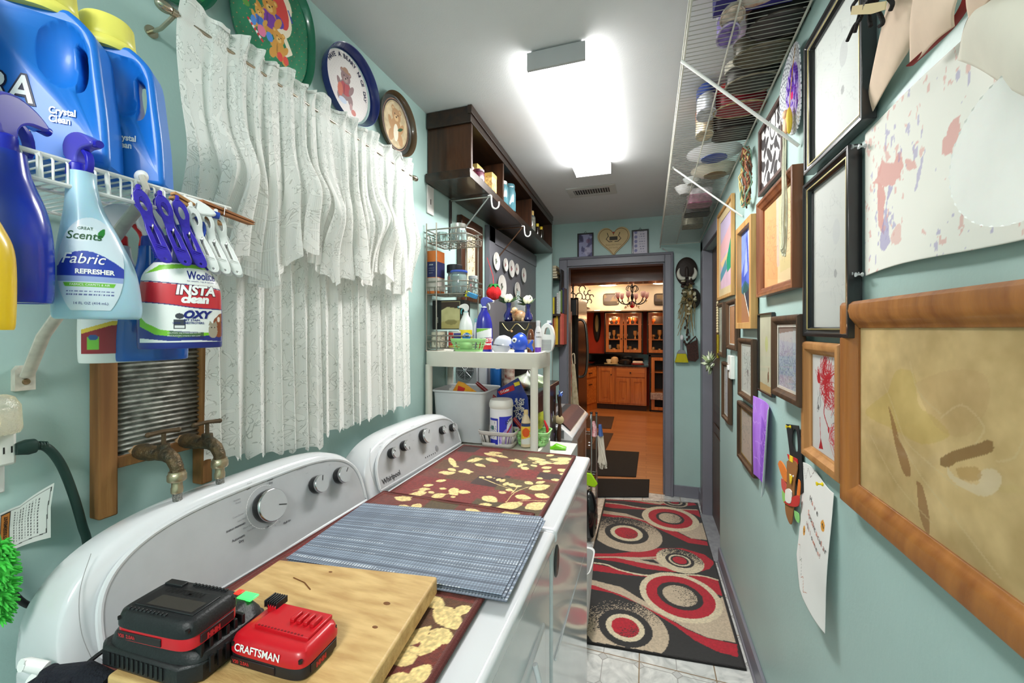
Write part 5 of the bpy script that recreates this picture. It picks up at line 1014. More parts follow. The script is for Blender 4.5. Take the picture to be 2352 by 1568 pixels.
# ---- loose papers and craft pieces
def sheet(name,label,cat,w,h,bg,place,res,draw=None,rough=.8,mask=None,group=None):
    cv=Cv(w,h,res,bg); 
    if draw: draw(cv)
    t=thing(name,label,cat,Vector([float(q) for q in place(np.array(w/2),np.array(0.))]),group=group)
    cvmesh('sheet',cv,place,vcm(rough),t,world=True,mask=mask(cv) if mask else None,sol=.0006); return t
def d_p(cv):
    cv.a+=(cv.noise(.05,3,3)-.5)[...,None]*70; cv.pol([(.05,0),(cv.w*.7,0),(cv.w*.75,cv.h*.6),(.06,cv.h*.8)],(110,50,180),.5); cv.put(cv.X>cv.w*.74,(232,230,234)); squig(cv,30,(196,150,230),0,cv.w*.7,0,cv.h,4,.002,.06,.6)
y1,z0=1.855,.866
sheet('painted_paper','purple painted paper with a white right edge pinned low on the right wall','paper',.20,.315,(166,110,214),lambda X,Y:(XR-.004-.022*np.clip(np.abs(X/.20-.5)*2,0,1)**2-.02*(1-Y/.315)*(X/.2),y1-X+.012*np.sin(Y*9)*(X<.1),z0+Y-.02*(X/.2)),.002,d_p)
# halloween note
W_,H_=.205,.345
def d_h(cv):
    z=[(.01,.32),(.03,.29),(.045,.315),(.07,.285),(.085,.33)]
    cv.line([(.01,.34),(.035,.30),(.05,.335),(.07,.315),(.095,.345)],.0006,(90,60,50)); cv.line([(.010,.09),(.03,.098),(.05,.06),(.062,.075),(.075,.03),(.09,.045),(.10,.015),(.12,.03)],.0008,(190,120,90)); cv.line([(.03,.098),(.05,.06),(.062,.075),(.075,.03)],.0008,(80,90,60))
    for x,y in ((.055,.155),(.165,.245)): cv.ell(x,y,.011,.014,(216,150,50)); cv.ell(x-.002,y+.002,.003,.003,(40,40,30)); cv.ell(x+.003,y-.002,.003,.003,(40,40,30))
    cv.a*=(.97+.05*cv.noise(.1,2))[...,None]
def hp(X,Y):
    s,q=X/W_,Y/H_; return (XR-.005-.010*np.sin(q*PI)*s-.012*np.sin(s*PI)*(1-q)-.018*(1-q)**3, 1.392-X*1.05+.004*np.sin(q*6), 1.062-H_+Y+.010*np.sin(s*5)+.05*np.clip(.5-s,0,1)*(1-q)**2)
hm=lambda cv:~(((cv.X<.075)&(cv.Y<.05*(1-cv.X/.075)+.0)))
t=sheet('halloween_note','white handwritten note with pumpkin stickers curling off the lower right wall','paper',W_,H_,(228,226,222),hp,.0022,d_h,mask=hm)
b=B(); fp=lambda x,y:Vector([float(q) for q in hp(np.array(x),np.array(y))])-Vector((.0012,0,0))
for i,(s_,x,y) in enumerate((('Have',.075,.255),('Spooktacular',.072,.213),('Halloween!',.070,.180))):
    for k,c in enumerate(s_): b.mi=(k*7+i)%3; text(b,c,.022 if i<2 else .019,fp,x+k*(.017 if i==0 else .0105),y-k*.0022)
add('handwriting',b,[mat((40,40,44),.6),mat((214,120,90),.6),mat((150,90,80),.6)],t,world=True,smooth=False)
def pinh(p,col,parent,name='push_pin'):
    T=Matrix.Translation(p)@Matrix.Rotation(-PI/2,4,'Y'); add(name,B().lathe([(.0045,0),(.0045,.002),(.002,.004),(.002,.009),(.0045,.011),(.0048,.013),(.001,.0135)],14,T),col,parent,world=True)
pinh(P(1890,1112,x=.40),mat((236,210,30),.3),t)
# turkey craft with pilgrim hat
t=thing('turkey_craft','cut paper turkey with black pilgrim hat and coloured feathers pinned to the right wall','decoration',(XR,1.50,.86))
def cut(name,pts,col,off,holes=(),x=.425,sm=3,m=None):
    c=curve([P(u,v,x=x)[1:] for u,v in pts]+[P(*pts[0],x=x)[1:]],sm)[:-1] if sm else [P(u,v,x=x)[1:] for u,v in pts]
    hs=[curve([P(u,v,x=x)[1:] for u,v in h]+[P(*h[0],x=x)[1:]],3)[:-1] for h in holes]
    b=B(); b.prism(c,.0022,lambda a,c_,d:(XR-.002-off-d,a,c_),hs); return add(name,b,m or mat(col,.8),t,world=True)
cut('hat',[(1802,973),(1830,977),(1836,1010),(1838,1060),(1842,1130),(1834,1135),(1815,1080),(1808,1020)],(24,24,26),.004,[[(1820,985),(1826,990),(1829,1030),(1825,1037),(1817,1025),(1816,1000)]],sm=0)
cut('feather',[(1785,1065),(1790,1057),(1800,1070),(1809,1095),(1808,1108),(1796,1098)],(230,128,48),.006); cut('feather',[(1792,1098),(1800,1105),(1806,1125),(1800,1132),(1793,1118)],(206,84,74),.005); cut('feather',[(1793,1127),(1800,1125),(1804,1150),(1800,1158),(1794,1145)],(150,206,110),.004); cut('feather',[(1832,1100),(1836,1110),(1834,1140),(1828,1140)],(230,120,40),.006); cut('feather',[(1803,1153),(1820,1143),(1838,1138),(1836,1162),(1818,1162)],(200,50,44),.012); cut('feather',[(1824,1172),(1834,1180),(1834,1200),(1826,1190)],(140,206,120),.008)
cut('body',[(1808,1060),(1815,1055),(1828,1060),(1832,1075),(1826,1110),(1824,1150),(1820,1195),(1815,1203),(1806,1180),(1804,1150),(1808,1110)],(150,98,50),.009); cut('face',[(1808,1125),(1815,1122),(1822,1130),(1820,1155),(1808,1150)],(234,228,220),.013); cut('beak',[(1817,1088),(1823,1096),(1819,1112)],(236,200,40),.013); cut('hat_band',[(1807,1042),(1830,1054),(1831,1065),(1810,1054)],(196,36,36),.007,sm=0); cut('buckle',[(1815,1045),(1822,1049),(1822,1062),(1815,1058)],(240,206,40),.010,sm=0)
for u in (1816,1822): add('eye',B().ell(P(u,1091 if u<1820 else 1093,x=XR-.016),(.002,.003,.003)),mat((230,230,230),.3),t,world=True)
pinh(P(1816,980,x=.425),mat((236,210,30),.3),t)
# blotch painting pinned at four corners, paper plate over it, loose sheets above
def d_b(cv):
    w,h=cv.w,cv.h; r=np.random.default_rng(8)
    def bl(pts,col,al): cv.pol([(pp[0]+r.normal()*.002,pp[1]+r.normal()*.002) for pp in curve([P2(*q) for q in pts+[pts[0]]],4)],col,al)
    P2=lambda u,v:(lambda p:(1.026-p.y,p.z-1.56))(P(u,v,x=.425))
    PK=(220,158,150); VL=(150,140,190)
    bl([(2020,365),(2045,385),(2060,365),(2075,385),(2062,420),(2040,430),(2000,425),(2010,405)],PK,.8); bl([(2010,420),(2030,450),(2025,500),(2030,540),(2015,520),(2012,480)],PK,.85); bl([(2080,375),(2100,380),(2105,395),(2085,400)],PK,.7); bl([(2165,330),(2195,280),(2205,300),(2195,345),(2170,365)],PK,.75); bl([(2050,540),(2070,520),(2075,560),(2055,565)],PK,.5); bl([(2280,190),(2310,200),(2320,215),(2290,225)],PK,.6)
    bl([(2040,430),(2050,440),(2035,480),(2045,560),(2025,580),(2020,560),(2030,500)],VL,.6); bl([(2115,375),(2125,350),(2112,430),(2105,440)],VL,.5); bl([(2058,360),(2070,350),(2062,380)],VL,.7)
    n=cv.noise(.012,21,1.6); n2=cv.noise(.09,22); cv.put((n>.70)&(n2>.42),PK,.55); n=cv.noise(.010,31,1.8); cv.put((n>.735)&(n2>.45),VL,.5)
t=sheet('blotch_painting','white paper with pink and violet paint blotches pinned up near the camera','painting',.62,.295,(238,237,228),lambda X,Y:(XR-.006-.012*np.sin(X*7)*np.clip(1-Y*3,0,1)-.03*np.clip(X-.30,0,1),1.026-X,1.56+Y*(1+.15*np.clip(X-.05,0,1))+.004*np.sin(X*12)),.0022,d_b)
for u,v in ((1974,335),(1989,335),(1972,628),(1982,630)): pinh(P(u,v,x=.427),mat((220,226,226),.1,trans=.5),t)
t=thing('paper_plate','white ruffled paper plate pinned over the blotch painting','plate',(XR-.05,.67,1.58))
c=P(2365,330,x=XR-.070); b=B(); rs=[]
for k_,dx in ((.04,.0),(.5,-.001),(.82,.002),(1.0,.012)): rs.append([c+Vector((-dx-.0012*(k_>.9)*math.cos(40*a),.092*k_*math.cos(a),.080*k_*math.sin(a))) for a in [2*PI*i/160 for i in range(160)]])
b.rings(rs); add('plate',b,mat((246,245,240),.85,sss=.1),t,world=True,ang=60); 
def quad(name,label,cps,col,m=None,bul=.01,cat='paper',rough=.85,group=None):
    C=[np.array(P(u,v,x=x)) for u,v,x in cps]; t=thing(name,label,cat,Vector(C[3]),group=group); b=B()
    def f(s,q): p=(C[0]*(1-s)+C[1]*s)*(1-q)+(C[3]*(1-s)+C[2]*s)*q; return p+np.array([-bul*math.sin(PI*s)*math.sin(PI*q)-bul*.3*math.sin(5*s+4*q),0,0])
    b.grid(24,24,f); add('sheet',b,m or mat(col,rough),t,world=True,sol=.0008); return t
PE=mat((234,208,184),.85,var=.06,scale=12)
quad('peach_paper','long peach paper strip hanging beside the upper black frame',[(2050,-40,.40),(2150,-60,.38),(2088,118,.415),(1976,300,.428)],0,PE,.006)
quad('peach_paper','peach paper sheet with a rolled red lower edge at the top right',[(2110,-60,.38),(2210,-60,.36),(2196,60,.385),(2085,152,.40)],0,PE,.012)
b=B(); t=thing('red_streamer','dark red curled paper edge hanging from the peach sheets','paper',P(2150,110,x=.40)); b.tube(curve([P(2090,150,x=.40),P(2140,105,x=.40),P(2185,60,x=.395),P(2220,5,x=.39),P(2228,-40,x=.39)],5),.0055,8,flat=.3); add('strip',b,mat((136,36,34),.7),t,world=True)
quad('peach_paper','peach paper flap in the very top right corner',[(2228,-60,.37),(2420,-60,.33),(2300,-20,.36),(2224,65,.385)],0,PE,.01)
quad('cream_paper','thin cream paper sheet curling down over the blotch painting at the right edge',[(2270,-30,.40),(2460,-80,.32),(2470,260,.34),(2190,140,.40)],0,mat((228,224,208),.8,var=.03,scale=10),.02)
# spider craft
t=thing('spider_craft','black pipe cleaner spider with a beige tag hanging at the top of the right wall','decoration',P(2000,60,x=.38))
b=B(); c=P(2003,-8,x=.375); b.ell(c,(.012,.022,.018)); add('body',b,mat((30,26,26),.95,bump=1,bs=400),t,world=True)
for L_ in ([(1985,20),(1975,45),(1962,60),(1946,94)],[(1978,20),(1970,50),(1963,75)],[(1996,25),(1997,45),(2000,60)],[(2012,20),(2022,35),(2028,52),(2020,60)],[(1968,0),(1958,15),(1960,30)],[(2040,-5),(2050,8),(2045,24)]): add('leg',B().tube(curve([P(u,v,x=.37) for u,v in L_],5),.0032,8),mat((34,30,30),.95,bump=1,bs=500),t,world=True)
add('tag',B().prism([P(u,v,x=.37)[1:] for u,v in ((1968,12),(2046,0),(2044,20),(2012,30),(1964,32))],.002,lambda a,c_,d:(.365-d,a,c_)),mat((206,186,140),.8),t,world=True)
b=B(); p0=P(1980,17,x=.362); text(b,'Jordan',.010,lambda x,y:Vector((.3625,p0.y-x,p0.z-.001+y+x*.02)),0,0,bold=.0003,shear=.3); add('handwriting',b,mat((30,26,24),.7),t,world=True,smooth=False)
# purple crystal plate, checkered plaque, twig wreath, yarn hanging
t=thing('crystal_plate','oval cut glass plate with purple glitter centre leaning under the wire shelf','plate',(XR-.02,1.49,2.08))
c=P(1814,206,x=XR-.03); cv=Cv(.20,.26,.0022,(214,218,224)); X,Y=(cv.X-.1)/.1,(cv.Y-.13)/.13; R2=X**2+Y**2; A=np.arctan2(Y,X)
cv.put((np.sin(A*44)*np.sin(np.sqrt(R2)*46)>.35)&(R2>.33),(96,100,112)); cv.put((np.sin(A*30+1)*np.sin(np.sqrt(R2)*30)>.6)&(R2>.33),(250,250,252)); cv.put(R2<.36,(196,180,226)); nn=cv.noise(.012,4,2); cv.put((R2<.34)&(nn>.48),(104,50,190)); cv.put((R2<.34)&(nn>.62),(70,30,140)); cv.line([(.04,.02),(.06,.08),(.075,.14),(.10,.20),(.13,.24)],.0035,(190,140,40)); cv.ell(.085,.12,.009,.011,(230,30,120))
cvmesh('dish',cv,lambda X,Y:(c.x+.012*(1-((X-.1)/.1)**2)-.03*(Y-.13),c.y+.1*.98-X*.95,c.z-.13+Y),vcm(.12,coat=.8),t,world=True,mask=(R2<1),sol=.003)
p=Pic('black and white checkered plaque with a brown lower edge beside the crystal plate',[(1745,280),(1803,215),(1750,443),(1803,380)],.014,.016,mat((84,58,50),.5),(226,226,224),.0025,name='checkered_plaque',glass=False,prof=0,yl=(1.83,1.535)); cv=p.cv
s_=.042; k=((cv.X/s_+.35*np.sin(cv.Y*60)).astype(int)+(cv.Y/s_+.35*np.sin(cv.X*60)).astype(int))%2; cv.put(k==0,(44,38,40)); w,h=cv.w,cv.h; cv.ell(w*.55,h*.86,.05,.07,(236,236,234)); cv.ell(w*.55,h*.86,.038,.056,(60,56,58)); cv.ell(w*.55,h*.86,.028,.045,(226,226,226)); p.done()
t=thing('twig_wreath','small twig and cord wreath hanging between the plaque and the watercolour','wreath',(XR-.03,2.10,2.02)); b=B(); c=P(1712,408,x=XR-.03); r=random.Random(4)
for i in range(26):
    a0=r.uniform(0,6.3); cc=[c+Vector((r.uniform(-.012,.012),(.065+r.uniform(-.015,.015))*math.cos(a0+k*.35),(.115+r.uniform(-.018,.018))*math.sin(a0+k*.35))) for k in range(9)]; b.mi=i%4; b.tube(curve(cc,2),.0032,5)
add('twigs',b,[mat((150,90,66),.8),mat((196,170,110),.8),mat((90,60,44),.8),mat((110,140,120),.8)],t,world=True,kind='stuff')
t=thing('yarn_hanging','long loops of cream yarn hanging from a small painted wooden doll by the plaque','hanging',(XR-.03,1.42,1.67)); 
for i in range(9):
    y=1.432+.016*math.sin(i*2.1); x=XR-.034-.004*(i%3); y2=1.428+.012*math.sin(i*1.7+1); add('strand',B().tube(curve([(x,1.425,2.05),(x,y,1.95),(x,y2,1.82),(x,1.430+.010*math.sin(i),1.72-.012*(i%4)),(x-.003,1.436+.008*math.cos(i),1.675+.01*(i%3))],4),.0022,6),mat((224,222,196),.9,bump=.6,bs=500),t,world=True)
b=B(); b.ell((XR-.035,1.425,2.065),(.008,.016,.026)).ell((XR-.035,1.425,2.10),(.009,.013,.014)); add('wooden_doll',b,mat((232,182,140),.5),t,world=True); b=B(); b.ell((XR-.030,1.412,2.075),(.008,.010,.04)); add('doll_hair',b,mat((236,200,60),.6),t,world=True)
t=thing('light_switch','white slim light switch box on the right wall between the small frames','switch',(XR,2.38,1.19)); add('box',B().box(XR-.022,XR,2.345,2.43,1.19,1.31),mat((228,228,222),.4),t,world=True,bev=.003); add('toggle',B().box(XR-.030,XR-.022,2.37,2.40,1.235,1.26),WHITE,t,world=True,bev=.002)
# ---------------------------------------------------------------- right wall: high wire shelf with tins
SZ=lambda y:2.434-.067*y
def SH(u,v,dz=0.):
    d=(-FP*ST+CT*(u-1176),FP*CT+ST*(u-1176),755-v); t=(2.434+dz-CAMZ)/(d[2]+.067*d[1]); return Vector((d[0]*t,d[1]*t,CAMZ+d[2]*t))
t=thing('wire_shelf','long white wire shelf high on the right wall loaded with tins and dishes','shelf',(.27,2.2,2.16))
b=B(); y=.75
while y<3.72: b.tube([(.115,y,SZ(y)-.028),(.113,y,SZ(y)),(XR-.004,y,SZ(y))],.0013,4); y+=.0185
add('deck_wires',b,mat((158,156,148),.4),t,world=True,kind='stuff')
b=B(); e0,e1=.72,3.73
for x,dz,r_ in ((.113,-.004,.0032),(.115,-.030,.0032),(.245,-.004,.0028),(XR-.010,-.004,.0036)): b.tube([(x,e0,SZ(e0)+dz),(x,e1,SZ(e1)+dz)],r_,8)
b.tube([(.113,e1,SZ(e1)-.004),(XR-.01,e1,SZ(e1)-.004)],.003); add('rail',b,mat((206,204,192),.4),t,world=True)
for a,c in (((1565,140),(1835,335)),((1545,385),(1705,497)),((1522,570),(1603,630))):
    q=SH(*a,-.028); w_=P(*c,x=XR-.006); add('brace',B().tube([q,q+(w_-q)*.03,w_],.0075,10,flat=.55),WW,t,world=True)
def tin(label,u,v,rx,ry,h,cols,shape='oval',cat='tin',name='storage_tin',group='tins on the high wire shelf'):
    c=SH(u,v,.006); h=min(h,ZC-c.z-.012); t=thing(name,label,cat,(c.x,c.y,SZ(c.y)+.004),rot=0,group=None)
    e=2 if shape=='oval' else 5; m1,m2,m3=[mat(q,.35,.15,var=.25,scale=30) for q in cols]
    add('base',B().loft([(0,0,0,rx*.96,ry*.96),(.004,0,0,rx,ry),(h*.62,0,0,rx,ry)],40,e),[m1],t); add('lid',B().loft([(h*.6,0,0,rx*1.03,ry*1.03),(h*.96,0,0,rx*1.03,ry*1.03),(h,0,0,rx*.97,ry*.97)],40,e),m2,t)
    add('bottom_rim',B().tube([(rx*math.copysign(abs(math.cos(a))**(2/e),math.cos(a)),ry*math.copysign(abs(math.sin(a))**(2/e),math.sin(a)),.0) for a in [2*PI*i/40 for i in range(40)]],.003,6,closed=True),m3,t)
DK=(62,54,48)
t=thing('card_box','dark blue patterned cardboard box at the near end of the high wire shelf','box',SH(1735,5)); c=SH(1735,5)
b=B(); b.box(c.x-.10,c.x+.10,c.y-.10,c.y+.045,SZ(c.y)+.012,2.432); add('carton',b,mat((44,40,120),.5),t,world=True); 
b=B(); b.prism(curve([(c.x-.07,c.y-.07),(c.x+.05,c.y-.09),(c.x+.07,c.y+.0),(c.x-.02,c.y+.03),(c.x-.07,c.y-.07)],4)[:-1],.001,lambda a,c_,d:(a,c_,SZ(c.y)+.0125-d-.001)); add('print',b,mat((226,220,210),.6,var=.3,scale=25,c2=(170,120,80)),t,world=True)
tin('dark oval tin, first behind the blue box on the high shelf',1790,55,.085,.060,.07,((52,46,44),(180,150,120),DK))
tin('brown grey oval tin, second along the high shelf',1757,124,.090,.062,.08,((92,84,66),(190,170,190),(120,112,90)))
tin('black oval tin with wire handle, third along the high shelf',1731,190,.090,.062,.08,((58,52,46),(214,206,190),(150,140,120)))
tin('dark red tin with a cream panel showing underneath',1700,250,.095,.062,.09,((150,34,44),(214,60,60),(196,176,130)))
tin('dark square tin behind the dark red one on the high shelf',1690,305,.090,.070,.10,((48,40,36),(90,80,70),DK),'sq')
tin('violet and white tin standing at the front edge beside the dark tins',1672,80,.030,.055,.075,((140,120,196),(230,226,236),(190,180,210)))
tin('cream tin with red marks at the front edge of the high shelf',1682,38,.030,.045,.075,((236,222,206),(220,90,70),(200,180,160)))
tin('white and blue tin at the front edge near the second brace',1622,262,.035,.06,.10,((226,228,236),(60,80,150),(200,200,210)))
tin('cream and orange small tin at the front edge after the blue one',1618,310,.035,.055,.11,((236,214,180),(210,120,80),(200,190,170)))
tin('pale pink box shaped tin near the end of the high shelf',1606,470,.07,.07,.09,((214,150,176),(230,220,226),(190,120,150)),'sq')
tin('black baking tin near the end of the high shelf',1600,492,.08,.07,.08,((40,40,42),(60,60,62),(90,90,90)),'sq'); tin('cream lidded box at the far end of the high shelf',1590,520,.07,.08,.10,((200,196,170),(220,216,200),(150,150,140)),'sq')
def dish(label,u,v,r,h,col,col2):
    c=SH(u,v,.004); t=thing('serving_dish',label,'dish',(c.x,c.y,SZ(c.y)+.003)); add('bowl',B().lathe([(r*.45,0),(r*.5,.002),(r*.85,h*.6),(r,h),(r*.97,h),(r*.8,h*.62),(r*.3,.006)],48),mat(col,.25,coat=.5),t); add('foot_ring',B().lathe([(r*.42,-.002),(r*.47,-.002),(r*.47,.004),(r*.42,.004)],40),mat(col2,.3),t)
dish('large white plate with blue rim on the high shelf beyond the second brace',1640,363,.125,.028,(232,232,236),(60,80,150)); dish('cream plate with brown underside leaning after the white plate',1642,402,.12,.03,(214,206,186),(120,96,60)); dish('small white bowl at the front edge of the high shelf',1572,446,.055,.045,(238,238,238),(160,160,160)); dish('small clear glass dish beside the white bowl on the high shelf',1588,422,.045,.03,(220,226,226),(170,170,170))
# ---------------------------------------------------------------- left far side: high cupboard
DW=wood((74,44,26),(34,22,16),.35,'z',2.2,coat=.25); DWY=wood((52,34,22),(26,19,15),.35,'y',2.2,coat=.3)
def xc(y): return -.737-(y-1.65)*.026
def slab(b,y0,y1,z0,z1,o=0,xa=-.955): b.hexa([Vector((x,y,z)) for z in (z0,z1) for y in (y0,y1) for x in (xa,xc(y)+o)])
t=thing('open_cupboard','dark brown open cupboard under the ceiling on the left wall holding jars and tins','cupboard',(-.85,2.5,2.115))
b=B(); slab(b,1.625,3.49,2.118,2.158,.004); add('bottom_board',b,DWY,t,world=True,bev=.002)
b=B(); slab(b,1.635,3.49,2.365,2.437,.004); b.hexa([Vector((x,y,z)) for z in (2.40,2.437) for y in (1.628,3.49) for x in (xc(y)-.01,xc(y)+.010)]); add('top_board',b,DWY,t,world=True,bev=.002)
for y in (1.648,2.10,2.74,3.472):
    b=B(); slab(b,y,y+.018,2.158,2.365,0); add('upright',b,DW,t,world=True,bev=.001)
add('back_panel',B().box(-.957,-.948,1.65,3.49,2.158,2.365),mat((40,32,28),.6),t,world=True)
SIL=mat((168,168,164),.3,.9); WHK=mat((226,226,222),.35)
for i,(a,c,d,e) in enumerate((((1006,438),(1126,424),(1126,437),(1047,503)),((1113,516),(1208,510),(1207,522),(1113,597)))):
    y=P(*c,x=-.735).y; t=thing('shelf_bracket',('nearer','farther')[i]+' metal bracket with a white hook under the dark cupboard','bracket',(-.85,y,1.9),group=None)
    x1=xc(y)+.008
    b=B(); b.tube([(-.955,y,2.108),(x1,y,2.108)],.0045,8).tube([(x1-.01,y,2.104),(-.950,y,2.108-(x1+.96)*1.02)],.0045,8); add('arm',b,SIL if i==0 else mat((90,64,48),.4,.6),t,world=True)
    b=B(); b.tube(curve([(x1-.012,y,2.112),(x1+.004,y,2.112),(x1+.006,y,2.085),(x1+.012,y,2.055),(x1+.030,y,2.045),(x1+.044,y,2.056),(x1+.046,y,2.078)],4),.0042,8); add('hook',b,WHK,t,world=True)
    add('wall_rail',B().box(-.958,-.950,y-.008,y+.008,1.86,2.11),mat((50,46,44),.5),t,world=True)
def jar(name,label,cat,x,y,z,r,h,m,ml,lid=.18,neck=.8,group=None,cont=None,capr=None):
    t=thing(name,label,cat,(x,y,z),group=group); hb=h*(1-lid)
    add('body',B().lathe([(r*.7,0),(r*.97,.002),(r,.006),(r,hb*.78),(r*.9,hb*.9),(r*neck,hb)],28),m,t)
    if ml is not None: q=(capr or neck)*1.06*r; add('lid',B().lathe([(q,hb-.002),(q*1.02,hb),(q*1.02,h*.98),(q*.95,h)],28),ml,t)
    if cont: add('contents',B().lathe([(r*.66,.003),(r*.93,.004),(r*.93,hb*cont[1])],24),cont[0],t)
    return t
GL=mat((206,222,220),.06,trans=.8,coat=.3); GLB=mat((110,170,184),.08,trans=.6,coat=.4)
zt=2.160
p=P(1096,412,x=-.75); t=thing('picture_book','small red and white book leaning at the near end of the cupboard','book',(p.x,p.y,zt)); add('cover',B().box(-.06,-.055,-.02,.09,0,.085),mat((196,60,54),.6,c2=(230,220,210),scale=30),t); add('pages',B().box(-.066,-.060,-.019,.089,.001,.084),WHITE,t)
p=P(1112,425,x=-.765); jar('jar','dark purple jar in the near bay of the cupboard','jar',-.775,1.82,zt,.030,.062,mat((90,34,56),.3,coat=.5),mat((70,24,46),.3),neck=.9)
for nm,x,y,h,w in (('tall cream flower patterned tin at the cupboard edge',-.775,1.965,.090,.028),('lower gold flower patterned tin behind the cream one',-.83,1.90,.115,.03)):
    t=thing('flower_tin',nm,'tin',(x,y,zt)); add('body',B().box(-w,w,-w*1.2,w*1.2,0,h),mat((220,196,128),.4,c2=(150,96,50),scale=60),t,bev=.003); add('lid',B().box(-w-.001,w+.001,-w*1.2-.001,w*1.2+.001,h*.82,h+.004),mat((196,166,96),.35,.3),t,bev=.003)
for nm,y,h in (('blue glass preserving jar beside the cupboard divider, nearer one',2.19,.135),('blue glass preserving jar, farther one with arched shoulders',2.33,.165),): jar('glass_jar',nm,'jar',-.790,y,zt,.040,h,GLB,mat((176,180,170),.3,.8) if y<2.3 else GLB,.14)
jar('glass_bottle','cork stoppered glass bottle of shells in the far bay of the cupboard','bottle',-.795,2.85,zt,.030,.15,GL,mat((226,190,120),.8),.2,.55,cont=(mat((206,176,120),.8,c2=(120,80,50),scale=80),.85))
for nm,y,x in (('small brown bottle with yellow cap in the cupboard, nearer one',3.02,-.795),('small brown bottle with yellow cap in the cupboard, farther one',3.12,-.79)): jar('small_bottle',nm,'bottle',x,y,zt,.018,.10,mat((40,32,24),.15,coat=.5),mat((226,196,50),.4),.22,.6)
t=thing('cover_plate','white blank wall plate beside the cupboard end','plate',(XL,1.66,1.98)); a=P(981,430,x=-.955); c=P(996,488,x=-.955); add('plate',B().box(XL,XL+.007,a.y,c.y-.0,1.985,2.115),mat((224,222,218),.5),t,world=True,bev=.002); add('slot',B().box(XL+.007,XL+.0075,(a.y+c.y)/2-.003,(a.y+c.y)/2+.003,2.03,2.055),BLACK,t,world=True)
# framed writing, panel with plates
y0=P(1052,560,x=-.95).y; y1=P(1102,560,x=-.95).y
t=thing('framed_picture','dark wooden frame with a cream sheet of brush writing behind the wire rack','picture',(XL,(y0+y1)/2,1.55)); b=B(); o=[(y0,1.60),(y1,1.60),(y1,2.06),(y0,2.06)]; k=.075; b.prism(o,.03,lambda a,c_,d:(XL+.002+d,a,c_),[[(y0+k,1.60+k),(y1-k,1.60+k),(y1-k,2.06-k),(y0+k,2.06-k)]]); add('moulding',b,DW,t,world=True,bev=.006)
cv=Cv(y1-y0-2*k,.31,.003,(222,204,166)); squig(cv,24,(60,44,34),.01,cv.w-.01,.03,.29,4,.0018,.03,.9); cvmesh('picture',cv,lambda X,Y:(XL+.012+0*X,y0+k+X,1.60+k+Y),vcm(.7),t,world=True)
y0=P(1116,600,x=-.95).y; y1=3.48
st('door_2',B().box(XL+.002,XL+.03,y0,y1,.0,2.10).box(XL+.03,XL+.036,y0,y0+.10,0,2.1).box(XL+.03,XL+.036,y0,y1,2.0,2.1),mat((104,104,110),.4),bev=.003)
for i,(u,v,r,l) in enumerate(((1139,600,.058,'white plate with green sprig, leftmost on the grey panel'),(1160,608,.045,'small flowered plate, second on the grey panel'),(1174,617,.062,'white plate with a rose, third on the grey panel'),(1186,618,.042,'small flowered plate, fourth on the grey panel'),(1202,632,.058,'flowered plate, rightmost on the grey panel'),(1152,658,.078,'larger white plate in the lower row above the vases'),(1187,668,.066,'pale plate in the lower row beside the blue vase'))):
    c=P(u,v,x=-.92); t=thing('decorative_plate',l,'plate',(-.925,c.y,c.z-r)); M_=Matrix.Translation((-.925,c.y,c.z))@Matrix.Rotation(PI/2,4,'Y'); add('plate',B().lathe([(.001,.0),(r*.6,.001),(r*.75,.005),(r,.010),(r*1.0,.013),(r*.75,.008),(.001,.004)],36,M_),mat((224,222,216),.25,coat=.4),t,world=True)
    b=B(); b.mi=0
    for k in range(5): b.lathe([(.001,.0092),(r*.11,.0092),(r*.11,.0097),(.001,.0097)],8,Matrix.Translation((-.925,c.y+r*.16*math.cos(k*2.1)*(k>0),c.z+r*.22*math.sin(k*2.1)))@Matrix.Rotation(PI/2,4,'Y'))
    add('flower_print',b,mat((170,80,90) if i in (1,2,3,4) else (120,130,110),.4),t,world=True,smooth=False)
# ---------------------------------------------------------------- white plastic shelf unit
PLW=mat((222,218,206),.5,var=.03)
YS,YB2=1.605,1.86; XA,XBb=-.957,-.418
t=thing('plastic_shelf','white plastic shelf unit behind the washing machine loaded with cleaning bottles','shelf',(-.69,1.73,0))
def tabletop(z0,z1):
    b=B(); b.loft([(z0,(XA+XBb)/2,(YS+YB2)/2,(XBb-XA)/2-.004,(YB2-YS)/2-.004),(z0+.01,(XA+XBb)/2,(YS+YB2)/2,(XBb-XA)/2,(YB2-YS)/2),(z1-.002,(XA+XBb)/2,(YS+YB2)/2,(XBb-XA)/2,(YB2-YS)/2),(z1,(XA+XBb)/2,(YS+YB2)/2,(XBb-XA)/2-.004,(YB2-YS)/2-.004),(z1,(XA+XBb)/2,(YS+YB2)/2,(XBb-XA)/2-.012,(YB2-YS)/2-.012),(z1-.008,(XA+XBb)/2,(YS+YB2)/2,(XBb-XA)/2-.014,(YB2-YS)/2-.014)],64,9); return b
for z0,z1 in ((1.283,1.352),(.893,.945),(.45,.50),(.06,.11)): add('deck',tabletop(z0,z1),PLW,t,world=True)
for x,y in ((XA+.020,YS+.022),(XBb-.024,YS+.022),(XA+.020,YB2-.022),(XBb-.022,YB2-.022)):
    b=B(); b.cyl((x,y,0),(x,y,1.290),.0165,.0160,24); add('leg',b,PLW,t,world=True)
ZT=1.3445
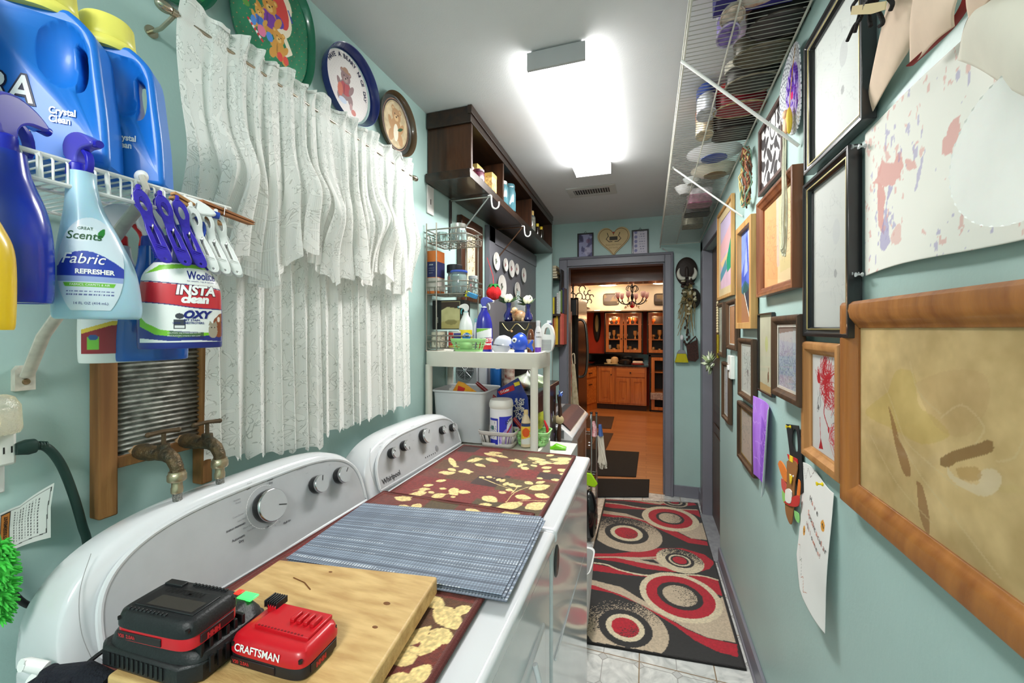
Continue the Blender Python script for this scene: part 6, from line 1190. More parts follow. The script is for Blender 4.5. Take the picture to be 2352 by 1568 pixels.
# wire rack with three baskets
RS=mat((150,144,134),.35,.85)
t=thing('wire_rack','grey three tier wire rack standing at the left end of the white plastic shelf','rack',(-.84,1.72,ZT))
X0,X1,Y0,Y1=-.948,-.745,1.625,1.79
for x,y in ((X0,Y0),(X0+.05,Y0),(X0+.12,Y1),(X1-.02,Y1)): add('post',B().cyl((x,y,ZT+.008),(x,y,1.93 if y==Y0 else 1.90),.0032,None,8),RS,t,world=True)
for z in (1.375,1.62,1.855):
    o=[(X0,Y0),(X1-.04,Y0),(X1-.012,Y0+.012),(X1,Y0+.05),(X1,Y1),(X0,Y1)]
    b=B(); b.tube([(a,c,z+.045) for a,c in o],.0032,8,closed=True).tube([(a,c,z+.02) for a,c in o],.0024,8,closed=True).tube([(a*.96-.034,c*.96+.068,z-.012) for a,c in o],.0024,8,closed=True)
    for k in range(8):
        x=X0+.012+k*.027; b.tube([(x,Y0,z+.02),(x,Y0+.008,z-.012),(x,Y1-.008,z-.012),(x,Y1,z+.02)],.0016,5)
    for k in range(6):
        y=Y0+.012+k*.028; b.tube([(X0,y,z+.02),(X0+.01,y,z-.012),(X1-.01,y,z-.012),(X1,y,z+.02)],.0016,5)
    add('basket',b,RS,t,world=True)
for x,y in ((X0,Y0),(X0+.14,Y0)): add('foot',B().ell((x,y,ZT+.006),(.006,.006,.006)),RS,t,world=True)
jar('glass_jar','glass preserving jar with silver lid in the top basket of the wire rack','jar',-.825,1.70,1.850,.038,.085,GL,mat((190,188,182),.3,.9),.22,.88); jar('glass_jar','small empty glass jar in the top basket left of the lidded one','jar',-.91,1.70,1.850,.028,.055,GL,None,.05)
t=thing('baking_soda_box','orange and dark blue carton in the middle basket of the wire rack','box',(-.925,1.67,1.612)); add('carton',B().box(-.026,.026,-.035,.035,0,.195),mat((222,120,50),.6),t,bev=.001); add('side_band',B().box(-.0265,.0265,-.0355,.0355,.075,.145),mat((44,46,96),.5),t); add('lower_band',B().box(-.0266,.0266,-.0356,.0356,.012,.072),mat((206,196,186),.5),t)
b=B(); text(b,'ARM',.010,lambda x,y:(x,-.0362,y),-.016,.128,bold=.0002); text(b,'pure baking soda',.004,lambda x,y:(x,-.0362,y),-.018,.115); text(b,'cleans deodorizes',.004,lambda x,y:(x,-.0362,y),-.018,.105); text(b,'NET WT',.005,lambda x,y:(x,-.0362,y),-.016,.092); add('lettering',b,mat((220,220,226),.5),t,smooth=False)
jar('storage_jar','clear jar with wide black lid in the middle basket of the wire rack','jar',-.845,1.70,1.612,.033,.135,GL,BLACK,.26,1.0,cont=(mat((120,120,124),.7,var=.2,scale=60),.4)); jar('storage_jar','glass jar with thin blue rim in front of the black lidded jar','jar',-.80,1.655,1.612,.036,.10,GL,mat((50,80,170),.4),.07,1.0); jar('storage_jar','clear plastic tub on the right of the middle basket','jar',-.765,1.73,1.612,.022,.085,GL,mat((200,204,206),.3,trans=.4),.15,.9)
t=thing('coffee_box','black carton with a cream coffee picture in the lowest basket of the wire rack','box',(-.862,1.70,1.448)); add('carton',B().box(-.082,.082,-.03,.03,0,.135),mat((26,24,24),.5),t,bev=.001)
cv=Cv(.095,.125,.003,(206,196,140)); cv.a+=(cv.noise(.05,3)-.5)[...,None]*60; cv.pol([(0,.085),(.03,.10),(.095,.09),(.095,.125),(0,.125)],(60,40,26)); cv.pol([(0,0),(.095,0),(.095,.04),(0,.03)],(170,150,80),.6); cv.ell(.05,.03,.03,.012,(120,110,60),al=.6); cvmesh('picture',cv,lambda X,Y:(X-.035,-.0312+0*X,.004+Y),vcm(.35),t)
b=B(); text(b,'coffee',.011,lambda x,y:(-.052-y,-.0312,x),.03,0); text(b,'ROAST',.011,lambda x,y:(.076-y,-.0312,x),.03,0); add('lettering',b,mat((220,220,200),.5),t,smooth=False)
def can(label,x,y,z,r,h,c,c2,draw=None):
    t=thing('food_can',label,'can',(x,y,z)); add('can',B().lathe([(r*.95,0),(r,.002),(r,h-.002),(r*.95,h),(r*.9,h-.003),(.001,h-.004)],32),mat((190,188,180),.3,.8),t); S=[(0,0,0,r,r),(h,0,0,r,r)]; F=Front(S,.0006); cv=Cv(2*r*.96,h-.01,.0022,c); w=cv.w
    if draw: draw(cv)
    cvmesh('label_print',cv,lambda X,Y:F(X-w/2,Y+.005),vcm(.4),t); return t
can('cream labelled food can, left one in the lowest basket',-.905,1.665,1.363,.036,.078,(214,206,184),None,lambda cv:squig(cv,16,(90,100,90),0,cv.w,0,cv.h,3,.001,.02))
def dcan(cv): cv.pol([(0,0),(cv.w*.55,0),(cv.w*.5,cv.h),(0,cv.h)],(196,40,36)); cv.ell(cv.w*.36,cv.h*.62,.016,.016,(150,20,24)); cv.ell(cv.w*.34,cv.h*.66,.004,.004,(240,200,190)); cv.pol([(cv.w*.55,cv.h*.4),(cv.w,cv.h*.4),(cv.w,cv.h*.95),(cv.w*.55,cv.h*.95)],(40,40,120)); cv.pol([(0,0),(cv.w,0),(cv.w,.012),(0,.008)],(190,160,70))
can('red and blue labelled food can with fruit, middle of the lowest basket',-.815,1.662,1.363,.037,.078,(220,214,196),None,dcan); can('red labelled food can at the right of the lowest basket',-.768,1.70,1.363,.026,.07,(200,50,44),None)
# small cleaning things on the top deck
def fb(p): return facing((-p.x,-p.y))
MINT=mat((172,232,150),.35,trans=.15,sss=.2)
def basket(label,c,rx,ry,h,m,rot,n=9,pl='cross',group=None,name='plastic_basket'):
    t=thing(name,label,'basket',c,rot); b=B()
    e=6; N_=48
    def ring(k,z,o=0):
        return [Vector(((rx*k+o)*math.copysign(abs(math.cos(a))**(2/e),math.cos(a)),(ry*k+o)*math.copysign(abs(math.sin(a))**(2/e),math.sin(a)),z)) for a in [2*PI*(i+.5)/N_ for i in range(N_)]]
    add('rim',B().tube(ring(1.0,h),.0030,8,closed=True),m,t); 
    b.rings([ring(.82,0),ring(.84,h*.25)],False); b.rings([ring(.96,h*.78),ring(1.0,h)],False)
    b.bm.faces.new([b.bm.verts.new(p) for p in ring(.82,.001)])
    r1,r2=ring(.84,h*.25),ring(.96,h*.78)
    for i in range(N_):
        if pl=='slot' and i%2: continue
        if pl=='cross' and i%4==1: continue
        j=(i+1)%N_
        if pl=='cross' and i%4 in (0,2):
            q1=[r1[i].lerp(r2[i],f) for f in (0,.28,.38,.62,.72,1)]; q2=[r1[j].lerp(r2[j],f) for f in (0,.28,.38,.62,.72,1)]
            for k in (0,2,4): b.poly([q1[k],q2[k],q2[k+1],q1[k+1]])
        else: b.poly([r1[i],r1[j],r2[j],r2[i]])
    add('sides',b,m,t,sol=.0022); return t
p=P(1078,806,y=1.655); basket('light green plastic basket of cleaners at the front of the white shelf',(p.x,1.665,ZT+.001),.080,.052,.060,MINT,.0)
def small_bottle(label,u,y,z,h,r,mb,cap,secs=None,name='cleaner_bottle',trig=None,lab=None,ry=None,cat='bottle',words=(),wm=None,capr=.45,dz=.12):
    p=P(u,800,y=y); ry=ry or r*.7; S=secs or dense([(0,0,0,r*.9,ry*.9),(.003,0,0,r,ry),(h*.5,0,0,r,ry),(h*.72,0,0,r*.8,ry*.85),(h*.86,0,0,r*.42,ry*.55),(h*(1-dz)+.01,0,0,r*.38,ry*.5)],4)
    t=bottle(name,label,cat,(p.x,y,z),fb(p),S,mb)
    if cap and not trig: add('cap',B().lathe([(r*capr,h*(1-dz)),(r*capr,h*.98),(r*capr*.9,h)],20),cap,t)
    if trig: trigger(t,h*.88,trig[0],trig[1],d=trig[2],s=trig[3])
    F=Front(S,.0006)
    if lab:
        cv=Cv(2*r*.9,lab[1]-lab[0],.0022,lab[2]); 
        if len(lab)>3: lab[3](cv)
        w=cv.w; cvmesh('label_print',cv,lambda X,Y:F(X-w/2,Y+lab[0]),vcm(.4),t)
    if words:
        b=B()
        for k,(s_,sz,x,z_) in enumerate(words): text(b,s_,sz,F.pt(2.2),x,z_,bold=sz*.03,cuts=1)
        add('lettering',b,wm or BLACK,t,smooth=False)
    return t
def lc(cv): cv.ell(cv.w*.55,cv.h*.62,.020,.017,(30,110,190)); cv.pol([(0,0),(cv.w,0),(cv.w,.02),(0,.03)],(232,214,40))
small_bottle('white spray bottle with yellow label standing in the green basket',1070,1.665,ZT+.004,.19,.031,mat((226,230,226),.3,coat=.3),None,trig=(mat((236,236,234),.3),mat((80,170,180),.3),-1,.62),lab=(.02,.098,(238,214,40),lc),words=(('Comet',.019,-.014,.068),),wm=mat((245,245,245),.4))
def li(cv): cv.pol([(0,0),(cv.w,0),(cv.w,cv.h*.55),(0,cv.h*.48)],(204,34,46)); cv.line([(0,cv.h*.50),(cv.w,cv.h*.57)],.001,(40,44,120)); cv.pol([(0,cv.h),(0,cv.h*.8),(cv.w,cv.h),(cv.w,cv.h)],(120,190,50))
small_bottle('dark blue and red pet stain cleaner bottle standing in the green basket',1112,1.675,ZT+.004,.212,.037,mat((36,38,150),.25,coat=.4),None,trig=(mat((70,76,170),.3),mat((240,240,240),.3),1,.74),lab=(.012,.105,(230,230,232),li),words=(('INSTA',.020,-.010,.046),('clean',.017,-.002,.031)),wm=mat((245,245,245),.4))
small_bottle('slim white bottle between the two cleaners in the green basket',1094,1.70,ZT+.004,.15,.018,mat((232,234,236),.3),mat((120,176,180),.4))
p=P(1084,678,y=1.66); t=thing('scrub_brush','yellow and blue scrubbing brush resting on top of the spray bottle','brush',p); R_=Matrix.Rotation(.35,4,'Y'); add('block',B(R_).box(-.020,.024,-.012,.012,-.010,.010),mat((60,140,190),.4),t,bev=.002); add('sponge_side',B(R_).box(-.028,-.018,-.013,.013,-.014,.012),mat((226,220,40),.7),t,bev=.002)
for k in range(6): add('bristle_row',B(R_).box(-.036,-.028,-.011+k*.004,-.009+k*.004,-.012,.010),mat((40,44,40),.8),t)
p=P(1150,805,y=1.66); t=thing('soap_case','clear round hinged plastic case lying beside the blue fish','case',(p.x,1.665,ZT),.2); TR=mat((226,230,240),.12,alpha=.55,coat=.6)
add('lower_shell',B().lathe([(.006,.0),(.030,.006),(.042,.024),(.044,.034)],36,Matrix.Diagonal((1,.7,1,1))),TR,t,sol=.001); add('upper_shell',B().lathe([(.044,.036),(.038,.058),(.024,.073),(.004,.079)],36,Matrix.Translation((.006,0,0))@Matrix.Rotation(.12,4,'Y')@Matrix.Diagonal((1,.7,1,1))),TR,t,sol=.001); add('disc_insert',B().ell((.004,-.006,.042),(.024,.012,.026)),mat((120,130,160),.3),t)
# blue fish
FB=mat((44,84,200),.3,coat=.4,sss=.1); p=P(1196,806,y=1.66); t=thing('toy_fish','bright blue rubber fish toy with a big white eye on the white shelf','toy',(p.x,1.655,ZT),.12); 
add('body',B().ell((-.004,0,.046),(.036,.030,.040),n=32,m=20),FB,t); b=B(); b.prism(curve([(.026,.036),(.040,.046),(.052,.062),(.056,.050),(.050,.038),(.056,.022),(.052,.008),(.040,.024),(.026,.030)],2),.010,lambda a,c_,d:(a,d-.005,c_)); add('tail_fin',b,FB,t,bev=.003)
b=B(); b.prism(curve([(-.020,.076),(-.010,.088),(.006,.090),(.022,.080),(.028,.064),(.010,.070),(-.010,.076)],3),.008,lambda a,c_,d:(a,d-.004,c_)); add('top_fin',b,FB,t,bev=.003); add('lips',B().ell((-.040,-.004,.036),(.008,.008,.006)).ell((-.038,-.004,.028),(.007,.008,.005)),FB,t); b=B(); b.loft([(0,-.004,0,.020,.016),(.012,-.004,0,.024,.022)],20); add('base',b,FB,t)
e_=add('eye',B().ell((-.020,-.025,.058),(.011,.006,.011)),mat((240,240,240),.2),t); add('pupil',B().ell((-.021,-.031,.058),(.004,.002,.005)),BLACK,e_)
small_bottle('amber glass spray bottle behind the blue fish',1219,1.70,ZT,.122,.017,mat((120,66,26),.1,coat=.6,trans=.3),BLACK,ry=.017,lab=(.018,.06,(206,170,120)),name='amber_bottle',capr=.35,dz=.25)
def lp(cv): cv.pol([(0,0),(cv.w,0),(cv.w,.022),(0,.022)],(110,60,180))
small_bottle('slim white bottle with purple lower band right of the blue fish',1236,1.69,ZT,.142,.015,mat((228,226,226),.4),mat((210,210,212),.3),ry=.015,lab=(.006,.10,(226,224,224),lp),words=(('PUPPY',.006,-.008,.088),('SHAMPOO',.005,-.010,.07)),capr=.6,dz=.22)
t=thing('white_jug','white plastic jug with an arched handle at the right end of the shelf','jug',(P(1254,806,y=1.74).x-.006,1.76,ZT),.1); out=curve([(-.034,.004),(-.036,.05),(-.030,.085),(-.010,.120),(.010,.132),(.028,.118),(.038,.09),(.040,.05),(.032,.015),(.016,.002)],3); b=B(); b.prism(out,.05,lambda a,c_,d:(a,d-.025,c_),[curve([(-.004,.082),(.002,.108),(.014,.112),(.022,.098),(.024,.080)],2)]); add('body',b,mat((230,232,230),.35,coat=.3),t,bev=.008,seg=3); add('cap',B().lathe([(.010,.130),(.011,.134),(.010,.144)],16,Matrix.Translation((.016,0,0))),mat((226,228,230),.3),t); add('cap_ring',B().lathe([(.013,.124),(.013,.131)],16,Matrix.Translation((.016,0,0))),mat((60,60,120),.4),t)
b=B()
for k in range(8): b.box(-.026,.028,-.0262,-.0252,.014+k*.006,.016+k*.006)
add('print_lines',b,mat((120,122,130),.5),t)
# ---- dark cabinet behind, with its load
CB=mat((36,34,36),.35,coat=.3,var=.1)
t=thing('black_cabinet','black cabinet between the plastic shelf and the old white washer','cabinet',(-.70,2.15,0)); add('carcass',B().box(-.945,-.52,1.90,2.42,.02,1.11),CB,t,world=True,bev=.004); add('top',B().box(-.95,-.505,1.885,2.44,1.11,1.135),CB,t,world=True,bev=.004)
b=B(); b.tube(curve([(-.505,2.43,.45),(-.50,2.43,.7),(-.505,2.43,.8),(-.497,2.43,.92),(-.505,2.43,1.05)],4),[.012,.011,.010,.012,.014,.010,.009,.012,.014,.013,.010,.009,.013,.012,.010,.013,.011][:17],10); add('carved_post',b,wood((80,50,34),(44,28,20),.4),t,world=True); add('round_boss',B().lathe([(.002,0),(.026,0),(.028,.008),(.012,.014),(.002,.014)],24,Matrix.Translation((-.50,2.43,.90))@Matrix.Rotation(PI/2,4,'X')@Matrix.Rotation(0,4,'Z')),mat((206,186,140),.4),t,world=True)
b=B(); r=random.Random(2)
for k in range(26): b.mi=k%2; c=(-.519,r.uniform(2.0,2.38),r.uniform(.55,1.05)); b.ell(c,(.001,r.uniform(.006,.016),r.uniform(.008,.02)),n=8,m=4)
add('flower_paint',b,[mat((110,90,140),.5),mat((170,170,180),.5)],t,world=True)
t=thing('blue_ornament','small blue and silver ornament on the corner of the black cabinet','ornament',(-.50,2.40,1.05)); b=B()
for k in range(14): a=random.uniform(0,6); q=Vector((-.492,2.41,1.06)); b.tube([q,q+Vector((.012*math.cos(a),.02*math.cos(a*2),.02*math.sin(a)))],.003,5)
add('petals',b,mat((90,120,200),.3,.3),t,world=True)
t=thing('fan_heater','grey box fan heater with a round grille on the black cabinet','heater',(-.83,2.0,1.135)); x0=P(1042,860,y=1.95).x; x1=P(1096,860,y=1.95).x; add('housing',B().box(x0,x1,1.95,2.10,1.136,1.30),mat((164,168,170),.4),t,world=True,bev=.006); add('side_shell',B().box(x1,x1+.05,1.96,2.10,1.136,1.295),mat((226,226,232),.4),t,world=True,bev=.008)
cx=(x0+x1)/2; cz=1.232; add('grille_back',B().lathe([(.001,0),(.050,0),(.050,.002)],36,Matrix.Translation((cx,1.949,cz))@Matrix.Rotation(PI/2,4,'X')),BLACK,t,world=True)
b=B()
for r_ in (.012,.020,.028,.036,.044,.050): b.tube([(cx+r_*math.cos(a),1.945,cz+r_*math.sin(a)) for a in [2*PI*i/36 for i in range(36)]],.0012,5,closed=True)
for k in range(4): a=k*PI/4; b.tube([(cx-.05*math.cos(a),1.945,cz-.05*math.sin(a)),(cx+.05*math.cos(a),1.945,cz+.05*math.sin(a))],.001,5)
b.ell((cx,1.944,cz),(.008,.003,.008)); add('grille',b,mat((190,194,196),.3,.6),t,world=True)
def spray_can(label,u,v,y,r,h,m,mc,band=None,words=()):
    p=P(u,v,y=y); t=thing('spray_can',label,'can',(p.x,y,1.136),fb(p)); add('can',B().lathe([(r*.93,0),(r,.003),(r,h*.8),(r*.9,h*.85)],28),m,t); add('cap',B().lathe([(r*.92,h*.84),(r*.95,h*.86),(r*.9,h*.98),(r*.8,h)],28),mc,t)
    if band: add('label_band',B().lathe([(r+.0006,h*.1),(r+.0006,h*.7)],28),band,t)
    b=B(); F=Front([(0,0,0,r,r),(h,0,0,r,r)],.0015)
    for s_,sz,x,z in words: text(b,s_,sz,F.pt(1),x,z,bold=.0003)
    if words: add('lettering',b,mat((236,236,240),.5),t,smooth=False)
    else: b.bm.free()
    return t
spray_can('blue spray can on the black cabinet next to the heater',1139,880,1.96,.030,.19,mat((40,110,190),.3,.3),mat((236,236,236),.4),words=(('FOAM',.016,-.004,.125),('cleaner',.008,-.002,.11)))
spray_can('tan and dark red spray can beside the blue one',1168,880,1.97,.031,.17,mat((200,160,100),.3,.3),mat((206,170,110),.4),mat((120,40,36),.5,c2=(206,196,180),scale=40))
t=thing('plastic_bag','crumpled clear and green plastic bag on the black cabinet','bag',(-.56,2.05,1.136)); b=B()
def bagf(s,q): a=s*2*PI; z=q; r=.075*math.sin(PI*min(.97,.12+q*.86))*(1+.22*math.sin(5*a+q*9)+.12*math.sin(11*a)); return (-.585+r*math.cos(a)*1.25,2.03+r*math.sin(a)*.8,1.138+.085*q*(1+.15*math.sin(3*a)))
b.grid(72,26,bagf,True); add('film',b,mat((226,228,226),.15,alpha=.75,coat=.8,c2=(170,200,130),scale=12),t,world=True,ang=180); add('orange_contents',B().ell((-.62,2.0,1.16),(.045,.03,.018)),mat((220,140,80),.5),t,world=True)
# vases, cow jug, decanter, dark box with chain on a raised ledge behind
t=thing('ledge','black box shelf with a hanging chain behind the cleaning bottles','shelf',(-.80,2.15,1.135)); a=P(1146,738,y=2.0); c=P(1216,738,y=2.0); zl=a.z; add('box',B().box(a.x,c.x,2.0,2.24,1.30,zl),mat((34,32,32),.5),t,world=True,bev=.004); add('chain',B().tube(curve([(a.x+.02,1.994,zl-.01),(a.x+.06,1.99,zl-.05),(a.x+.10,1.994,zl-.012),(c.x-.02,1.99,zl-.045),(c.x,1.994,zl-.01)],5),.002,6),mat((190,170,110),.4,.8),t,world=True); add('chain_bead',B().ell((a.x+.075,1.988,zl-.052),(.006,.006,.006)),mat((206,160,120),.4),t,world=True)
add('support',B().box(a.x+.02,c.x-.02,2.03,2.20,1.136,1.30),mat((34,32,32),.5),t,world=True)
def vase(label,u,r,h):
    p=P(u,738,y=2.06); t=thing('flower_vase',label,'vase',(p.x,2.06,zl)); add('vase',B().lathe([(r*.6,0),(r,.01),(r*.95,h*.35),(r*.4,h*.62),(r*.42,h*.8),(r*.62,h)],28),mat((24,28,92),.12,coat=.8),t)
    b=B(); r_=random.Random(u)
    for k in range(9): a=r_.uniform(0,6.28); q=Vector((0,0,h)); e=Vector((.062*math.cos(a),.03*math.sin(a),h+r_.uniform(.0,.055))); b.prism([(0,0),(.4,.22),(1,0),(.4,-.22)],.0008,lambda x,y,d,q=q,e=e:q+(e-q)*x+Vector((-(e-q).z*.0-math.sin(a)*y*.03,math.cos(a)*y*.03,y*.03+d)))
    add('leaves',b,mat((40,70,36),.6),t); b=B()
    for k in range(6): a=k*1.05; b.ell((.014*math.cos(a),.010*math.sin(a)-.006,h+.026+.008*math.sin(a)),(.013,.007,.016))
    add('blossom',b,mat((236,236,200),.6),t)
vase('dark blue vase with a white flower and leaves, left of the brown jug',1168,.028,.10); vase('dark blue vase with a white flower, right of the brown jug',1213,.024,.09)
p=P(1192,738,y=2.05); t=thing('figurine_jug','brown and cream animal shaped jug between the two blue vases','jug',(p.x,2.05,zl)); BRW=mat((130,80,44),.4,c2=(214,184,140),scale=30,coat=.3); add('body',B().ell((.0,0,.03),(.040,.028,.030),n=24,m=14),BRW,t); add('head',B().ell((-.022,-.01,.058),(.018,.016,.018)).ell((-.034,-.018,.050),(.010,.009,.008)),BRW,t); add('legs',B().box(-.03,-.018,-.02,-.008,0,.02).box(.018,.03,-.02,-.008,0,.02),BRW,t,bev=.003)
p=P(1188,738,y=2.14); jar('decanter','cut glass decanter with stopper behind the brown jug','bottle',p.x,2.15,zl,.042,.17,mat((190,196,196),.08,trans=.7,bump=1,bs=60),GL,.25,.3)
# tomato hanging from the bracket
t=thing('knitted_tomato','red knitted tomato with green leaves hanging by a red ribbon from the bracket','ornament',P(1135,690,y=2.2)); c=P(1134,672,y=2.2); KN=mat((206,28,34),.9,bump=1,bs=260)
b=B(); b.rings([[c+Vector((r_*(1+.06*math.cos(6*a))*math.cos(a),r_*(1+.06*math.cos(6*a))*math.sin(a),z)) for a in [2*PI*i/36 for i in range(36)]] for r_,z in ((.006,-.044),(.028,-.036),(.043,-.010),(.043,.010),(.030,.032),(.008,.038))]); add('fruit',b,KN,t,world=True)
b=B()
for k in range(7): a=k*.9; d=Vector((math.cos(a),math.sin(a),0)); b.tube([c+Vector((0,0,.038)),c+d*.022+Vector((0,0,.046)),c+d*.038+Vector((0,0,.026))],[.010,.012,.003],8,flat=.4)
add('leaves',b,mat((36,120,54),.9,bump=1,bs=260),t,world=True); q=P(1119,592,y=2.3); add('ribbon',B().tube([c+Vector((0,0,.04)),c+Vector((-.012,.02,.10)),q],.004,8,flat=.4),mat((196,30,36),.7),t,world=True)
# ---- second deck of the plastic shelf
ZD=.946
p0=P(972,1000,y=YS+.03); p1=P(1112,1000,y=YS+.03)
t=thing('storage_bin','large light grey plastic bin on the lower deck of the plastic shelf','bin',((p0.x+p1.x)/2-.0,YS+.13,ZD)); cx=(max(p0.x,-.925)+p1.x)/2; hw=(p1.x-max(p0.x,-.925))/2; GB=mat((198,200,202),.45)
b=B(); b.loft([(ZD,cx,YS+.135,hw*.90,.095),(ZD+.002,cx,YS+.135,hw*.91,.098),(ZD+.225,cx,YS+.135,hw*.985,.112),(ZD+.225,cx,YS+.135,hw*.96,.108),(ZD+.02,cx,YS+.135,hw*.88,.092)],60,10); add('tub',b,GB,t,world=True); b=B(); b.tube([(cx+(hw)*math.copysign(abs(math.cos(a))**.2,math.cos(a)),YS+.135+.115*math.copysign(abs(math.sin(a))**.2,math.sin(a)),ZD+.225) for a in [2*PI*(i+.5)/60 for i in range(60)]],.005,8,closed=True); add('rim',b,GB,t,world=True)
def inbin(name,label,cat,pts,y,th,m,draw=None,lean=.25):
    q=[P(u,v,y=y) for u,v in pts]; zc=min(k.z for k in q); t=thing(name,label,cat,(sum(k.x for k in q)/len(q),y,zc)); b=B(); b.prism([(k.x,k.z) for k in q],th,lambda a,c_,d:(a,y+d+(c_-zc)*lean,c_)); add('body',b,m,t,world=True,bev=.001); return t,q,lambda x,z,o=.001:Vector((x,y-o+(z-zc)*lean,z))
inbin('folder','white cardboard folder standing in the grey bin','folder',[(972,893),(1040,893),(1050,960),(975,960)],YS+.15,.003,mat((226,224,218),.7)); inbin('folder','second white cardboard folder behind the first in the grey bin','folder',[(992,886),(1060,890),(1060,960),(980,960)],YS+.17,.003,mat((214,212,206),.7))
t,q,f=inbin('refill_packet','yellow and orange refill packet standing in the grey bin','packet',[(1020,930),(1049,876),(1062,880),(1108,912),(1098,945),(1040,950)],YS+.09,.008,mat((240,176,40),.3,coat=.4,c2=(226,120,30),scale=14),lean=.1)
add('red_patch',B().prism([(P(u,v,y=YS+.09).x,P(u,v,y=YS+.09).z) for u,v in ((1050,886),(1066,892),(1062,904),(1048,900))],.001,lambda a,c_,d:f(a,c_,.0012+d)),mat((206,44,40),.4),t,world=True)
b=B(); o=P(1054,932,y=YS+.09); th_=1.05
for k,s_ in enumerate(('ZEWE REFILLS','CARTOUCHONS','MOUILLES')): text(b,s_,.0125,lambda x,y,k=k:f(o.x+x*math.cos(th_)+(.0-k*.016)*-math.sin(th_)*-1*-1+y*-math.sin(th_)+.016*k,o.z-.012*k+x*math.sin(th_)+y*math.cos(th_),.0022),0,0,bold=.0006,sx=.62)
add('lettering',b,mat((40,44,70),.5),t,world=True,smooth=False)
t,q,f=inbin('mop_refill_pack','dark blue and red mop refill pack leaning in the bin','packet',[(1120,925),(1128,903),(1187,868),(1210,915),(1216,985),(1165,1000),(1130,990)],YS+.19,.012,mat((30,60,150),.35,coat=.4,c2=(26,40,110),scale=10),lean=.05)
b=B(); b.prism([(P(u,v,y=YS+.19).x,P(u,v,y=YS+.19).z) for u,v in ((1142,900),(1178,884),(1181,896),(1148,908))],.001,lambda a,c_,d:f(a,c_,.0012+d)); add('red_patch',b,mat((190,30,40),.4),t,world=True); b=B(); b.prism([(P(u,v,y=YS+.19).x,P(u,v,y=YS+.19).z) for u,v in ((1178,880),(1191,876),(1193,884),(1181,888))],.001,lambda a,c_,d:f(a,c_,.0012+d)); add('yellow_patch',b,mat((236,210,40),.4),t,world=True)
o=P(1149,904,y=YS+.19); b=B(); text(b,'O-Cedar',.016,lambda x,y:f(o.x+x*.93-y*.36,o.z+x*.36+y*.93,.003),0,0,bold=.0004,sx=.8); add('lettering',b,mat((240,240,240),.5),t,world=True,smooth=False)
b=B()
for k in range(150): c=P(1192+random.uniform(-9,12),935+random.uniform(-20,26),y=YS+.18); b.tube([c,c+Vector((random.uniform(-.006,.006),-.008,random.uniform(-.008,.008)))],.0018,4)
add('mop_fringe',b,mat((222,218,214),.9),t,world=True,kind='stuff')
b=B(); a,c=P(1094,878,y=YS+.13),P(1150,925,y=YS+.16); b.tube([a,a+(c-a)*.1,c],[.007,.009,.009],12); add('handle',b,mat((120,24,30),.35,coat=.4),None,label='dark red round tool handle leaning in the grey bin',cat='handle')
p=P(1146,1028,y=YS+.055); basket('small light grey slotted basket on the lower deck of the plastic shelf',(p.x,YS+.062,ZD),.084,.058,.064,mat((206,200,194),.45),.0,pl='slot')
def lw(cv):
    cv.pol([(0,0),(cv.w*.36,0),(cv.w*.36,.11),(0,.11)],(30,40,170)); cv.pol([(cv.w*.40,0),(cv.w,0),(cv.w,.118),(cv.w*.40,.118)],(34,44,190)); cv.pol([(0,.02),(cv.w*.3,.02),(cv.w*.3,.10),(0,.10)],(224,220,226)); cv.pol([(cv.w*.42,0),(cv.w,0),(cv.w,.075),(cv.w*.7,.065),(cv.w*.5,.045)],(176,150,216)); cv.ell(cv.w*.6,.03,.016,.02,(206,180,226)); cv.pol([(cv.w*.74,.055),(cv.w,.09),(cv.w,.115),(cv.w*.78,.10)],(230,232,240)); cv.pol([(cv.w*.74,.05),(cv.w,.085),(cv.w,.075),(cv.w*.76,.042)],(200,40,50)); squig(cv,14,(60,60,110),.002,cv.w*.28,.03,.09,3,.0008,.012); cv.pol([(.004,.06),(.016,.06),(.016,.078),(.004,.078)],(60,110,110))
p=P(1151,1020,y=YS+.06); t=bottle('wipes_tub','blue and violet tub of disinfecting wipes standing in the slotted basket','tub',(p.x,YS+.062,ZD+.004),fb(p),[(0,0,0,.047,.047),(.004,0,0,.050,.050),(.16,0,0,.050,.050)],mat((232,230,232),.35)); add('lid',B().lathe([(.050,.158),(.053,.162),(.053,.176),(.050,.188),(.047,.194),(.001,.195)],40),mat((222,218,212),.45),t)
F7=Front([(0,0,0,.05,.05),(.16,0,0,.05,.05)]); cv=Cv(.094,.145,.0016,(232,230,236)); lw(cv); cvmesh('label_print',cv,lambda X,Y:F7(X-.047,Y+.008),vcm(.35,coat=.3),t); b=B(); text(b,'Lysol',.021,lambda x,y:F7.pt(2)(.018+x*.8,.092+y+x*.5),0,0,bold=.0006); add('lettering',b,mat((24,30,90),.4),t,smooth=False)
p=P(1240,1030,y=YS+.12); basket('second light green plastic basket at the right of the lower deck',(p.x-.03,YS+.125,ZD),.075,.055,.058,MINT,.0)
small_bottle('bottle with yellow and red flame label standing behind the front leg',1208,YS+.075,ZD,.155,.022,mat((226,206,170),.4),mat((226,196,140),.4),lab=(.01,.10,(240,196,60),lambda cv:(cv.pol([(0,0),(cv.w,0),(cv.w,.03),(0,.02)],(226,226,220)),cv.ell(cv.w*.5,.05,.016,.02,(226,90,30)),cv.pol([(0,.075),(cv.w,.075),(cv.w,.09),(0,.09)],(40,60,110)))))
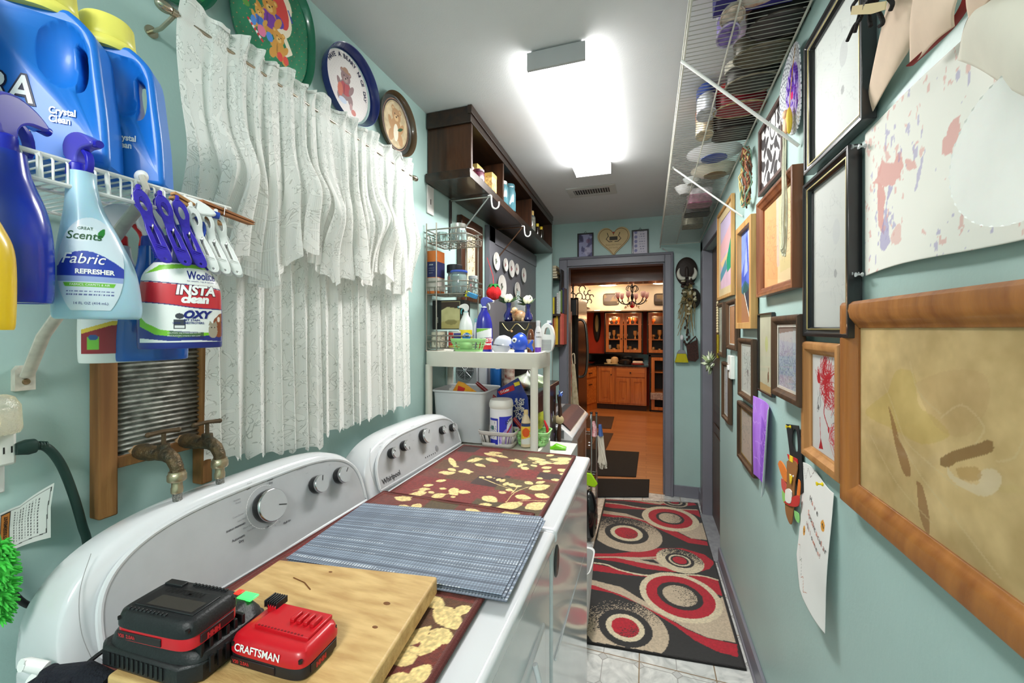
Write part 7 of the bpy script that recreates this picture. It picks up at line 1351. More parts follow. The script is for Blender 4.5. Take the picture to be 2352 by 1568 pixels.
t=thing('red_handle_brush','red handled brush lying across the green lower basket','brush',P(1205,985,y=YS+.12)); a,c=P(1180,960,y=YS+.10),P(1212,1000,y=YS+.10); add('handle',B().tube([a,c],.009,12),mat((140,26,30),.35,coat=.4),t,world=True); a,c=P(1250,965,y=YS+.13),P(1258,1000,y=YS+.13); add('head',B().tube([a,a+(c-a)*.5+Vector((.006,0,0)),c],[.006,.012,.010],12,flat=.5),mat((196,30,40),.35,coat=.4),t,world=True)
inbin('green_packet','yellow green packet standing in the lower green basket','packet',[(1234,950),(1245,946),(1248,975),(1243,985),(1234,985)],YS+.14,.006,mat((206,206,60),.5,c2=(70,90,50),scale=30))
t=thing('storage_crate','plain white box standing behind the washing machine under the green bag','box',(-.41,1.98,0)); add('carton',B().box(-.49,-.335,1.885,2.08,0,.862),mat((206,206,200),.7),t,world=True,bev=.003)
# lime shoe-like bag and things behind the washer, old washer with mat
LG=mat((110,200,20),.4,coat=.3); p=P(1285,1040,y=2.0)
t=thing('green_bag','bright green folded bag tucked behind the washing machine','bag',(p.x,1.95,.88)); b=B(); 
for (u,v),(u2,v2),r_ in (((1258,1036),(1300,1030),.022),((1262,1026),(1312,1052),.012)): b.tube([P(u,v,y=1.95),P((u+u2)/2,(v+v2)/2-8,y=1.95),P(u2,v2,y=1.95)],[r_*.6,r_,r_*.6],14,flat=.7)
add('fold',b,LG,t,world=True); add('yellow_tab',B().tube([P(1300,1030,y=2.0),P(1308,1045,y=2.0)],.012,8,flat=.5),mat((226,226,40),.5),t,world=True)
t=thing('old_washer','old white top loading machine with a dark mat on its lid, beyond the black cabinet','washing machine',(-.69,2.85,0)); XO=-.43
add('cabinet',B().box(-.94,XO-.012,2.50,3.18,.02,.755),mat((226,226,228),.3,coat=.4),t,world=True,bev=.01); b=B(); rs=[(-.94,.76),(XO,.76),(XO+.004,.785),(XO-.07,.845),(-.94,.855)]; b.rings([[Vector((x,y,z)) for x,z in rs] for y in (2.47,3.20)]); add('lid',b,mat((232,232,232),.25,coat=.5),t,world=True,bev=.006)
b=B(); b.prism([(2.52,.60),(2.60,.60),(2.60,.70),(2.52,.70)],.004,lambda a,c_,d:(XO-.010+d,a,c_)); b.box(-.60,-.48,2.466,2.47,.775,.825); add('grey_vent',b,mat((120,124,124),.4),t,world=True,bev=.002); add('brown_panel',B().box(XO-.013,XO-.009,2.75,3.1,.40,.70),mat((150,110,86),.4),t,world=True,bev=.004)
cv=Cv(.34,.62,.006,(50,48,50)); cv.put((cv.X>.24),(110,60,44)); cv.put((cv.X>.30)|(cv.X<.01)|(cv.Y<.02)|(cv.Y>.6),(96,48,38)); cv.put((np.abs(cv.X-.17)<.02),(150,146,146)); t=thing('lid_mat','dark mat with a brown border on the old white washer','mat',(-.6,2.85,.856)); cvmesh('pile',cv,lambda X,Y:(-.79+X,2.52+Y,.864-.86*np.clip(X-.285,0,1)),RUGM,t,world=True)
# chrome trolley with cloth and mop
t=thing('chrome_trolley','slim chrome wire trolley standing at the end of the old washer','trolley',(-.36,3.1,0)); 
for u,y in ((1358,2.98),(1370,3.3)): p=P(u,960,y=y); add('post',B().cyl((p.x,y,.02),(p.x,y,P(u,948,y=y).z),.0085,None,12),CHROME,t,world=True); add('post_cap',B().ell((p.x,y,P(u,948,y=y).z),(.011,.011,.008)),BLACK,t,world=True)
for z in (.62,.60,.30,.28,.10): 
    a=P(1358,960,y=2.98); c=P(1370,960,y=3.3); add('rail',B().tube([(a.x-.02,2.98,z),(a.x,2.98,z),(c.x,3.3,z),(c.x-.16,3.3,z),(a.x-.10,2.98,z)],.004,6),CHROME,t,world=True)
def drape(name,label,cat,pts,y,m,th=.012,n=6):
    t=thing(name,label,cat,P(*pts[-1],y=y)); b=B(); b.tube([P(u,v,y=y) for u,v in curve(pts,4)],[th*(.7+.5*i/(4*(len(pts)-1))) for i in range(4*(len(pts)-1)+1)],10,flat=.6); add('cloth',b,m,t,world=True); return t
drape('pink_cloth','pink patterned cloth over the chrome trolley','cloth',[(1362,968),(1366,985),(1365,1000)],3.0,mat((206,120,126),.8,c2=(226,196,196),scale=80),.030)
t=drape('dust_mop','blue and off-white fringe mop hanging on the chrome trolley','mop',[(1378,975),(1380,1000)],3.0,mat((70,100,160),.9),.026); b=B()
for k in range(60): a=P(1378+random.uniform(-6,7),1000,y=3.0+random.uniform(-.02,.02)); c=P(1384+random.uniform(-11,10),1070+random.uniform(-8,8),y=2.98+random.uniform(-.02,.02)); b.tube([a,(a+c)/2,c],.004,4)
add('fringe',b,mat((214,206,190),.95),t,world=True,kind='stuff')
t=thing('black_bag','dark glossy bag hanging low at the trolley','bag',(-.36,2.85,0)); add('bag',B().ell((-.372,2.80,.175),(.06,.07,.172)),mat((20,20,22),.2,coat=.5),t,world=True)
t=thing('lime_cloth','lime yellow safety cloth hanging behind the washing machine corner','cloth',P(1362,1120,y=2.95)); b=B(); b.prism([(P(u,v,y=2.95).x,P(u,v,y=2.95).z) for u,v in ((1340,1085),(1358,1088),(1373,1112),(1366,1120),(1345,1114))],.02,lambda a,c_,d:(a,2.95+d,c_)); add('cloth',b,mat((176,226,30),.6),t,world=True,bev=.006)
t=thing('white_bucket','white plastic bin at the floor past the washing machine','bucket',(-.265,1.88,0)); b=B(); b.loft([(0,-.315,1.95,.045,.10),(.34,-.302,1.95,.06,.12),(.345,-.302,1.95,.063,.123),(.34,-.302,1.95,.055,.115),(.02,-.315,1.95,.04,.09)],36,5); add('bin',b,WHITE,t,world=True)
# ---------------------------------------------------------------- far wall of the room
yf=YF-.004
def wall_pic(label,u0,v0,u1,v1,col,fr,draw,hang=True):
    a=P(u0,v0,y=yf-.02); c=P(u1,v1,y=yf-.02); t=thing('framed_picture',label,'picture',((a.x+c.x)/2,yf,c.z)); k=.013
    b=B(); b.prism([(a.x,c.z),(c.x,c.z),(c.x,a.z),(a.x,a.z)],.016,lambda p,q,d:(p,yf-d,q),[[(a.x+k,c.z+k),(c.x-k,c.z+k),(c.x-k,a.z-k),(a.x+k,a.z-k)]]); add('moulding',b,fr,t,world=True,bev=.002)
    cv=Cv(c.x-a.x-2*k,a.z-c.z-2*k,.004,col); draw(cv); cvmesh('picture',cv,lambda X,Y:(a.x+k+X,yf-.008+0*X,c.z+k+Y),vcm(.5),t,world=True)
    m=(a.x+c.x)/2; add('hanger',B().tube([(m-.012,yf-.004,a.z),(m,yf-.004,a.z+.018),(m+.012,yf-.004,a.z)],.002,5),BLACK,t,world=True)
def w1_(cv): n=cv.noise(.06,3); cv.put(n>.5,(64,60,104),.8); cv.put(n>.62,(40,36,70),.8); cv.ell(cv.w*.65,cv.h*.25,.03,.04,(206,196,214),al=.5); cv.ell(cv.w*.7,cv.h*.7,.02,.02,(120,80,110),al=.6)
def w2_(cv):
    for k in range(11): cv.put((np.abs(cv.Y-.02-k*.022)<.003)&(cv.X>.05)&(cv.X<cv.w-.02)&(np.sin(cv.X*300+k)>-.5),(120,120,150))
    for k in range(6): cv.ell(.022,.03+k*.04,.014,.014,(90,90,150),al=.7)
wall_pic('small dark framed violet blue picture left of the heart above the doorway',1326,536,1363,591,(150,150,186),BLK,w1_); wall_pic('black framed printed sheet with drawings right of the heart',1451,528,1490,584,(206,200,214),BLK,w2_)
c=P(1409,553,y=yf-.02); hw=(P(1447,553,y=yf-.02).x-P(1372,553,y=yf-.02).x)/2; t=thing('wooden_heart','cream wooden heart with a painted crest above the kitchen doorway','decoration',(c.x,yf,c.z-.15))
ht=[(16*math.sin(a)**3/16*hw,(13*math.cos(a)-5*math.cos(2*a)-2*math.cos(3*a)-math.cos(4*a))/16*hw*1.04+.012) for a in [2*PI*i/60 for i in range(60)]]
add('board',B().prism(ht,.016,lambda p,q,d:(c.x+p,yf-d,c.z+q)),mat((206,180,130),.5),t,world=True,bev=.004); 
b=B(); b.tube([(c.x+p*.9,yf-.0165,c.z+q*.9) for p,q in ht],.0022,5,closed=True); add('edge_line',b,mat((130,100,66),.6),t,world=True)
b=B(); 
for sx in (-1,1): b.tube([(c.x+sx*.055,yf-.018,c.z+.075),(c.x+sx*.045,yf-.018,c.z+.045),(c.x+sx*.065,yf-.018,c.z+.02),(c.x+sx*.04,yf-.018,c.z-.005),(c.x+sx*.01,yf-.018,c.z-.005)],.007,6,flat=.4)
b.box(c.x-.035,c.x+.035,yf-.020,yf-.016,c.z+.008,c.z+.04); add('crest',b,mat((70,64,56),.7),t,world=True)
b=B(); text(b,'Bless this home',.022,lambda x,y:(c.x+x,yf-.0175,c.z-.04+y),0,0,align='CENTER'); text(b,'and family',.020,lambda x,y:(c.x+x,yf-.0175,c.z-.066+y),0,0,align='CENTER'); add('lettering',b,mat((150,120,80),.6),t,world=True,smooth=False); b=B(); b.ell((c.x,yf-.019,c.z+.075),(.008,.003,.008)); add('small_heart',b,mat((190,70,50),.5),t,world=True)
# mask with horns, dried bouquet, brush, basket
c=P(1577,623,y=yf-.03); t=thing('carved_mask','dark oval carved mask with curved bone horns beside the doorway','mask',(c.x,yf,c.z-.12)); DKW=mat((42,32,26),.6,bump=.4)
add('face',B().ell((c.x,yf-.025,c.z),(.088,.028,.122),n=32,m=18),DKW,t,world=True); b=B()
for s in (-1,1): b.tube(curve([(c.x+s*.015,yf-.06,c.z-.065),(c.x+s*.05,yf-.062,c.z-.058),(c.x+s*.068,yf-.06,c.z-.02),(c.x+s*.058,yf-.055,c.z+.025)],4),[.014,.016,.017,.018,.018,.018,.017,.016,.014,.012,.009,.006,.004],10)
add('horns',b,mat((206,204,190),.5),t,world=True); add('nose',B().ell((c.x,yf-.052,c.z-.01),(.016,.014,.05)).ell((c.x,yf-.05,c.z-.05),(.03,.012,.012)),DKW,t,world=True)
t=thing('dried_bouquet','long dried twig and flower bouquet with tassels hanging under the mask','bouquet',(P(1580,700,y=yf).x,yf,1.2)); b=B(); r=random.Random(9); top=P(1584,650,y=yf-.05)
for k in range(60):
    e=P(1578+r.uniform(-22,18),700+r.uniform(-20,75),y=yf-.05+r.uniform(-.03,.02)); b.mi=0; b.tube([top+Vector((r.uniform(-.02,.02),0,0)),(top+e)/2+Vector((r.uniform(-.03,.03),-.01,0)),e],.0022,4)
for k in range(46): e=P(1580+r.uniform(-12,18),675+r.gauss(0,20),y=yf-.07+r.uniform(-.03,.02)); b.mi=1+k%3; b.ell(e,(r.uniform(.008,.018),.01,r.uniform(.008,.018)),n=8,m=5)
for k in range(14): e=P(1577+r.uniform(-5,6),720+k*5.4,y=yf-.06); b.mi=3; b.ell(e,(.010,.009,.014),n=8,m=5)
add('stems',b,[mat((150,130,84),.8),mat((196,190,160),.8),mat((86,84,60),.8),mat((50,36,28),.8)],t,world=True,kind='stuff')
t=thing('dark_ornament','round dark leaf ornament right of the dried bouquet','decoration',P(1598,700,y=yf)); add('disc',B().ell(P(1594,685,y=yf-.03),(.05,.02,.085)),mat((40,34,30),.7,bump=1,bs=60),t,world=True)
t=thing('hand_brush','hand brush with yellow bristles and grey handle hanging on the far wall','brush',(P(1563,830,y=yf).x,yf,1.1)); a=P(1550,829,y=yf-.03); c=P(1581,832,y=yf-.03); tp=P(1566,806,y=yf-.03)
YB_=mat((226,214,40),.8,bump=1,bs=200,stretch=(20,1,1)); b=B(); b.hexa([Vector((x,y,z)) for z,x0,x1 in ((c.z,a.x,c.x),(tp.z-.02,a.x+.02,c.x-.02)) for y in (yf-.05,yf-.01) for x in (x0,x1)]); add('bristles',b,YB_,t,world=True); b=B(); b.hexa([Vector((x,y,z)) for z,x0,x1 in ((tp.z-.022,a.x+.015,c.x-.015),(tp.z+.01,a.x+.035,c.x-.03)) for y in (yf-.05,yf-.01) for x in (x0,x1)]); b.tube([tp+Vector((0,0,0)),P(1566,780,y=yf-.03)],.011,10); add('handle',b,mat((130,134,140),.4),t,world=True); add('handle_cap',B().ell(P(1566,775,y=yf-.03),(.014,.012,.024)),mat((226,226,228),.4),t,world=True)
t=thing('hanging_basket','brown woven flat basket hanging in the corner by the side doorway','basket',P(1592,825,y=yf-.03)); b=B(); q=[P(u,v,y=yf-.05) for u,v in ((1577,793),(1602,780),(1605,822),(1597,830),(1581,828))]; b.prism([(k.x,k.z) for k in q],.05,lambda p,q_,d:(p,yf-.06+d,q_)); b.tube([q[0]+Vector((0,.02,0)),P(1598,772,y=yf-.03),q[1]+Vector((0,.02,0))],.006,6); add('weave',b,mat((70,40,32),.8,bump=1,bs=120,c2=(44,28,24),scale=90),t,world=True)
t=thing('brass_bell_string','string of beads and a brass tube hanging at the doorway edge','hanging',(XR-.02,2.80,1.2)); b=B()
for k in range(12): b.ell(P(1648,695+k*6.0,x=XR-.020),(.007,.010,.010),n=8,m=5)
add('beads',b,mat((206,190,150),.5),t,world=True,kind='stuff'); add('tube',B().cyl(P(1648.5,768,x=XR-.020),P(1648.5,822,x=XR-.020),.008),mat((200,170,60),.25,.9),t,world=True)
t=thing('white_flower_posy','bunch of white green artificial leaves hanging at the side doorway edge','flowers',(XR-.03,2.80,1.15)); b=B(); c=P(1634,834,x=XR-.04); r=random.Random(6)
for k in range(46):
    d=Vector((r.gauss(0,.35)-.3,r.gauss(0,.8),r.gauss(0,1))).normalized(); L_=r.uniform(.05,.085); s=d.orthogonal().normalized()*.014; b.mi=k%3; b.poly([c+d*.01,c+d*L_*.6+s,c+d*L_,c+d*L_*.6-s])
add('petals',b,[mat((222,226,210),.7),mat((196,206,176),.7),mat((150,166,120),.7)],t,world=True,sol=.0012,kind='stuff')
# books on narrow shelves at the left of the kitchen doorway
bx0,bx1=-.835,-.742
t=thing('narrow_bookshelf','narrow dark wall shelves of books at the left of the kitchen doorway','shelf',(-.80,3.6,1.2)); 
for z in (1.308,1.585,): add('board',B().box(-.865,bx1+.012,3.56,3.75,z-.018,z),DWY,t,world=True)
add('side',B().box(-.88,-.865,3.56,3.75,1.28,2.14),DWY,t,world=True)
def book(label,u0,u1,v0,v1,col,z0,spiral=False,flat=False):
    y=3.60; a=P(u0,v1,y=y); c=P(u1,v0,y=y); t=thing('book',label,'book',((a.x+c.x)/2,y+.07,z0)); h=(c.z-a.z); w=(c.x-a.x)/2*.96
    add('cover',B().box(-w,w,-.07,.07,0,h),mat(col,.55,var=.06,scale=20),t,bev=.0015); add('pages',B().box(-w*.8,w*.8,-.066,.071,h-.001,h+.001) ,mat((220,214,196),.8),t)
    if spiral: 
        b=B()
        for k in range(12): b.tube([(0,-.072,h*(k+.5)/12),(0,-.076,h*(k+.7)/12)],.006,6)
        add('spiral_binding',b,mat((220,220,220),.4),t)
for i,(u0,u1,v0,v1,c,l,z,sp) in enumerate(((1268,1273.5,664,702,(226,206,40),'yellow book in the middle row of the narrow bookshelf',1.586,False),(1273.5,1278,662,702,(60,50,50),'dark book beside the yellow one in the middle row',1.586,False),(1278.2,1283,654,702,(206,204,204),'white book with spiral binding in the middle row',1.586,True),(1283,1287.5,650,702,(196,206,196),'pale green white book in the middle row',1.586,False),(1287.5,1291.5,648,703,(96,120,50),'green book in the middle row',1.586,False),(1291.5,1296,644,704,(40,40,76),'dark blue book at the right of the middle row',1.586,False),
 (1268,1272.5,728,788,(150,40,34),'dark red book at the left of the bottom row',1.309,False),(1272.5,1277,726,788,(206,150,60),'tan book in the bottom row',1.309,False),(1277,1281.5,722,788,(226,186,50),'yellow ochre book in the bottom row',1.309,False),(1281.5,1286,720,789,(70,50,40),'brown book in the bottom row',1.309,False),(1286,1291,714,789,(206,100,80),'salmon book in the bottom row',1.309,False),(1291,1295,716,789,(196,80,70),'coral book at the right of the bottom row',1.309,False))): book(l,u0,u1,v0,v1,c,z,sp)
z=P(1280,640,y=3.6).z
for k,(cc,h,l) in enumerate((((90,80,60),.020,'brown book lying at the bottom of the flat pile'),((60,54,44),.022,'dark book lying second in the flat pile'),((150,130,90),.024,'tan book lying in the middle of the flat pile'),((96,84,60),.030,'olive book lying fourth in the flat pile'),((206,190,150),.020,'cream book lying on top of the flat pile'))):
    t=thing('book',l,'book',(-.785,3.64,z)); add('cover',B().box(-.055,.035-.004*k,-.07,.07,0,h-.001),mat(cc,.6),t,bev=.001); add('pages',B().box(-.052,.030-.004*k,-.0715,.069,.003,h-.004),mat((206,196,170),.8),t); z+=h
t=thing('spiral_notebook','black spiral bound book standing beside the flat pile','book',(-.735,3.62,1.80)); b=B(); b.box(-.004,.008,0,.12,0,.19); add('cover',b,BLACK,t); b=B()
for k in range(14): b.tube([(.008,-.004,.01+k*.0130),(.014,.004,.013+k*.0130),(.004,.008,.014+k*.0130)],.0022,5)
add('spiral_binding',b,mat((40,40,42),.4),t)
# ---------------------------------------------------------------- kitchen beyond the doorway
KC=wood((206,124,54),(178,96,38),.4,'z',2,coat=.3); KCX=wood((206,124,54),(178,96,38),.4,'x',2,coat=.3); KF=wood((196,120,60),(170,96,44),.3,'x',4,coat=.2)
KW=mat((232,216,196),.8); KR=mat((206,62,28),.7); GR=mat((22,20,20),.1,coat=.8)
KX0,KX1,KY=-1.9,1.2,8.1; KZ=2.20
def kfloor():
    m=bpy.data.materials.new('wood_floor'); m.use_nodes=True; nt=m.node_tree; N=nt.nodes; L=nt.links; b=N['Principled BSDF']; g=N.new('ShaderNodeNewGeometry'); br=N.new('ShaderNodeTexBrick'); br.inputs['Scale'].default_value=1; br.inputs['Brick Width'].default_value=.9; br.inputs['Row Height'].default_value=.075; br.inputs['Mortar Size'].default_value=.0015
    br.inputs['Color1'].default_value=tuple(lin((190,124,70)))+(1,); br.inputs['Color2'].default_value=tuple(lin((172,106,56)))+(1,); br.inputs['Mortar'].default_value=tuple(lin((110,60,26)))+(1,); L.new(g.outputs['Position'],br.inputs['Vector']); L.new(br.outputs[0],b.inputs['Base Color']); b.inputs['Roughness'].default_value=.3; return m
st('floor_kitchen',B().box(KX0,KX1,YF+.0,KY,-.05,.002),kfloor()); st('ceiling_kitchen',B().box(KX0,KX1,YF+.12,KY,KZ,KZ+.05),mat((226,200,176),.8)); st('wall_kitchen_far',B().box(KX0,KX1,KY,KY+.05,0,KZ),KR)
st('wall_kitchen_left',B().box(KX0-.05,KX0,YF+.12,KY,0,KZ),KW); st('wall_kitchen_right',B().box(KX1,KX1+.05,YF+.12,KY,0,KZ),KW)
a=P(1430,617,y=4.25); st('trim_2',B().box(-1.2,.6,4.2,4.45,P(1430,647,y=4.2).z,KZ),wood((120,66,40),(90,46,28),.35,'x',2,coat=.5))
zs=P(1430,713,y=7.35).z; st('trim_5',B().box(KX0,KX1,7.35,KY,zs,KZ),mat((226,218,208),.8))
def lamp2(label,u,v,z,r):
    p=P(u,v,z=z); t=thing('recessed_light',label,'light',(p.x,p.y,z)); add('trim_ring',B().lathe([(r,0),(r*1.2,-.002),(r*1.25,-.008),(r,-.006)],28),WHITE,t); add('lens',B().lathe([(.001,-.007),(r,-.007),(r,-.0)],28),mat((255,226,180),.4,emit=9,key='rl'),t)
lamp2('round recessed light at the left of the chandelier',1396,654.5,KZ,.13); lamp2('round recessed light at the right edge of the doorway view',1519,650,KZ,.13); 
for u,l in ((1371,'small recessed light under the soffit above the red wall'),(1420,'small recessed light under the soffit above the glass cabinets')): lamp2(l,u,712,zs,.05)
def kcab(label,name,cat,x0,x1,y0,y1,z0,z1,doors,glass=False,drawers=0,mm=KC,kick=0):
    t=thing(name,label,cat,((x0+x1)/2,(y0+y1)/2,z0)); W=x1-x0
    if glass:
        b=B(); b.box(x0,x1,y1-.02,y1,z0,z1).box(x0,x0+.02,y0,y1,z0,z1).box(x1-.02,x1,y0,y1,z0,z1).box(x0,x1,y0,y1,z0,z0+.02).box(x0,x1,y0,y1,z1-.02,z1); add('body',b,mat((40,24,16),.5),t,world=True)
        for z in (z0+(z1-z0)*.33,z0+(z1-z0)*.69): add('shelf',B().box(x0+.02,x1-.02,y0+.03,y1-.02,z,z+.018),mm,t,world=True)
    else:
        add('body',B().box(x0,x1,y0,y1,z0+kick,z1),mm,t,world=True)
        if kick: add('plinth',B().box(x0,x1,y0+.06,y1,z0,z0+kick),mat((60,36,22),.6),t,world=True)
    zt_=z1-.03
    if drawers:
        for k in range(doors if drawers==2 else 1):
            xa=x0+.03; xb=x1-.03; d=add('drawer',B().box(xa,xb,y0-.018,y0,z1-.18,z1-.03),KCX,t,world=True,bev=.004); add('pull',B().box((xa+xb)/2-.012,(xa+xb)/2+.012,y0-.04,y0-.018,z1-.115,z1-.095),mat((50,40,34),.4,.6),d,world=True)
        zt_=z1-.21
    w=(W-.04)/doors
    for k in range(doors):
        xa=x0+.02+k*w+.008; xb=xa+w-.016; za=z0+kick+.03
        o=[(xa,za),(xb,za),(xb,zt_),(xa,zt_)]; s=.055 if w>.2 else .03; i_=[(xa+s,za+s),(xb-s,za+s),(xb-s,zt_-s),(xa+s,zt_-s)]
        b=B(); b.prism(o,.02,lambda p,q,d:(p,y0-.02+d,q),[i_]); d=add('door',b,mm,t,world=True,bev=.003)
        if glass: add('glass_pane',B().poly([(xa+s,y0-.006,za+s),(xb-s,y0-.006,za+s),(xb-s,y0-.006,zt_-s),(xa+s,y0-.006,zt_-s)]),GLS,d,world=True,smooth=False)
        else: b=B(); b.box(xa+s,xb-s,y0-.010,y0,za+s,zt_-s).box(xa+s*1.6,xb-s*1.6,y0-.017,y0-.01,za+s*1.6,zt_-s*1.6); add('raised_panel',b,mm,d,world=True,bev=.003)
        kx=xb-s/2 if k%2==0 else xa+s/2; kz=zt_-.12 if not glass else za+.25
        if w>.25: add('knob',B().ell((kx,y0-.03,kz),(.011,.014,.011)),mat((50,40,34),.4,.6),d,world=True)
    return t
yk=7.45; zc=P(1450,838,y=yk).z
X=lambda u,y=yk:P(u,800,y=y).x
kcab('oak base cabinet with one drawer and two doors, right of the run','base_cabinet','cabinet',X(1412),X(1485),yk,yk+.6,.004,zc-.03,2,drawers=1,kick=.10)
kcab('oak base cabinet with a single tall door, left of the drawer one','base_cabinet','cabinet',X(1371),X(1411.5),yk,yk+.6,.004,zc-.03,1,kick=.10)
# angled left cabinet and counter
a,c=P(1371,935,z=.0),P(1345,960,z=.0); t=thing('angled_cabinet','oak base cabinets at an angle on the left of the kitchen','cabinet',(-1.2,6.9,0)); xa=X(1371); 
b=B(); pl_=[(xa,yk+.02),(xa-.62,5.9),(xa-1.0,6.1),(xa-.5,yk+.5)]; b.prism(pl_,zc-.04,lambda p,q,d:(p,q,.004+d)); add('body',b,KC,t,world=True)
d=Vector((-.62,5.9-yk-.02,0)).normalized(); nn=Vector((d.y,-d.x,0)); nn=nn if nn.x>0 else -nn
for k in range(3):
    p0=Vector((xa,yk+.02,0))+d*(.06+k*.55); p1=p0+d*.50
    for z0_,z1_,nm in ((.13,zc-.26,'door'),(zc-.22,zc-.06,'drawer')):
        b=B(); b.hexa([q+nn*o+Vector((0,0,z)) for z in (z0_,z1_) for o in (0,.02) for q in (p0,p1)]); dd=add(nm,b,KCX,t,world=True,bev=.004); m_=(p0+p1)/2+nn*.04+Vector((0,0,(z0_+z1_)/2 if nm=='drawer' else z1_-.08)); add('pull',B().tube([m_-d*.05,m_+d*.05],.009,8),mat((50,40,34),.4,.6),dd,world=True)
t=thing('granite_counter','shiny black granite counter running across the kitchen','counter',(0,7.7,zc)); add('slab',B().box(xa-.1,X(1490),yk-.03,KY-.01,zc-.03,zc),GR,t,world=True,bev=.004); b=B(); pl_=[(xa+.0,yk-.02),(xa-.60,5.86),(xa-1.04,6.1),(xa-.5,yk+.5)]; b.prism(pl_,.03,lambda p,q,d:(p,q,zc-.03+d)); add('angled_slab',b,GR,t,world=True); zb=P(1430,812,y=7.9).z; add('splash_back',B().box(KX0+.1,X(1490,7.9),8.02,8.09,zc,zb),GR,t,world=True); add('upper_ledge',B().box(X(1340,7.8),X(1490,7.8),7.75,8.02,zb-.02,zb+.005),GR,t,world=True)
# glass fronted wall cabinets
yg=7.72; zg0,zg1=zb+.006,P(1430,716,y=yg).z
kcab('orange lit oak cabinet with two glass doors of glassware in the middle','glass_cabinet','cabinet',X(1388,yg),X(1477,yg),yg,yg+.3,zg0,zg1,2,glass=True)
kcab('orange lit oak glass door cabinet at the right edge of the doorway view','glass_cabinet','cabinet',X(1486,yg),X(1545,yg),yg,yg+.3,zg0,zg1,1,glass=True)
kcab('tall dark oak open rack below the right glass cabinet','tall_cabinet','cabinet',X(1492,7.5),X(1545,7.5),7.5,8.0,.004,zb,1,glass=True)
light('cabinet_lamp','POINT',(X(1410,yg),yg+.14,zg1-.08),3,(1,.6,.3),sx=.03); light('cabinet_lamp','POINT',(X(1455,yg),yg+.14,zg1-.08),3,(1,.6,.3),sx=.03); light('cabinet_lamp','POINT',(X(1505,yg),yg+.14,zg1-.08),3,(1,.6,.3),sx=.03)
r=random.Random(12)
for i,(u,z) in enumerate([(u,z) for z in (zg0+.02,zg0+(zg1-zg0)*.33+.018,zg0+(zg1-zg0)*.69+.018) for u in (1399,1410,1421,1437,1447,1459,1469,1500,1515)]):
    if r.random()<.12: continue
    h=r.uniform(.08,.17); rr=r.uniform(.03,.05); pos=('bottom','middle','top')[min(2,int((z-zg0)/((zg1-zg0)*.33)))]
    t=thing('glassware','%s glass on the %s shelf behind the %s cabinet door, %s'%('amber' if i%3 else 'white',pos,'left' if u<1432 else 'second' if u<1480 else 'right edge',{1399:'leftmost',1410:'middle one',1421:'rightmost',1437:'leftmost',1447:'second one',1459:'third one',1469:'rightmost',1500:'left one',1515:'right one'}[u]),'glassware',(X(u,yg+.15),yg+.16,z),group='glassware in the kitchen cabinets'); add('body',B().lathe([(rr*.6,0),(rr*.65,.004),(rr*.3,h*.3),(rr,h*.6),(rr*.9,h),(rr*.85,h)],18),mat((226,160,90) if i%3 else (226,220,206),.15,.2,coat=.6),t)
# small things on the counter
def blob_(name,label,cat,u,y,z,r_,col,h): t=thing(name,label,cat,(X(u,y),y,z)); add('body',B().lathe([(r_*.8,0),(r_,.005),(r_,h*.7),(r_*.7,h),(.002,h)],24),mat(col,.3,coat=.3),t); return t
t=blob_('tea_tray','white cup set on a pale tray on the black counter','tray',1404,7.6,zc+.001,.13,(214,196,150),.012); add('cups',B().lathe([(.03,.012),(.05,.05),(.05,.08),(.045,.08)],20,Matrix.Translation((-.04,0,0))),mat((236,222,190),.3),t); add('pot',B().lathe([(.05,.012),(.07,.05),(.06,.11),(.02,.13)],20,Matrix.Translation((.06,0,0))),mat((226,190,140),.3),t)
blob_('black_pan','wide black pan on the kitchen counter','pan',1436,7.65,zc+.001,.11,(20,18,18),.09); t=blob_('red_cloth_tray','flat red tray with folded white cloth on the counter','tray',1465,7.6,zc+.001,.11,(170,50,40),.02); add('cloth',B().box(-.09,.09,-.06,.06,.02,.06),mat((226,206,190),.8),t,bev=.02,seg=3)
# wall sconce on the red wall, plaques on the soffit
p=P(1371,745,y=8.05); t=thing('wall_clock','long dark wall clock with pale face on the red kitchen wall','clock',(p.x,8.09,p.z-.35)); add('case',B().ell((p.x,8.07,p.z),(.075,.03,.34)),mat((40,26,20),.4),t,world=True); add('face',B().ell((p.x,8.035,p.z+.02),(.035,.02,.17)),mat((206,180,120),.4),t,world=True)
for u0,u1,l in ((1385,1422,'rounded dark picture tray on the white soffit, left one'),(1502,1535,'rounded dark picture tray on the white soffit, right one')):
    a=P(u0,674,y=7.34); c=P(u1,701,y=7.34); t=thing('wall_tray',l,'tray',((a.x+c.x)/2,7.35,c.z)); b=B(); b.prism([((a.x+c.x)/2+(c.x-a.x)/2*math.copysign(abs(math.cos(q))**.35,math.cos(q)),(a.z+c.z)/2+(a.z-c.z)/2*math.copysign(abs(math.sin(q))**.35,math.sin(q))) for q in [2*PI*i/40 for i in range(40)]],.015,lambda p_,q,d:(p_,7.35-d,q)); add('tray',b,mat((50,40,36),.4),t,world=True,bev=.004); cv=Cv((c.x-a.x)*.88,(a.z-c.z)*.8,.02,(120,104,86)); cv.put(cv.noise(.08,u0)>.5,(90,84,90)); cv.put(cv.Y<cv.h*.3,(60,50,40)); cvmesh('picture',cv,lambda X_,Y_:(a.x+(c.x-a.x)*.06+X_,7.333+0*X_,c.z+(a.z-c.z)*.1+Y_),vcm(.5),t,world=True)
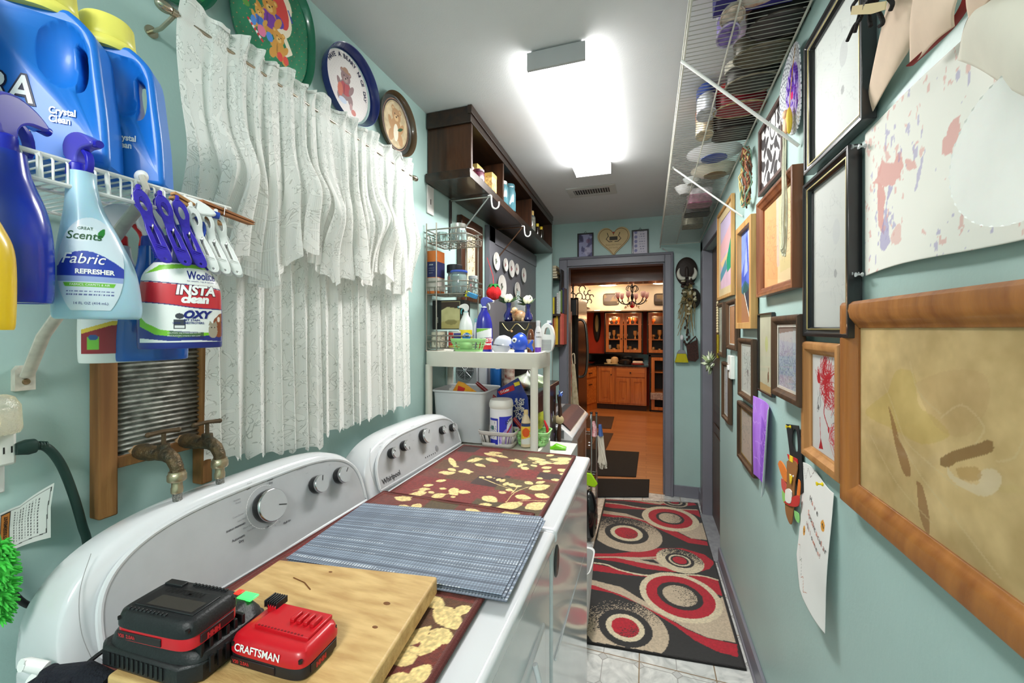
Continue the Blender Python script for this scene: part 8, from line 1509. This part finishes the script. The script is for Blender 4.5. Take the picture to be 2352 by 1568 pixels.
for u,v,l,sc in ((1323,665,'black wrought iron scroll on the kitchen side wall, nearer one',1.),(1350,682,'black wrought iron ornament on the kitchen side wall, farther one',.6)):
    y=6.4; p=P(u,v,y=y); t=thing('iron_scroll',l,'decoration',p); b=B()
    for k in range(6): a0=k*1.05; b.tube([(p.x+.10*sc*math.cos(a0)+.05*sc*math.cos(a0+q*.5),y,p.z+.12*sc*math.sin(a0)*1.1+.06*sc*math.sin(a0+q*.5)) for q in range(9)],.008,5)
    add('scroll',b,BLACK,t,world=True)
# white upper wall panel on the left behind the scrolls
a=P(1310,640,y=6.5); st('wall_kitchen_panel',B().box(KX0,P(1308,650,y=6.5).x+.0,6.45,6.5,1.2,KZ),KW)
b=B(); q=[P(1308,648,y=6.44),P(1352,650,y=7.35),P(1356,708,y=7.35),P(1308,685,y=6.44)]; b.hexa([q[3],q[2],q[3]+Vector((-.04,0,0)),q[2]+Vector((-.04,0,0)),q[0],q[1],q[0]+Vector((-.04,0,0)),q[1]+Vector((-.04,0,0))]); st('trim_6',b,mat((236,224,208),.8))
# chandelier
y=5.6; c=P(1452,690,y=y); t=thing('chandelier','black iron chandelier with red glass cups and crystal drops','chandelier',(c.x,y,c.z)); IR=mat((24,20,20),.35,.5); RG=mat((196,20,30),.12,trans=.4,coat=.5)
add('stem',B().tube([(c.x,y,KZ),(c.x,y,c.z-.02)],.009,8).ell((c.x,y,c.z+.05),(.02,.02,.05)),IR,t,world=True)
for k in range(6):
    a_=k*PI/3+.3; dx,dy=math.cos(a_),math.sin(a_); pt=lambda r_,z_:(c.x+r_*dx,y+r_*dy,c.z+z_)
    am=add('arm',B().tube(curve([pt(.0,.0),pt(.07,-.05),pt(.15,-.03),pt(.19,.03)],4),.007,6).tube(curve([pt(.0,.16),pt(.05,.20),pt(.08,.15),pt(.04,.11)],3),.005,6),IR,t,world=True); q=pt(.19,.03)
    add('cup',B().lathe([(.012,.0),(.030,.02),(.034,.075),(.032,.078),(.026,.02)],16,Matrix.Translation(q)),mat((226,190,190),.08,alpha=.45,coat=.5),am,world=True); add('candle',B().cyl(Vector(q)+Vector((0,0,.0)),Vector(q)+Vector((0,0,.055)),.016),RG,am,world=True); add('drop',B().ell(Vector(q)+Vector((0,0,-.045)),(.012,.012,.022)),mat((240,220,190),.05,trans=.8),am,world=True)
add('red_ball',B().ell((c.x,y,c.z-.055),(.035,.035,.045)),RG,t,world=True); b=B()
for k in range(14): a_=k*PI/7; b.ell((c.x+.09*math.cos(a_),y+.09*math.sin(a_),c.z-.075-.02*math.cos(2*a_)),(.010,.010,.016),n=8,m=5)
add('crystal_ring',b,mat((240,220,190),.05,trans=.8),t,world=True)
# floor mats, refrigerator with towel, pictures on doorway side, low shelf basket
for i,(cs,l) in enumerate((([(1370,1141),(1490,1141),(1492,1101),(1372,1099)],'black ribbed doormat lying across the kitchen threshold'),([(1360,1096),(1461,1095),(1468,1038),(1376,1035)],'black rectangular mat on the wood floor just inside the kitchen'),([(1376,1033),(1391,1033),(1409,995),(1376,994)],'brown mat in the middle of the kitchen floor'),([(1370,984),(1404,984),(1411,957),(1372,956)],'brown mat farthest away on the kitchen floor'))):
    q=[P(u,v,z=.006) for u,v in cs]; 
    if i: q[0].x-=.25; q[3].x-=.25
    t=thing('floor_mat',l,'mat',(sum(k.x for k in q)/4,sum(k.y for k in q)/4,.003)); b=B(); b.prism([(k.x,k.y) for k in q],.007,lambda p_,q_,d:(p_,q_,.003+d+(.0 if i else 0))); add('pad',b,mat((28,26,26) if i<2 else (80,56,40),.85,bump=.6,bs=200),t,world=True,bev=.003)
x0,x1=P(1300,900,y=4.6).x,P(1340,900,y=4.6).x
t=thing('refrigerator','stainless refrigerator with a long curved handle just inside the kitchen','refrigerator',(x0-.2,4.8,.01)); FR=mat((60,52,48),.25,.8); add('body',B().box(x0-.55,P(1318,900,y=4.5).x,4.5,5.2,.01,1.80),FR,t,world=True,bev=.01); xr=P(1318,900,y=4.5).x; add('door',B().box(xr,xr+.05,4.5,5.2,.05,1.80),FR,t,world=True,bev=.012); add('handle',B().tube(curve([(xr+.05,4.62,1.56),(xr+.11,4.62,1.50),(xr+.135,4.62,1.2),(xr+.115,4.62,.95),(xr+.05,4.62,.90)],5),.016,10),mat((120,116,112),.25,.9),t,world=True)
p=P(1319,835,y=4.05); t=thing('kitchen_towel','cream printed kitchen towel hanging at the left of the kitchen doorway','towel',(p.x,4.05,.62)); b=B(); b.grid(12,20,lambda s,q:(p.x-.045+.10*s*(.55+.45*q)+.0*q,4.02+.012*math.sin(s*9),p.z-.0-.47*q)); add('cloth',b,mat((222,210,180),.9,c2=(176,160,120),scale=24),t,world=True,sol=.004); add('loop',B().tube(curve([(p.x-.01,4.02,p.z),(p.x-.02,4.02,p.z+.08),(p.x+.005,4.02,p.z+.10),(p.x+.012,4.02,p.z)],4),.006,6),mat((222,210,180),.9),t,world=True)
p=P(1316,700,y=4.3); t=thing('black_mailbox','small black box hanging from a hook at the left inside the kitchen','box',(p.x,4.2,p.z)); q0,q1=P(1307,688,y=4.2),P(1324,724,y=4.2); add('box',B().box(q0.x,q1.x,4.2,4.26,q1.z,q0.z),BLACK,t,world=True,bev=.004); add('strap',B().cyl(((q0.x+q1.x)/2,4.23,q0.z),((q0.x+q1.x)/2,4.23,P(1430,647,y=4.2).z+.01),.006),BLACK,t,world=True)
p=P(1308,820,y=3.95); t=thing('apron_cloth','cream cloth with red trim hanging behind the towel at the doorway','cloth',(p.x,3.98,.6)); add('cloth',B().box(P(1306,0,y=3.95).x,P(1313,0,y=3.95).x,3.95,3.965,.55,1.62),mat((196,184,150),.9,c2=(170,60,60),scale=9),t,world=True)
t=thing('low_basket','striped basket on the low rack right of the oak cabinets','basket',P(1508,930,y=7.6)); q0,q1=P(1494,902,y=7.45),P(1523,918,y=7.45); add('basket',B().box(q0.x,q1.x,7.40,7.6,q1.z,q0.z),mat((196,176,166),.8,c2=(120,96,96),scale=30),t,world=True,bev=.01)
